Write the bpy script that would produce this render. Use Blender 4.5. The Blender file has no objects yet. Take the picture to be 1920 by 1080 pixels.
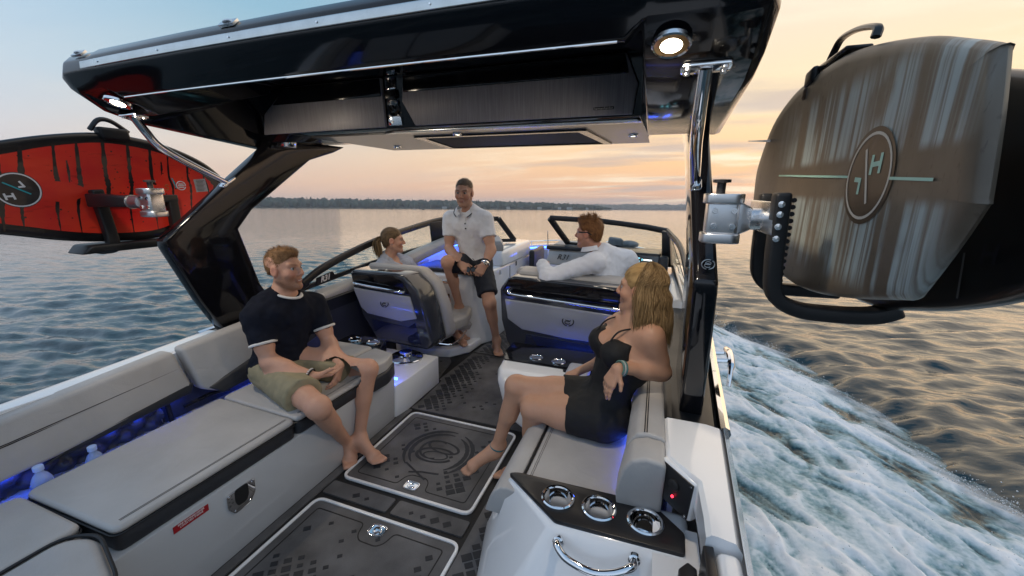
import bpy, bmesh, math, random
import numpy as np
from mathutils import Vector, Matrix
S = bpy.context.scene
COL = S.collection
V = Vector
# ------------------------------------------------------------------ camera
BOATROT = Matrix(((0.999874,-0.003216,0.015521),(0.003876,0.999081,-0.042675),(-0.015369,0.042730,0.998968))).to_4x4()      # the boat runs bow-up by about 2.6 degrees: boat frame -> level world
cam_d = bpy.data.cameras.new('camera'); cam_d.lens = 14.0; cam_d.sensor_width = 36.0
cam_d.clip_start = 0.05; cam_d.clip_end = 20000
cam = bpy.data.objects.new('camera', cam_d); COL.objects.link(cam)
cam.matrix_world = Matrix.Translation((1.13992,-0.06182,1.53125)) @ Matrix(((0.939241,-0.073807,0.335229),(0.343177,0.180715,-0.921722),(0.007449,0.980762,0.195064))).to_4x4()
S.camera = cam
# ------------------------------------------------------------------ sky
SUN_AZ, SUN_EL = math.radians(22), math.radians(5)     # to starboard of the bow, low
W = bpy.data.worlds.new('World'); S.world = W; W.use_nodes = True
nt = W.node_tree; nt.nodes.clear()
def N(t, **kw):
    n = nt.nodes.new(t)
    for k, v in kw.items(): setattr(n, k, v)
    return n
def L(a, b): nt.links.new(a, b)
def Mth(op, a, b=None, c=None, clamp=False):
    n = N('ShaderNodeMath', operation=op, use_clamp=clamp)
    for i, x in enumerate((a, b, c)):
        if x is None: continue
        if isinstance(x, (int, float)): n.inputs[i].default_value = x
        else: L(x, n.inputs[i])
    return n.outputs[0]
def Ramp(fac, stops, interp='LINEAR'):
    n = N('ShaderNodeValToRGB'); cr = n.color_ramp; cr.interpolation = interp
    while len(cr.elements) > 1: cr.elements.remove(cr.elements[-1])
    for i, (p, c) in enumerate(stops):
        e = cr.elements[0] if i == 0 else cr.elements.new(p)
        e.position = p; e.color = (*c, 1)
    L(fac, n.inputs[0]); return n.outputs[0]
def Mix(fac, a, b, blend='MIX'):
    n = N('ShaderNodeMix', data_type='RGBA', blend_type=blend)
    for s, x in ((n.inputs[0], fac), (n.inputs[6], a), (n.inputs[7], b)):
        if isinstance(x, (int, float)): s.default_value = x
        elif isinstance(x, tuple): s.default_value = (*x, 1)
        else: L(x, s)
    return n.outputs[2]
tc = N('ShaderNodeTexCoord'); sep = N('ShaderNodeSeparateXYZ'); L(tc.outputs['Generated'], sep.inputs[0])
X, Y, Z = sep.outputs
el = Mth('MAXIMUM', Z, 0.0)
sx, sy = math.sin(SUN_AZ), math.cos(SUN_AZ)
hl = Mth('SQRT', Mth('ADD', Mth('MULTIPLY', X, X), Mth('MULTIPLY', Y, Y)))
sd = Mth('DIVIDE', Mth('ADD', Mth('MULTIPLY', X, sx), Mth('MULTIPLY', Y, sy)), Mth('MAXIMUM', hl, 0.001))
ss = N('ShaderNodeMapRange', interpolation_type='SMOOTHSTEP'); L(sd, ss.inputs[0])
ss.inputs[1].default_value = 0.35; ss.inputs[2].default_value = 1.0
warm = Ramp(el, [(0, (.62, .40, .34)), (.05, (.84, .48, .30)), (.11, (1.0, .61, .31)), (.22, (.96, .75, .48)), (.36, (.88, .75, .59)), (.55, (.80, .72, .64)), (1, (.24, .37, .55))])
cool = Ramp(el, [(0, (.62, .45, .40)), (.05, (.80, .53, .38)), (.12, (.76, .61, .48)), (.22, (.48, .58, .60)), (.36, (.27, .47, .60)), (.6, (.20, .40, .60)), (1, (.22, .36, .56))])
back = Ramp(el, [(0, (.52, .58, .68)), (.15, (.54, .67, .84)), (.4, (.50, .66, .88)), (1, (.22, .36, .56))])
bs = N('ShaderNodeMapRange', interpolation_type='SMOOTHSTEP'); L(sd, bs.inputs[0]); bs.inputs[1].default_value = -0.5; bs.inputs[2].default_value = 0.45
base = Mix(bs.outputs[0], back, Mix(ss.outputs[0], cool, warm))
# high streaky cloud, laid on a plane overhead so it thins into bands at the horizon
den = Mth('ADD', el, 0.10)
cv = N('ShaderNodeCombineXYZ'); L(Mth('DIVIDE', X, den), cv.inputs[0]); L(Mth('DIVIDE', Y, den), cv.inputs[1])
mp = N('ShaderNodeMapping'); L(cv.outputs[0], mp.inputs[0]); mp.inputs['Rotation'].default_value = (0, 0, math.radians(24)); mp.inputs['Scale'].default_value = (.34, .95, 1)
mp.inputs['Location'].default_value = (1.3, .4, 0)
n1 = N('ShaderNodeTexNoise'); L(mp.outputs[0], n1.inputs['Vector']); n1.inputs['Scale'].default_value = 1.5; n1.inputs['Detail'].default_value = 7; n1.inputs['Roughness'].default_value = .55; n1.inputs['Distortion'].default_value = .5
n2 = N('ShaderNodeTexNoise'); L(mp.outputs[0], n2.inputs['Vector']); n2.inputs['Scale'].default_value = .9; n2.inputs['Detail'].default_value = 7
gs = N('ShaderNodeMapRange'); L(sd, gs.inputs[0]); gs.inputs[1].default_value = .55; gs.inputs[2].default_value = .97
amt = Mth('ADD', Mth('MULTIPLY', gs.outputs[0], .9), .1)
lit = N('ShaderNodeMapRange', interpolation_type='SMOOTHSTEP'); L(n1.outputs[0], lit.inputs[0]); lit.inputs[1].default_value = .46; lit.inputs[2].default_value = .68
drk = N('ShaderNodeMapRange', interpolation_type='SMOOTHSTEP'); L(n2.outputs[0], drk.inputs[0]); drk.inputs[1].default_value = .49; drk.inputs[2].default_value = .62
low = N('ShaderNodeMapRange'); L(el, low.inputs[0]); low.inputs[1].default_value = .75; low.inputs[2].default_value = .02
c1 = Mix(Mth('MULTIPLY', Mth('MULTIPLY', lit.outputs[0], amt), .9), base, (1.0, .86, .66))
c2 = Mix(Mth('MULTIPLY', Mth('MULTIPLY', Mth('MULTIPLY', drk.outputs[0], amt), low.outputs[0]), .9), c1, (.47, .41, .42))
sky = N('ShaderNodeTexSky', sky_type='NISHITA', sun_disc=False); sky.sun_elevation = SUN_EL; sky.sun_rotation = SUN_AZ; sky.altitude = 200
bg1 = N('ShaderNodeBackground'); L(sky.outputs[0], bg1.inputs[0]); bg1.inputs[1].default_value = 0.05
bg2 = N('ShaderNodeBackground'); L(c2, bg2.inputs[0]); bg2.inputs[1].default_value = 0.92
ad = N('ShaderNodeMixShader'); ad.inputs[0].default_value = .88; L(bg1.outputs[0], ad.inputs[1]); L(bg2.outputs[0], ad.inputs[2])
wo = N('ShaderNodeOutputWorld'); L(ad.outputs[0], wo.inputs[0])
# ------------------------------------------------------------------ sun (veiled, low over the starboard bow)
sl = bpy.data.lights.new('sun', 'SUN'); sl.energy = 1.0; sl.angle = math.radians(130); sl.color = (1, .72, .46)
so = bpy.data.objects.new('sun', sl); COL.objects.link(so)
so.rotation_euler = V((-sx*math.cos(SUN_EL), -sy*math.cos(SUN_EL), -math.sin(SUN_EL))).to_track_quat('-Z', 'Y').to_euler()
so.location = (0, 0, 30)
S.view_settings.view_transform = 'Standard'; S.view_settings.look = 'None'; S.view_settings.exposure = 0.45; S.view_settings.gamma = 1
S.view_settings.use_curve_mapping = False
try:
    S.cycles.use_denoising = True; S.cycles.max_bounces = 10; S.cycles.sample_clamp_indirect = 4
except Exception: pass

# ------------------------------------------------------------------ materials
MATS = {}
def mat(name, col, rough=.5, metal=0., var=.0, vscale=8, bump=0., bscale=200, coat=0., emit=None, estr=1., trans=0., ior=1.45, attr=None, sss=0., bump2=0., b2scale=9, rvar=0., coatr=.03, sheen=0., spec=.5):
    if name in MATS: return MATS[name]
    m = bpy.data.materials.new(name); m.use_nodes = True; t = m.node_tree
    p = t.nodes['Principled BSDF']
    def S_(k, v):
        if k in p.inputs: p.inputs[k].default_value = v
    S_('Base Color', (*col, 1)); S_('Roughness', rough); S_('Metallic', metal); S_('Coat Weight', coat); S_('Coat Roughness', coatr)
    S_('Transmission Weight', trans); S_('IOR', ior); S_('Specular IOR Level', spec)
    if sss: S_('Subsurface Weight', sss); S_('Subsurface Radius', (.012, .005, .003)); S_('Subsurface Scale', 1.)
    if sheen: S_('Sheen Weight', sheen); S_('Sheen Roughness', .4)
    if emit: S_('Emission Color', (*emit, 1)); S_('Emission Strength', estr)
    tcn = t.nodes.new('ShaderNodeTexCoord')
    src = None
    if attr:
        a = t.nodes.new('ShaderNodeAttribute'); a.attribute_name = attr; src = a.outputs['Color']
    if var:
        nz = t.nodes.new('ShaderNodeTexNoise'); nz.inputs['Scale'].default_value = vscale; nz.inputs['Detail'].default_value = 5
        t.links.new(tcn.outputs['Object'], nz.inputs['Vector'])
        mr = t.nodes.new('ShaderNodeMapRange'); t.links.new(nz.outputs[0], mr.inputs[0])
        mr.inputs[1].default_value = .3; mr.inputs[2].default_value = .7; mr.inputs[3].default_value = 1-var; mr.inputs[4].default_value = 1+var
        mx = t.nodes.new('ShaderNodeMix'); mx.data_type = 'RGBA'; mx.blend_type = 'MULTIPLY'; mx.inputs[0].default_value = 1
        if src: t.links.new(src, mx.inputs[6])
        else: mx.inputs[6].default_value = (*col, 1)
        t.links.new(mr.outputs[0], mx.inputs[7]); src = mx.outputs[2]
    if src: t.links.new(src, p.inputs['Base Color'])
    if rvar:
        nz = t.nodes.new('ShaderNodeTexNoise'); nz.inputs['Scale'].default_value = 5; nz.inputs['Detail'].default_value = 6
        t.links.new(tcn.outputs['Object'], nz.inputs['Vector'])
        mr = t.nodes.new('ShaderNodeMapRange'); t.links.new(nz.outputs[0], mr.inputs[0]); mr.inputs[1].default_value = .3; mr.inputs[2].default_value = .7
        mr.inputs[3].default_value = max(.02, rough-rvar); mr.inputs[4].default_value = rough+rvar
        t.links.new(mr.outputs[0], p.inputs['Roughness'])
    if bump:
        nz = t.nodes.new('ShaderNodeTexNoise'); nz.inputs['Scale'].default_value = bscale; nz.inputs['Detail'].default_value = 3
        t.links.new(tcn.outputs['Object'], nz.inputs['Vector'])
        b = t.nodes.new('ShaderNodeBump'); b.inputs['Strength'].default_value = bump; b.inputs['Distance'].default_value = .002
        t.links.new(nz.outputs[0], b.inputs['Height']); t.links.new(b.outputs[0], p.inputs['Normal'])
        if bump2:
            n2 = t.nodes.new('ShaderNodeTexNoise'); n2.inputs['Scale'].default_value = b2scale; n2.inputs['Detail'].default_value = 4; n2.inputs['Distortion'].default_value = 1.2
            t.links.new(tcn.outputs['Object'], n2.inputs['Vector'])
            b2 = t.nodes.new('ShaderNodeBump'); b2.inputs['Strength'].default_value = bump2; b2.inputs['Distance'].default_value = .02
            t.links.new(n2.outputs[0], b2.inputs['Height']); t.links.new(b2.outputs[0], b.inputs['Normal'])
    MATS[name] = m; return m
WHITE = mat('white_gelcoat', (.80, .80, .81), .16, var=.03, vscale=3, coat=.6, rvar=.05)
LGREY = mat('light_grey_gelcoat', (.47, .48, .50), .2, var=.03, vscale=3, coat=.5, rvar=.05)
BLACK = mat('black_gelcoat', (.006, .006, .008), .09, coat=.25, rvar=.03, spec=.4)
SATIN = mat('satin_black', (.010, .011, .013), .34, rvar=.06, spec=.3)
SEAM = mat('seam_thread', (.15, .145, .14), .7)
GREY = mat('grey_vinyl', (.40, .385, .375), .46, var=.07, bump2=.22, b2scale=7, rvar=.06, vscale=6, bump=.25, bscale=260)
GREY2 = mat('warm_grey_vinyl', (.38, .36, .345), .48, var=.07, bump2=.22, b2scale=8, rvar=.06, vscale=6, bump=.25, bscale=260)
CHAR = mat('charcoal_vinyl', (.026, .028, .034), .42, var=.12, vscale=7, bump=.3, bscale=260)
PIPE = mat('black_piping', (.012, .012, .014), .5)
MATF = mat('foam_decking', (.098, .096, .099), .62, var=.42, vscale=4.5, bump=.5, bscale=420, rvar=.2)
LOZ = mat('foam_lozenge', (.018, .020, .025), .55, var=.2, vscale=6, bump=.4, bscale=420)
GROOVE = mat('groove_black', (.01, .01, .011), .6)
CHROME = mat('polished_steel', (.82, .82, .83), .06, 1., rvar=.03)
ALU = mat('anodised_aluminium', (.62, .63, .65), .28, 1., rvar=.06)
RUBBER = mat('black_rubber', (.012, .012, .013), .5, var=.15, vscale=20)
PLAST = mat('black_plastic', (.014, .014, .016), .32, rvar=.06)
SHELL = mat('graphite_shell', (.034, .037, .045), .16, coat=.6, rvar=.04)
SILVER = mat('silver_grey_shell', (.33, .34, .37), .22, coat=.5, rvar=.05)
BLUELED = mat('blue_led', (.02, .03, .2), .4, emit=(.03, .10, 1.), estr=14)
LAMP = mat('lamp_glow', (1, .95, .85), .3, emit=(1, .84, .62), estr=22)
LAMPS = mat('small_lamp_glow', (1, .95, .85), .3, emit=(1, .9, .74), estr=4)
# ------------------------------------------------------------------ mesh helpers
def nb(): return bmesh.new()
def face(bm, pts):
    return bm.faces.new([bm.verts.new(p) for p in pts])
def prism(bm, pts, vec):
    vec = V(vec); a = [bm.verts.new(p) for p in pts]; b = [bm.verts.new(V(p)+vec) for p in pts]
    n = len(a); bm.faces.new(a[::-1]); bm.faces.new(b)
    for i in range(n): bm.faces.new((a[i], a[(i+1) % n], b[(i+1) % n], b[i]))
    return bm
def zprism(bm, pts2, z0, z1): return prism(bm, [(p[0], p[1], z0) for p in pts2], (0, 0, z1-z0))
def hexa(bm, a, b):
    """solid between two polygons of equal count"""
    va = [bm.verts.new(p) for p in a]; vb = [bm.verts.new(p) for p in b]; n = len(va)
    bm.faces.new(va[::-1]); bm.faces.new(vb)
    for i in range(n): bm.faces.new((va[i], va[(i+1) % n], vb[(i+1) % n], vb[i]))
    return bm
def box(bm, c, s, rot=None):
    m = Matrix.Translation(c) @ (rot.to_4x4() if rot is not None else Matrix.Identity(4)) @ Matrix.Diagonal((*s, 1))
    bmesh.ops.create_cube(bm, size=1, matrix=m); return bm
def loft(bm, rings, cap=True, closed=True):
    vs = [[bm.verts.new(p) for p in r] for r in rings]
    for a, b in zip(vs, vs[1:]):
        n = len(a)
        for i in range(n if closed else n-1): bm.faces.new((a[i], a[(i+1) % n], b[(i+1) % n], b[i]))
    if cap and closed:
        bm.faces.new(vs[0][::-1]); bm.faces.new(vs[-1])
    return vs
def cr(pts, n=6, closed=False):
    """Catmull-Rom through the points"""
    P = [V(p) for p in pts]; out = []; m = len(P)
    for i in range(m if closed else m-1):
        p0 = P[i-1] if (closed or i > 0) else P[0]*2-P[1]
        p1 = P[i]; p2 = P[(i+1) % m]
        p3 = P[(i+2) % m] if (closed or i+2 < m) else P[-1]*2-P[-2]
        for k in range(n):
            t = k/n
            out.append(.5*((2*p1)+(p2-p0)*t+(2*p0-5*p1+4*p2-p3)*t*t+(3*p1-p0-3*p2+p3)*t**3))
    if not closed: out.append(P[-1])
    return out
def tube(bm, pts, r, n=10, closed=False, cap=True, flat=1., up=None):
    P = [V(p) for p in pts]; m = len(P)
    rr = r if isinstance(r, (list, tuple)) else [r]*m
    rings = []; ref = V(up) if up is not None else None
    prev = None
    for i in range(m):
        if closed: t = (P[(i+1) % m]-P[i-1])
        else: t = P[min(i+1, m-1)]-P[max(i-1, 0)]
        if t.length < 1e-9: t = V((0, 0, 1))
        t.normalize()
        if prev is None:
            u = ref if ref is not None else (V((0, 0, 1)) if abs(t.z) < .9 else V((1, 0, 0)))
        else: u = prev if ref is None else ref
        a = (u-t*u.dot(t)); a = a.normalized() if a.length > 1e-6 else t.orthogonal().normalized()
        b = t.cross(a); prev = a
        rings.append([P[i]+a*math.cos(2*math.pi*k/n)*rr[i]*flat+b*math.sin(2*math.pi*k/n)*rr[i] for k in range(n)])
    if closed: rings.append(rings[0])
    vs = loft(bm, rings, cap=cap and not closed)
    if closed: bmesh.ops.remove_doubles(bm, verts=vs[0]+vs[-1], dist=1e-6)
    return bm
def lathe(bm, prof, c, axis=(0, 0, 1), n=24, ref=None, cap=True):
    ax = V(axis).normalized(); a = (V(ref) if ref is not None else ax.orthogonal()).normalized(); b = ax.cross(a); c = V(c)
    rings = [[c+ax*h+(a*math.cos(2*math.pi*k/n)+b*math.sin(2*math.pi*k/n))*max(r, 1e-4) for k in range(n)] for r, h in prof]
    loft(bm, rings, cap=cap); return bm
def ell(bm, c, r, rot=None, sub=3):
    m = Matrix.Translation(c) @ (rot.to_4x4() if rot is not None else Matrix.Identity(4)) @ Matrix.Diagonal((*r, 1))
    bmesh.ops.create_icosphere(bm, subdivisions=sub, radius=1, matrix=m); return bm
def rpoly(pts, r, n=4):
    """round the corners of a 2-D polygon"""
    out = []; m = len(pts)
    for i in range(m):
        p0, p1, p2 = V(pts[i-1][:2]), V(pts[i][:2]), V(pts[(i+1) % m][:2])
        a = (p0-p1); b = (p2-p1); rr = min(r if not isinstance(r, (list, tuple)) else r[i], a.length*.45, b.length*.45)
        if rr < 1e-4: out.append(tuple(p1)); continue
        a = p1+a.normalized()*rr; b = p1+b.normalized()*rr
        for k in range(n+1):
            t = k/n; out.append(tuple((1-t)**2*a+2*t*(1-t)*p1+t*t*b))
    return out
def inset2(pts, d):
    out = []; m = len(pts)
    ar = sum(pts[i-1][0]*pts[i][1]-pts[i][0]*pts[i-1][1] for i in range(m)); s = 1 if ar > 0 else -1
    for i in range(m):
        p0, p1, p2 = V(pts[i-1]), V(pts[i]), V(pts[(i+1) % m])
        e1 = (p1-p0).normalized() if (p1-p0).length > 1e-9 else V((0, 0)); e2 = (p2-p1).normalized() if (p2-p1).length > 1e-9 else V((0, 0))
        nn = V((-e1.y, e1.x))+V((-e2.y, e2.x))
        if nn.length < 1e-6: out.append(tuple(p1)); continue
        nn.normalize(); k = max(.4, nn.dot(V((-e2.y, e2.x))))
        out.append(tuple(p1+nn*(s*d/k)))
    return out
def band(bm, outer, inner, z0, z1):
    """closed flat ring between two 2-D loops"""
    n = len(outer)
    o0 = [bm.verts.new((p[0], p[1], z0)) for p in outer]; o1 = [bm.verts.new((p[0], p[1], z1)) for p in outer]
    i0 = [bm.verts.new((p[0], p[1], z0)) for p in inner]; i1 = [bm.verts.new((p[0], p[1], z1)) for p in inner]
    for k in range(n):
        j = (k+1) % n
        bm.faces.new((o0[k], o0[j], o1[j], o1[k])); bm.faces.new((i0[j], i0[k], i1[k], i1[j]))
        bm.faces.new((o1[k], o1[j], i1[j], i1[k])); bm.faces.new((o0[j], o0[k], i0[k], i0[j]))
    return bm
def finish(bm, bevel=0., seg=3, ang=30, sharp=42, smooth=True):
    bmesh.ops.recalc_face_normals(bm, faces=bm.faces)
    if bevel:
        es = [e for e in bm.edges if len(e.link_faces) == 2 and e.calc_face_angle(0) > math.radians(ang)]
        if es: bmesh.ops.bevel(bm, geom=es, offset=bevel, segments=seg, profile=.5, affect='EDGES', clamp_overlap=True)
    me = bpy.data.meshes.new('mesh'); bm.to_mesh(me); bm.free()
    if smooth:
        me.polygons.foreach_set('use_smooth', [True]*len(me.polygons))
        if sharp: me.set_sharp_from_angle(angle=math.radians(sharp))
    return me
def link(name, me, m, parent=None, label=None, kind=None):
    o = bpy.data.objects.new(name, me); COL.objects.link(o); me.name = name
    ms = m if isinstance(m, (list, tuple)) else [m]
    for x in ms: me.materials.append(x)
    if parent is not None:
        o.parent = parent; o.matrix_parent_inverse = PW[parent.name].inverted()
    PW[o.name] = Matrix.Identity(4)
    if label: o['label'] = label
    if kind: o['kind'] = kind
    return o
PW = {}
def cut(o, bm):
    """cut a closed shape out of a finished part"""
    bmesh.ops.recalc_face_normals(bm, faces=bm.faces)
    me = bpy.data.meshes.new('cut'); bm.to_mesh(me); bm.free(); c = bpy.data.objects.new('cut', me); COL.objects.link(c)
    md = o.modifiers.new('b', 'BOOLEAN'); md.operation = 'DIFFERENCE'; md.object = c; md.solver = 'EXACT'
    bpy.context.view_layer.update()
    new = bpy.data.meshes.new_from_object(o.evaluated_get(bpy.context.evaluated_depsgraph_get()))
    o.modifiers.clear(); o.data = new; bpy.data.objects.remove(c); new.set_sharp_from_angle(angle=math.radians(35))
def part(name, bm, m, parent, bevel=0., seg=3, ang=30, sharp=42, label=None, kind=None, smooth=True):
    return link(name, finish(bm, bevel, seg, ang, sharp, smooth), m, parent, label, kind)
BOAT = []                                   # top-level things that ride in the boat's own frame
def thing(name, label, cat, loc, group=None, boat=True):
    o = bpy.data.objects.new(name, None); COL.objects.link(o); o.empty_display_size = .1
    o.location = loc; o['label'] = label; o['category'] = cat
    if group: o['group'] = group
    PW[o.name] = Matrix.Translation(loc)
    if boat: BOAT.append(o)
    return o
def tagged(o, label, cat, group=None):
    o['label'] = label; o['category'] = cat
    if group: o['group'] = group
    BOAT.append(o); return o
def text(name, s, size, mtx, m, parent, shear=0., ext=.0008, bold=0.):
    cu = bpy.data.curves.new(name, 'FONT'); cu.body = s; cu.size = size; cu.align_x = 'CENTER'; cu.align_y = 'CENTER'; cu.shear = shear; cu.extrude = ext; cu.offset = bold; cu.resolution_u = 3
    o = bpy.data.objects.new(name, cu); COL.objects.link(o)
    me = bpy.data.meshes.new_from_object(o.evaluated_get(bpy.context.evaluated_depsgraph_get()))
    bpy.data.objects.remove(o); me.transform(mtx); me.materials.clear()
    return link(name, me, m, parent)
def frame(o, x, y):
    """matrix whose x and y axes follow the two directions, at o"""
    x = V(x).normalized(); z = x.cross(V(y)).normalized(); y = z.cross(x)
    return Matrix(((x.x, y.x, z.x, o[0]), (x.y, y.y, z.y, o[1]), (x.z, y.z, z.z, o[2]), (0, 0, 0, 1)))
# ------------------------------------------------------------------ numpy gradient noise
_rng = np.random.RandomState(7); _pm = np.concatenate([_rng.permutation(256)]*3); _gr = _rng.normal(size=(256, 3)); _gr /= np.linalg.norm(_gr, axis=1)[:, None]
def perlin(p):
    p = np.asarray(p, float); i = np.floor(p).astype(int); f = p-i; u = f*f*f*(f*(f*6-15)+10); i &= 255; r = 0
    for a in (0, 1):
        wx = u[..., 0] if a else 1-u[..., 0]
        for b in (0, 1):
            wy = u[..., 1] if b else 1-u[..., 1]
            for c in (0, 1):
                wz = u[..., 2] if c else 1-u[..., 2]
                h = _pm[_pm[_pm[i[..., 0]+a]+i[..., 1]+b]+i[..., 2]+c]; g = _gr[h]
                r = r+wx*wy*wz*(g[..., 0]*(f[..., 0]-a)+g[..., 1]*(f[..., 1]-b)+g[..., 2]*(f[..., 2]-c))
    return r*1.6
def fbm(p, o=4, ridged=False):
    p = np.asarray(p, float); s = 0; a = 1; t = 0
    for k in range(o):
        n = perlin(p*(2**k)+k*17.3)
        s = s+a*((1-2*np.abs(n)) if ridged else n); t += a; a *= .5
    return s/t
def npmesh(name, vs, fs):
    me = bpy.data.meshes.new(name); vs = np.asarray(vs, np.float32); fs = np.asarray(fs, np.int32); k = fs.shape[1]
    me.vertices.add(len(vs)); me.vertices.foreach_set('co', vs.ravel())
    me.loops.add(fs.size); me.loops.foreach_set('vertex_index', fs.ravel())
    me.polygons.add(len(fs)); me.polygons.foreach_set('loop_start', np.arange(0, fs.size, k, dtype=np.int32))
    me.polygons.foreach_set('use_smooth', np.ones(len(fs), bool)); me.update(calc_edges=True); return me
def vcol(me, cols, name='Col'):
    a = me.color_attributes.new(name, 'FLOAT_COLOR', 'POINT'); c = np.ones((len(me.vertices), 4), np.float32); c[:, :cols.shape[1]] = cols
    a.data.foreach_set('color', c.ravel())

# ------------------------------------------------------------------ water, wake, far shore (level world frame)
WZ = -0.30
CAMP = cam.matrix_world.translation.copy()
def water_mat():
    m = bpy.data.materials.new('lake_water'); m.use_nodes = True; t = m.node_tree; p = t.nodes['Principled BSDF']
    p.inputs['Base Color'].default_value = (.008, .034, .043, 1); p.inputs['Roughness'].default_value = .08; p.inputs['IOR'].default_value = 1.5
    g = t.nodes.new('ShaderNodeTexCoord')
    mp = t.nodes.new('ShaderNodeMapping'); mp.inputs['Scale'].default_value = (.75, 1.7, 1); mp.inputs['Rotation'].default_value = (0, 0, .22); t.links.new(g.outputs['Object'], mp.inputs[0])
    bs = []
    for sc, st, d in ((1.5, .5, .08), (4.2, .6, .026), (11., .4, .007)):
        n = t.nodes.new('ShaderNodeTexNoise'); n.inputs['Scale'].default_value = sc; n.inputs['Detail'].default_value = 3; n.inputs['Roughness'].default_value = .5
        t.links.new(mp.outputs[0], n.inputs['Vector'])
        b = t.nodes.new('ShaderNodeBump'); b.inputs['Strength'].default_value = st; b.inputs['Distance'].default_value = d
        t.links.new(n.outputs[0], b.inputs['Height'])
        if bs: t.links.new(bs[-1].outputs[0], b.inputs['Normal'])
        bs.append(b)
    t.links.new(bs[-1].outputs[0], p.inputs['Normal'])
    return m
def wake_mask(x, y):
    """1 inside the broken water thrown off the starboard side, 0 outside; also the distance across it"""
    yy = np.array([-2., 1.5, 2.5, 3.5, 4.6, 5.5, 6.4, 7.3, 7.9]); xo = np.array([5.6, 4.25, 3.95, 3.72, 3.50, 3.35, 2.95, 2.25, 1.6])
    xe = np.interp(y, yy, xo)+.16*perlin(np.stack([x*1.1, y*1.1, 0*x+5], -1))
    d = (xe-x); return np.clip(d/.30, 0, 1)*np.clip((7.9-y)/.5, 0, 1), d
def water():
    rs = np.random.RandomState(3)
    azd = np.concatenate([np.linspace(-84, 66, 900), np.linspace(68, 274, 104)]); az = np.radians(azd); na = len(az)      # a full disc, finest in the fan the lens can see
    r = [.5]
    while r[-1] < 5200: r.append(r[-1]*1.0095+.002)
    r = np.array(r); nr = len(r)
    A, Rr = np.meshgrid(az, r)
    x = CAMP.x+Rr*np.sin(A); y = CAMP.y+Rr*np.cos(A)
    sp = np.maximum(Rr*np.radians(np.where(azd < 67, 150/900, 2.0))[None, :], np.gradient(r)[:, None])
    z = np.zeros_like(x)
    wx = .22*perlin(np.stack([x*.5, y*.5, 0*x+2], -1)); wy = .22*perlin(np.stack([x*.5, y*.5, 0*x+8], -1))
    for k in range(120):
        wl = .10*(8.5**(rs.rand()**1.1)); th = math.radians(104)+rs.normal()*.42; kx, ky = math.cos(th), math.sin(th)
        am = .0086*wl**.62*(.6+.8*rs.rand()); ph = rs.rand()*6.28
        w = np.clip((wl/sp-2.0)/2.5, 0, 1)
        s = np.sin(((x+wx)*kx+(y+wy)*ky)*2*math.pi/wl+ph)
        z += w*am*(2*((s+1)/2)**1.8-1)
    z *= .62*np.clip(.85+.6*perlin(np.stack([x*.16, y*.16, 0*x], -1)), .35, 1.5)
    m_, d_ = wake_mask(x, y); near = (y < 9) & (Rr < 14) & (x > 1)
    z += np.where(near, np.exp(-((d_+.30)/.35)**2), 0)*.035
    z -= np.where(near, np.clip(d_/.5, 0, 1)*np.clip((7.9-y)/.5, 0, 1), 0)*.16
    hull = (np.abs(x) < 1.25) & (y > .3) & (y < 6.6); z = np.where(hull, -.45, z)
    vs = np.stack([x, y, WZ+z], -1).reshape(-1, 3)
    i = np.arange(nr*na).reshape(nr, na); j = np.concatenate([i, i[:, :1]], 1); fs = np.stack([j[:-1, :-1], j[:-1, 1:], j[1:, 1:], j[1:, :-1]], -1).reshape(-1, 4)
    link('water', npmesh('water', vs, fs), water_mat(), kind='structure')
water()
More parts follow.
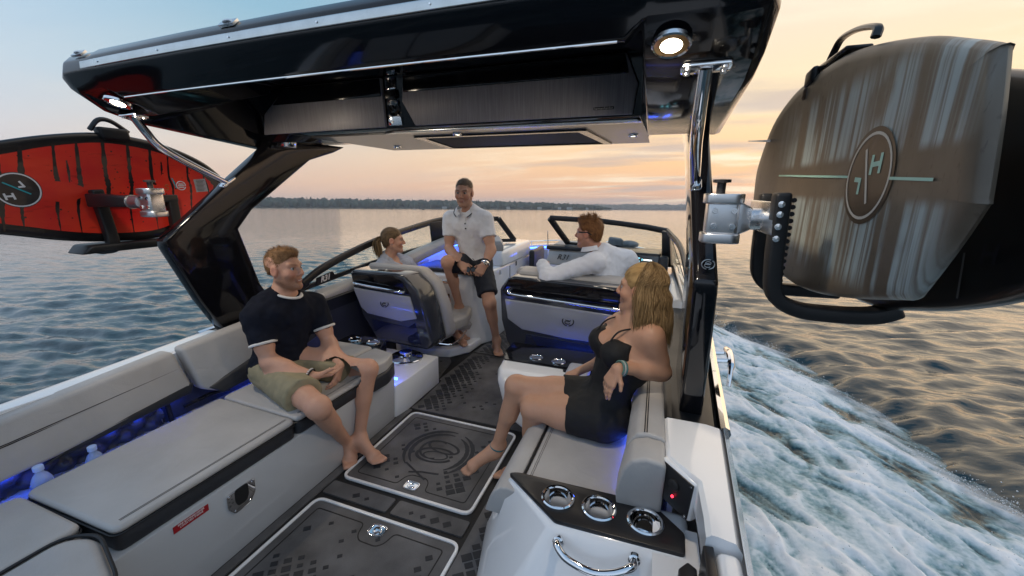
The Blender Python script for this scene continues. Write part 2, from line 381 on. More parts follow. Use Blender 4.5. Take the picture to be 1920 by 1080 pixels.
def wake():
    gx = np.arange(1.2, 5.0, .0125); gy = np.arange(.9, 8.1, .0165)
    x, y = np.meshgrid(gx, gy); m_, d_ = wake_mask(x, y)
    u = (x-1.4)+.30*(y-4); v = y*.62+.16*x          # drawn out a little along the run of the water
    P = np.stack([u, v*1.1, 0*u], -1)
    Pw = P+.26*np.stack([fbm(P*2.2+11, 3), fbm(P*2.2+31, 3), 0*u], -1)
    big = fbm(Pw*1.5, 3); bil = np.abs(fbm(Pw*2.5+7, 2)); bil2 = np.abs(fbm(Pw*5.6+17, 2)); rid = fbm(Pw*3.0+51, 5, ridged=True); fine = fbm(Pw*19+3, 3); grain = fbm(np.stack([x*46, y*30, 0*u], -1), 2)
    edge = np.exp(-((d_-.30)/.26)**2)
    fade = np.clip(d_/.55, 0, 1)**.7
    prow = np.exp(-((x-1.8)/.5)**2-((y-7.0)/.9)**2)*.15
    A_ = fbm(Pw*2.4+3, 4); B_ = fbm(Pw*4.8+9, 4, ridged=True); C_ = fbm(Pw*10.5+29, 4)
    fade = np.clip(d_/.8, 0, 1)**.8
    z = -.15+fade*(.085+.075*A_+.028*B_+.022*C_+.004*fine+.03*edge)+prow*fade
    vs = np.stack([x, y, WZ+z], -1).reshape(-1, 3)
    ny, nx = x.shape; i = np.arange(nx*ny).reshape(ny, nx); fs = np.stack([i[:-1, :-1], i[:-1, 1:], i[1:, 1:], i[1:, :-1]], -1).reshape(-1, 4)
    fs = fs[(d_ > -.05)[:-1, :-1].reshape(-1)]
    st1 = fbm(np.stack([u*7+.6*big, v*3.2, 0*u+3], -1), 4); st2 = fbm(np.stack([u*20, v*8, 0*u+5], -1), 3)
    foam = .29+1.05*A_+.40*B_+.52*C_+.26*st1+.10*fine+.16*edge+1.4*prow
    foam -= .30*np.exp(-((x-1.66)/.16)**2)*np.clip((4.0-y)/1, 0, 1)+.12*np.clip((2.8-y)/1.5, 0, 1)
    dark = np.clip(fbm(P*np.array((1.3, .9, 1))+21, 3)*1.8-.15, 0, 1); foam -= .9*dark*np.clip((d_-.2)/.3, 0, 1)*np.clip(1.9-d_, 0, 1)
    foam = np.clip(foam+.10, 0, 1)*np.clip((d_+.30*fbm(P*4, 4)+.02)/.40, 0, 1)
    me = npmesh('wake', vs, fs); vcol(me, np.repeat(foam.reshape(-1, 1), 3, 1))
    m = bpy.data.materials.new('broken_water'); m.use_nodes = True; t = m.node_tree; p = t.nodes['Principled BSDF']
    a = t.nodes.new('ShaderNodeAttribute'); a.attribute_name = 'Col'
    tc_ = t.nodes.new('ShaderNodeTexCoord'); nz = t.nodes.new('ShaderNodeTexNoise'); nz.inputs['Scale'].default_value = 34; nz.inputs['Detail'].default_value = 5; t.links.new(tc_.outputs['Object'], nz.inputs['Vector'])
    ad_ = t.nodes.new('ShaderNodeMath'); ad_.operation = 'MULTIPLY_ADD'; t.links.new(nz.outputs[0], ad_.inputs[0]); ad_.inputs[1].default_value = .5; t.links.new(a.outputs['Fac'], ad_.inputs[2])
    sb_ = t.nodes.new('ShaderNodeMath'); sb_.operation = 'SUBTRACT'; t.links.new(ad_.outputs[0], sb_.inputs[0]); sb_.inputs[1].default_value = .25
    r_ = t.nodes.new('ShaderNodeValToRGB'); e = r_.color_ramp.elements; e[0].position = .04; e[0].color = (.012, .045, .055, 1); e[1].position = .90; e[1].color = (.90, .91, .92, 1)
    for ps, c in ((.18, (.07, .15, .17, 1)), (.36, (.26, .40, .43, 1)), (.58, (.62, .70, .73, 1))): q = r_.color_ramp.elements.new(ps); q.color = c
    t.links.new(sb_.outputs[0], r_.inputs[0]); t.links.new(r_.outputs[0], p.inputs['Base Color'])
    ro = t.nodes.new('ShaderNodeMapRange'); t.links.new(a.outputs['Fac'], ro.inputs[0]); ro.inputs[1].default_value = .05; ro.inputs[2].default_value = .5; ro.inputs[3].default_value = .10; ro.inputs[4].default_value = .8; t.links.new(ro.outputs[0], p.inputs['Roughness'])
    p.inputs['IOR'].default_value = 1.333
    vcol(me, np.repeat(np.clip((d_+.55*fbm(P*3.2, 5)+.12*C_-.10)/.42, 0, 1).reshape(-1, 1), 3, 1), 'Cover')
    a2 = t.nodes.new('ShaderNodeAttribute'); a2.attribute_name = 'Cover'; t.links.new(a2.outputs['Fac'], p.inputs['Alpha'])
    link('wake', me, m, kind='stuff')
    # spray: drops thrown up along the crests
    rs = np.random.RandomState(8); iv_ = np.array([(1, 0, 0), (-1, 0, 0), (0, 1, 0), (0, -1, 0), (0, 0, 1), (0, 0, -1)], float); if_ = np.array([(0, 2, 4), (2, 1, 4), (1, 3, 4), (3, 0, 4), (2, 0, 5), (1, 2, 5), (3, 1, 5), (0, 3, 5)])
    w_ = (np.clip(foam-.45, 0, 1)**2*(.25+1.2*edge+6*prow)).reshape(-1)*(d_.reshape(-1) > .05); pick = rs.choice(len(w_), 7000, p=w_/w_.sum())
    c = vs[pick]+np.stack([rs.normal(size=7000)*.02, rs.normal(size=7000)*.03, np.abs(rs.normal(size=7000))*.035*(1+4*prow.reshape(-1)[pick]/.2)], 1); s_ = .0016+.0042*rs.rand(7000)**3
    V2 = (c[:, None, :]+iv_[None]*s_[:, None, None]*np.array((1, 1.6, 1))).reshape(-1, 3); F2 = (if_[None]+6*np.arange(7000)[:, None, None]).reshape(-1, 3)
    link('spray', npmesh('spray', V2, F2), mat('spray_drops', (.8, .83, .86), .3), kind='stuff')
wake()
# ---- far shore: low wooded bank, a fainter spit beyond it, houses on the waterline, a moored sailing boat
def polar(az, r): a = math.radians(az); return CAMP.x+r*math.sin(a), CAMP.y+r*math.cos(a)
LEAF = mat('far_foliage', (.028, .055, .040), .9, var=.45, vscale=.05)
LAND = mat('shore_land', (.05, .06, .035), .9, var=.3, vscale=.05)
def bank(name, a0, a1, r0, depth, hts):
    bm = nb(); rows = []
    for k in range(60):
        az = a0+(a1-a0)*k/59; t = k/59; h = np.interp(t, *hts)
        rows.append([(*polar(az, r0), WZ-.3), (*polar(az, r0+6), WZ+1.0), (*polar(az, r0+depth*.5), WZ+h), (*polar(az, r0+depth), WZ+h*.6), (*polar(az, r0+depth), WZ-.3)])
    loft(bm, rows); return link(name, finish(bm), LAND, kind='structure')
bank('shore', -92, -6.2, 900, 260, ([0, .5, .85, .97, 1], [7, 6, 6, 3, .8]))
bank('far_shore', -14, 9, 2600, 500, ([0, .3, .7, 1], [12, 13, 9, 8]))
rs = np.random.RandomState(21)
ico = bmesh.new(); bmesh.ops.create_icosphere(ico, subdivisions=2, radius=1); iv = np.array([v.co[:] for v in ico.verts]); ifc = np.array([[v.index for v in f.verts] for f in ico.faces]); ico.free()
def wood(name, a0, a1, r0, dep, n, hfun, sz):
    vs, fs, off = [], [], 0
    for k in range(n):
        az = rs.uniform(a0, a1); d = r0+8+dep*rs.rand()**.8; hh = hfun((az-a0)/(a1-a0))*rs.uniform(.62, 1.12); w = sz*rs.uniform(.7, 1.3)
        con = rs.rand() < .22
        if con: w *= .6; hh *= 1.1
        X_, Y_ = polar(az, d); base = WZ+.5+6*min(1, (d-r0)/120)*.6
        p = iv*np.array((w, w, hh*.5)); n_ = perlin(iv*2.2+k*3.7)*.42+perlin(iv*5+k)*.2; p = p*(1+n_)[:, None]
        if con: p[:, :2] *= (1-.75*np.clip((iv[:, 2]+.6)/1.6, 0, 1))[:, None]
        p += np.array((X_, Y_, base+hh*.5)); vs.append(p); fs.append(ifc+off); off += len(iv)
    return link(name, npmesh(name, np.concatenate(vs), np.concatenate(fs)), LEAF, kind='stuff')
wood('far_wood', -88, -6.6, 900, 150, 1500, lambda t: float(np.interp(t, [0, .55, .80, .93, .975, 1], [20, 17, 16, 12, 8, 2.5])), 6.5)
wood('distant_wood', -13, 8, 2600, 300, 420, lambda t: 30, 22)
HW = mat('pale_house_wall', (.55, .54, .50), .8); HR_ = mat('house_roof', (.10, .09, .085), .8); HG = mat('house_window', (.03, .04, .05), .2)
HS = [(-16.2, 'pale house on the far shore, left of the helmsman', 9, 5), (-13.4, 'second pale house along the far shore towards the spit', 7, 4.5), (-12.0, 'widest pale house near the end of the wooded point', 12, 5), (-20.6, 'pale house on the far shore just right of the man in the polo', 8, 5), (-9.6, 'last small pale house before the tip of the point', 6, 4), (-29.5, 'low pale house on the shore left of the man in the polo', 10, 4)]
for az, lb, w, h in HS:
    X_, Y_ = polar(az, 905); Mh = Matrix.Translation((X_, Y_, WZ+1.2)) @ Matrix.Rotation(-math.radians(az), 4, 'Z')
    t_ = thing('far_house', lb, 'house', (X_, Y_, WZ+1.2), 'houses on the far shore', boat=False)
    bm = nb(); box(bm, (0, 3, h/2), (w, 6, h)); bm.transform(Mh); wl_ = part('wall', bm, HW, t_, smooth=False)
    bm = nb(); prism(bm, [(-w/2-.4, -.5, h), (w/2+.4, -.5, h), (0, -.5, h+w*.28)], (0, 7, 0)); bm.transform(Mh); part('roof', bm, HR_, t_, smooth=False)
    for q in (-.28, .02, .30):
        bm = nb(); box(bm, (w*q, -.02, h*.55), (w*.14, .1, h*.35)); bm.transform(Mh); part('window', bm, HG, t_, smooth=False)
X_, Y_ = polar(-33.6, 830)
sb = thing('sailing_boat', 'small sailing boat with bare mast moored off the far shore', 'sailing boat', (X_, Y_, WZ), boat=False)
bm = nb(); rows = [[(X_-4+8*k/8, Y_-1.1*math.sin(math.pi*min(1, .15+k/8*.85)), WZ+1.1), (X_-4+8*k/8, Y_, WZ-.3), (X_-4+8*k/8, Y_+1.1*math.sin(math.pi*min(1, .15+k/8*.85)), WZ+1.1)] for k in range(9)]; loft(bm, rows); part('hull', bm, HW, sb)
bm = nb(); tube(bm, [(X_+.5, Y_, WZ+.8), (X_+.5, Y_, WZ+12.5)], .12, 6); part('mast', bm, HW, sb)
X_, Y_ = polar(-32.4, 420)
db = thing('open_boat', 'tiny dark open boat on the water beyond the polo man', 'boat', (X_, Y_, WZ), boat=False)
bm = nb(); rows = [[(X_-1.6+3.2*k/8, Y_-.7*math.sin(math.pi*min(1, .2+k/8*.8)), WZ+.6), (X_-1.6+3.2*k/8, Y_, WZ-.2), (X_-1.6+3.2*k/8, Y_+.7*math.sin(math.pi*min(1, .2+k/8*.8)), WZ+.6)] for k in range(9)]; loft(bm, rows); part('hull', bm, HG, db)
bm = nb(); box(bm, (X_+.3, Y_, WZ+1.0), (.5, .4, .9)); part('cabin', bm, HG, db, bevel=.1)
# ---- evening haze over the lake
bm = nb(); box(bm, (0, 0, 23.5), (12400, 12400, 52)); hz = part('haze', bm, mat('haze_air', (1, 1, 1)), None, kind='stuff', smooth=False)
hm = bpy.data.materials.new('evening_haze'); hm.use_nodes = True; t = hm.node_tree; t.nodes.clear()
vo = t.nodes.new('ShaderNodeVolumePrincipled'); vo.inputs['Color'].default_value = (.80, .86, .96, 1); vo.inputs['Density'].default_value = .0003; vo.inputs['Anisotropy'].default_value = .2
oo = t.nodes.new('ShaderNodeOutputMaterial'); t.links.new(vo.outputs[0], oo.inputs['Volume']); hz.data.materials.clear(); hz.data.materials.append(hm)

# ------------------------------------------------------------------ the boat: hull, decks and sole (boat frame: x to starboard, y to the bow, z up from the sole)
def sheer(y):
    ys = [-.6, 0, .85, 1.5, 2.4, 3.2, 4.2, 5.0, 5.8, 6.4, 6.75]
    hb = [1.33, 1.36, 1.385, 1.412, 1.455, 1.475, 1.47, 1.38, 1.08, .62, .12]
    zz = [.63, .655, .69, .715, .735, .75, .75, .735, .71, .69, .68]
    return float(np.interp(y, ys, hb)), float(np.interp(y, ys, zz))
boat = thing('motorboat', 'white open motorboat under way, with grey foam decked cockpit and black tower base', 'boat', (0, 2, 0))
bm = nb()
ring = []
YS = list(np.linspace(.35, 6.75, 30))
for s in (-1, 1):
    rows = []
    for y in YS:
        h, z = sheer(y)
        rows.append([(s*h, y, z-.012), (s*(h+.03), y, z-.07), (s*(h+.022), y, z-.12), (s*(h-.02), y, z-.45), (s*(h-.16), y, z-.85), (s*max(h-.5, .02), y, z-1.15)])
    loft(bm, rows, closed=False)
# transom quarter
h, z = sheer(.35)
bmesh.ops.remove_doubles(bm, verts=bm.verts, dist=1e-5)
part('hull', bm, WHITE, boat, sharp=50)
# gunwale caps
for s in (-1, 1):
    bm = nb(); rows = []
    for y in ([.965, 1.03, 1.08, 1.12, 1.16, 1.205, 1.25, 1.30, 1.40, 1.475] if s > 0 else np.linspace(.0, 1.52, 8)):
        h, z = sheer(y); i = float(np.interp(y, [1.03, 1.16, 1.25, 1.475], [1.306, 1.300, 1.212, 1.205])) if s > 0 else 1.225
        rows.append([(s*i, y, z-.10), (s*i, y, z-.012), (s*(i+.012), y, z), (s*(h-.06), y, z), (s*(h-.015), y, z-.008), (s*(h+.004), y, z-.035), (s*(h+.004), y, z-.1)])
    loft(bm, rows)
    part('gunwale', bm, WHITE, boat)
    # black glossy deck pad round the tower foot, then white side deck to the bow
    bm = nb(); rows = []
    for y in np.linspace(1.478 if s > 0 else 1.524, 2.95, 10):
        h, z = sheer(y)
        rows.append([(s*1.20, y, z-.10), (s*1.20, y, z-.012), (s*1.212, y, z-.002), (s*(h-.055), y, z-.002), (s*(h-.03), y, z-.012), (s*(h-.03), y, z-.1)])
    loft(bm, rows); part('tower_deck', bm, SATIN, boat)
    bm = nb(); rows = []
    for y in np.linspace(2.953, 6.72, 24):
        h, z = sheer(y); w = .16 if y < 4.2 else .2
        i = max(h-w, .0) if y < 6.4 else max(h-.3, 0)
        rows.append([(s*i, y, z-.10), (s*i, y, z-.012), (s*(i+.012), y, z), (s*max(h-.06, i+.014), y, z), (s*max(h-.015, i+.016), y, z-.008), (s*(h+.004), y, z-.035), (s*(h+.004), y, z-.1)])
    loft(bm, rows); part('side_deck', bm, WHITE, boat)
    # stainless rub rail
    bm = nb(); pts = [(s*(sheer(y)[0]+.006), y, sheer(y)[1]-.028) for y in np.linspace(1.482, 6.72, 36)]
    tube(bm, pts, .021, 8, flat=1.25); part('rub_rail', bm, CHROME, boat)
    # inner side liner
    bm = nb(); rows = []
    for y in np.linspace(.0 if s < 0 else 1.32, 3.35, 8):
        q_ = 1.215 if s < 0 else 1.2375
        rows.append([(s*(q_+.02), y, -.02), (s*(q_+.02), y, .70), (s*q_, y, .70), (s*q_, y, -.02)])
    loft(bm, rows); part('side_liner', bm, WHITE, boat)
# cleat outside the starboard rail
bm = nb()
cx, cy, cz = sheer(2.2)[0]+.035, 2.2, sheer(2.2)[1]-.01
tube(bm, cr([(cx+.035, cy-.16, cz-.10), (cx+.045, cy-.10, cz-.02), (cx+.05, cy, cz+.01), (cx+.045, cy+.10, cz+.0)], 5), [.011]*5+[.017]*6+[.017]*4+[.012], 8)
for dy in (-.06, .05): tube(bm, [(cx-.03, cy+dy, cz-.015), (cx+.05, cy+dy, cz-.005)], .013, 8)
part('cleat', bm, CHROME, boat)
# transom wall behind the lens side of the cockpit (only its forward face could show)
# ---- sole
bm = nb(); zprism(bm, [(-1.22, -.1), (.75, -.1), (.9, 1.3), (1.22, 1.3), (1.22, 5.2), (-1.22, 5.2)], -.06, -.004)
part('sole', bm, GROOVE, boat, smooth=False)
bm = nb(); zprism(bm, [(-.9, 5.2), (.9, 5.2), (.3, 6.3), (-.3, 6.3)], -.04, .0); part('bow_sole', bm, WHITE, boat, smooth=False)
def pad(name, poly, z0=-.004, z1=.004, r=.02, m=MATF, parent=boat, bev=.0015):
    bm = nb(); zprism(bm, rpoly(poly, r), z0, z1); return part(name, bm, m, parent, bevel=0)
rs = np.random.RandomState(11)
def inpoly(x, y, poly):
    c = False; n = len(poly)
    for i in range(n):
        x1, y1 = poly[i-1][:2]; x2, y2 = poly[i][:2]
        if (y1 > y) != (y2 > y) and x < (x2-x1)*(y-y1)/(y2-y1+1e-12)+x1: c = not c
    return c
def lozenges(poly, z, dens, parent, a=.052, b=.040):
    """raised lozenges, thinning out where dens(x, y) falls; one joined part"""
    bm = nb(); e1 = V((.80, .60)); e2 = V((-.62, .78)); pl = inset2(poly, .012)
    for i in range(-90, 90):
        for j in range(-90, 90):
            c = e1*(i*a)+e2*(j*b)
            if abs(c.x) > 1.6 or not -.2 < c.y < 4.2: continue
            d = dens(c.x, c.y)+rs.uniform(-.22, .22)
            if d <= .18: continue
            k = min(1., .25+d)*.5
            u, v = e1*(a*k*.88), e2*(b*k*.86)
            q = [c-u-v, c+u-v, c+u+v, c-u+v]
            if not all(inpoly(p.x, p.y, pl) for p in q): continue
            w = 4e-3
            vs = [bm.verts.new((p.x, p.y, z+.0016)) for p in q]; lo = [bm.verts.new((p.x+(p-c).x*.04, p.y+(p-c).y*.04, z-.001)) for p in q]
            bm.faces.new(vs)
            for m_ in range(4): bm.faces.new((lo[m_], lo[(m_+1) % 4], vs[(m_+1) % 4], vs[m_]))
    if len(bm.faces) == 0: bm.free(); return
    part('lozenge_pattern', bm, LOZ, parent, smooth=False, kind='stuff')
def sq(x): return max(0., min(1., x))
# main walkway mat, forward of the hatches
A = [(-.455, 2.205), (.50, 2.215), (.50, 2.36), (.14, 2.62), (-.02, 3.0), (-.08, 3.275), (-.46, 3.275), (-.485, 2.66), (-.455, 2.66), (-.44, 2.3)]
walk = pad('deck_mat', A)
lozenges(A, .004, lambda x, y: sq(1.05-(x+.44)/.28) if y < 2.9 else sq(1.0-(x+.44)/.22), walk)
B = [(-1.1, 2.68), (-.50, 2.68), (-.56, 3.02), (-.62, 3.1), (-1.1, 3.2)]
o = pad('deck_mat', B); lozenges(B, .004, lambda x, y: sq(.35+.5*math.sin(7*x+5*y)), o)
B = [(-.46, 3.30), (-.06, 3.30), (.0, 4.9), (-.34, 4.9)]
o = pad('deck_mat', B); lozenges(B, .004, lambda x, y: .55, o)
# rim strips to port of the hatches
Cc = [(-.475, .55), (-.43, .55), (-.43, 2.19), (-.475, 2.19)]
o = pad('deck_strip', Cc, r=.008); lozenges(Cc, .004, lambda x, y: .6, o, .04, .03)
# panels between and beside the hatches
for poly in ([(-.415, 1.335), (-.02, 1.335), (-.02, 1.425), (-.415, 1.425)], [(.005, 1.335), (.40, 1.335), (.40, 1.425), (.005, 1.425)]):
    o = pad('deck_panel', poly, r=.012); lozenges(poly, .004, lambda x, y: sq(.9-abs(x+.35)/.35) if x < 0 else sq((x-.1)/.3), o)
D = [(.425, .5), (.62, .5), (.62, 2.19), (.425, 2.19)]
o = pad('deck_panel', D, r=.012); lozenges(D, .004, lambda x, y: .7, o)
def hatch(x0, x1, y0, y1, lx, ly, lab):
    hz = .012
    bm = nb(); P = rpoly([(x0, y0), (x1, y0), (x1, y1), (x0, y1)], .055, 6)
    zprism(bm, inset2(P, .017), -.004, .008); h = part('floor_hatch', bm, MATF, boat, bevel=.002, seg=1, label=lab)
    bm = nb(); band(bm, P, inset2(P, .015), -.004, hz); part('hatch_trim', bm, WHITE, h, bevel=.003, seg=2)
    # black groove line round the panel, dodging the latch
    q = .058
    lp = [(x0+q, y0+q), (lx-.085, y0+q), (lx-.07, y0+.12), (lx-.045, y0+.145), (lx+.045, y0+.145), (lx+.07, y0+.12), (lx+.085, y0+q), (x1-q, y0+q), (x1-q, y1-q), (x0+q, y1-q)]
    if ly > (y0+y1)/2:
        lp = [(x, y0+y1-y) for x, y in lp][::-1]
    lp = rpoly(lp, .022, 4); bm = nb(); band(bm, lp, inset2(lp, .0055), .007, .0088); part('groove', bm, GROOVE, h)
    # latch
    bm = nb(); rp = rpoly([(lx-.042, ly-.032), (lx+.042, ly-.032), (lx+.042, ly+.032), (lx-.042, ly+.032)], .022, 5)
    band(bm, rp, inset2(rp, .009), .006, .0145); lt = part('latch', bm, CHROME, h, bevel=.002, seg=2)
    bm = nb(); zprism(bm, inset2(rp, .0085), .006, .0105); lathe(bm, [(.021, .010), (.021, .0135), (.017, .0145), (.012, .0125), (.0, .0125)], (lx, ly, 0), n=16)
    box(bm, (lx+.006, ly, .0145), (.028, .007, .004)); part('latch_cup', bm, CHROME, lt)
    return h
hF = hatch(-.405, .385, 1.455, 2.165, .005, 1.525, 'forward floor hatch panel with the round script emblem')
hA = hatch(-.405, .42, .50, 1.30, .02, 1.225, 'aft floor hatch panel without an emblem')
PF = [(-.34, 1.52), (.32, 1.52), (.32, 2.10), (-.34, 2.10)]
lozenges(PF, .008, lambda x, y: 0 if (x+.01)**2+(y-1.83)**2 < .235**2 or (abs(x) < .1 and y < 1.64) else sq(max((x-.12)/.18 if y < 1.8 else (x-.2)/.15, (-.16-x)/.22 if abs(y-1.83) > .14 else 0)), hF)
PA = [(-.34, .56), (.36, .56), (.36, 1.24), (-.34, 1.24)]
lozenges(PA, .008, lambda x, y: 0 if (abs(x-.02) < .1 and y > 1.12) else sq(max((1.02-y)/.2 if x < .1 else 0, (x-.28)/.12, (-.27-x)/.08 if y > 1.12 else 0)), hA)
# round script emblem on the forward hatch
def ribbon(bm, pts, w, z):
    P = [V((p[0], p[1])) for p in pts]; n = len(P); ww = w if isinstance(w, list) else [w]*n
    pr = None
    for i in range(n):
        t = (P[min(i+1, n-1)]-P[max(i-1, 0)]).normalized(); nn = V((-t.y, t.x))*ww[i]*.5
        a = bm.verts.new((*(P[i]+nn), z)); b = bm.verts.new((*(P[i]-nn), z))
        if pr: bm.faces.new((pr[0], a, b, pr[1]))
        pr = (a, b)
bm = nb(); EC = V((-.005, 1.83))
def arc(r, a0, a1, n=28): return [(EC.x+r*math.cos(math.radians(a0+(a1-a0)*k/n)), EC.y+r*math.sin(math.radians(a0+(a1-a0)*k/n))) for k in range(n+1)]
def taper(n, w, e=.25): return [w*(.25+.75*min(1, min(k, n-k)/(n*e))) for k in range(n+1)]
for r in (.205, .172):
    ribbon(bm, arc(r, 82, 232), [x*(1+.10*math.sin(k*2.2)) for k, x in enumerate(taper(28, .026))], .0094)
    ribbon(bm, arc(r, -52, 66), [x*(1+.10*math.sin(k*2.2)) for k, x in enumerate(taper(28, .026))], .0094)
ribbon(bm, [(EC.x-.13, EC.y-.15), (EC.x-.03, EC.y-.20), (EC.x+.05, EC.y-.24)], .012, .0096); ribbon(bm, [(EC.x+.10, EC.y-.175), (EC.x+.0, EC.y-.19), (EC.x-.07, EC.y-.215)], .012, .0098)
def loopc(cx, cy, rx, ry, rot, a0, a1, w, z):
    n = 40; c, s = math.cos(rot), math.sin(rot); p = []
    for k in range(n+1):
        a = math.radians(a0+(a1-a0)*k/n); x, y = rx*math.cos(a), ry*math.sin(a); p.append((EC.x+cx+c*x-s*y, EC.y+cy+s*x+c*y))
    ribbon(bm, p, [w*(.55+.45*abs(math.cos(math.radians(a0+(a1-a0)*k/n)*1. ))) for k in range(n+1)], z)
loopc(.01, .045, .105, .048, -.15, 20, 380, .017, .0095); loopc(-.005, -.035, .115, .062, .12, 25, 335, .020, .0097)
loopc(-.035, .01, .085, .085, 0, 60, 300, .016, .0099); loopc(.0, -.04, .075, .035, .1, 0, 360, .011, .0101)
part('emblem', bm, LOZ, hF, smooth=False)
# ------------------------------------------------------------------ port lounge seat
lng = thing('lounge_seat', 'long grey and charcoal cushioned bench along the port side with a quilted storage recess', 'bench', (-.8, 1.0, 0))
bm = nb()
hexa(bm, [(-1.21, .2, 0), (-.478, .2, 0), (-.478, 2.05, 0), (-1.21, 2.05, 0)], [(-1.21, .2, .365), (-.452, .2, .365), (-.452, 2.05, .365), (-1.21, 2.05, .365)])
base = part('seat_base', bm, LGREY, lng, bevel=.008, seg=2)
bm = nb()  # lower pod that carries the swivel seat
hexa(bm, [(-1.21, 2.055, 0), (-.478, 2.055, 0), (-.455, 2.18, 0), (-.455, 2.62, 0), (-1.21, 2.62, 0)], [(-1.21, 2.055, .25), (-.46, 2.055, .25), (-.44, 2.18, .25), (-.44, 2.60, .25), (-1.21, 2.60, .25)])
part('seat_pod', bm, WHITE, lng, bevel=.012, seg=2)
def cushion(name, poly, z0, z1, parent, r=.03, top=GREY, skirt=CHAR, inset=.0, bev=.022, lab=None, crown=.0):
    """vinyl cushion: charcoal side band under a light top panel, piped along the seam"""
    P = rpoly(poly, r, 4)
    bm = nb(); zprism(bm, P, z0, z1-.028); o = part(name, bm, skirt, parent, bevel=.008, seg=2, label=lab)
    bm = nb(); zprism(bm, inset2(P, -.002), z1-.030, z1); part('top_panel', bm, top, o, bevel=bev, seg=4, ang=50)
    bm = nb(); Q = inset2(P, -.0035); tube(bm, [(p[0], p[1], z1-.030) for p in Q], .0042, 6, closed=True); part('piping', bm, PIPE, o)
    return o
c1 = cushion('seat_cushion', [(-.98, .56), (-.465, .57), (-.455, 1.265), (-1.0, 1.285)], .366, .462, lng, lab='long middle cushion of the bench')
c2 = cushion('seat_cushion', [(-1.0, 1.295), (-.455, 1.275), (-.44, 1.76), (-1.0, 1.76)], .366, .462, lng, lab='forward seat cushion under the man in the navy tee')
for c_, x0_, x1_, y0_, y1_ in ((c1, -.96, -.492, .60, 1.245), (c2, -.96, -.482, 1.31, 1.735)):
    for dx in (0, .007):
        bm = nb(); tube(bm, [(x1_-dx, y0_, .4626), (x1_-dx+.006, y1_, .4626)], .0016, 5); part('stitching', bm, SEAM, c_)
c3 = cushion('seat_cushion', [(-1.05, -.1), (-.60, -.1), (-.60, .548), (-.985, .548)], .366, .458, lng, skirt=GREY, lab='aft corner cushion')
# rounded end cushion at the lens side
bm = nb(); P = rpoly([(-.592, -.1), (-.05, -.1), (-.12, .30), (-.25, .47), (-.50, .545), (-.592, .50)], .05, 5); zprism(bm, P, .30, .458)
part('end_cushion', bm, GREY, lng, bevel=.03, seg=4)
bm = nb(); tube(bm, [(p[0], p[1], .452) for p in inset2(P, -.004)], .006, 6, closed=True); part('piping', bm, PIPE, lng)
bm = nb(); zprism(bm, rpoly([(-.56, -.1), (-.07, -.1), (-.13, .29), (-.26, .45), (-.48, .52), (-.56, .48)], .05, 5), 0, .30); part('seat_base', bm, WHITE, lng, bevel=.01)
# raised forward end: two soft blocks with cup holders behind
bm = nb(); zprism(bm, rpoly([(-.94, 1.77), (-.64, 1.77), (-.62, 2.06), (-.94, 2.06)], .03), .366, .515); part('end_bolster', bm, GREY, lng, bevel=.03, seg=4)
bm = nb(); zprism(bm, rpoly([(-.632, 1.77), (-.415, 1.77), (-.40, 1.90), (-.44, 2.03), (-.612, 2.06)], .03), .366, .505); part('end_bolster', bm, GREY, lng, bevel=.035, seg=4)
bm = nb(); zprism(bm, rpoly([(-.632, 1.762), (-.398, 1.762), (-.386, 1.90), (-.43, 2.03), (-.612, 2.055)], .03), .352, .445); part('bolster_skirt', bm, CHAR, lng, bevel=.015, seg=3)
bm = nb(); zprism(bm, rpoly([(-.97, 2.07), (-.58, 2.07), (-.66, 2.25), (-.97, 2.25)], .02), .25, .49); part('cup_console', bm, BLACK, lng, bevel=.008)
for cx in (-.86, -.70):
    bm = nb(); lathe(bm, [(.038, .489), (.047, .489), (.047, .499), (.040, .501), (.037, .497), (.0, .4965)], (cx, 2.155, 0), n=28, cap=False); part('cup_holder', bm, CHROME, lng)
# backrests, port
def backrest(pts, t0, t1, name='backrest', m=GREY, lab=None, bev=.022):
    """pts: inner-face outline (x, y, z); thickened outboard"""
    bm = nb(); hexa(bm, pts, [(p[0]-t1, p[1], p[2]) for p in pts]); return part(name, bm, m, lng, bevel=bev, seg=4, ang=45, label=lab)
b1 = backrest([(-1.10, .70, .475), (-1.125, -.1, .43), (-1.15, -.1, .66), (-1.155, .60, .685), (-1.155, 1.20, .735), (-1.11, 1.235, .535), (-1.10, 1.20, .525)], .1, .09, lab='aft part of the port backrest')
bm = nb(); hexa(bm, [(-1.112, .66, .458), (-1.104, 1.22, .500), (-1.108, 1.236, .552), (-1.108, .74, .492)], [(-1.19, .66, .458), (-1.19, 1.22, .500), (-1.19, 1.236, .552), (-1.19, .74, .492)]); part('backrest_band', bm, CHAR, b1, bevel=.008)
bm = nb()
for dz in (.0, .007): tube(bm, [(-1.1335-dz*.2, -.05, .585-dz), (-1.1337-dz*.2, .60, .598-dz), (-1.1345-dz*.2, 1.19, .642-dz)], .0022, 5)
part('stitching', bm, PIPE, b1)
b2 = backrest([(-1.10, 1.262, .50), (-1.155, 1.235, .735), (-1.17, 1.9, .775), (-1.18, 2.25, .79), (-1.14, 2.25, .55), (-1.08, 1.86, .505), (-1.07, 1.55, .475), (-1.06, 1.34, .455)], .1, .08, lab='forward part of the port backrest')
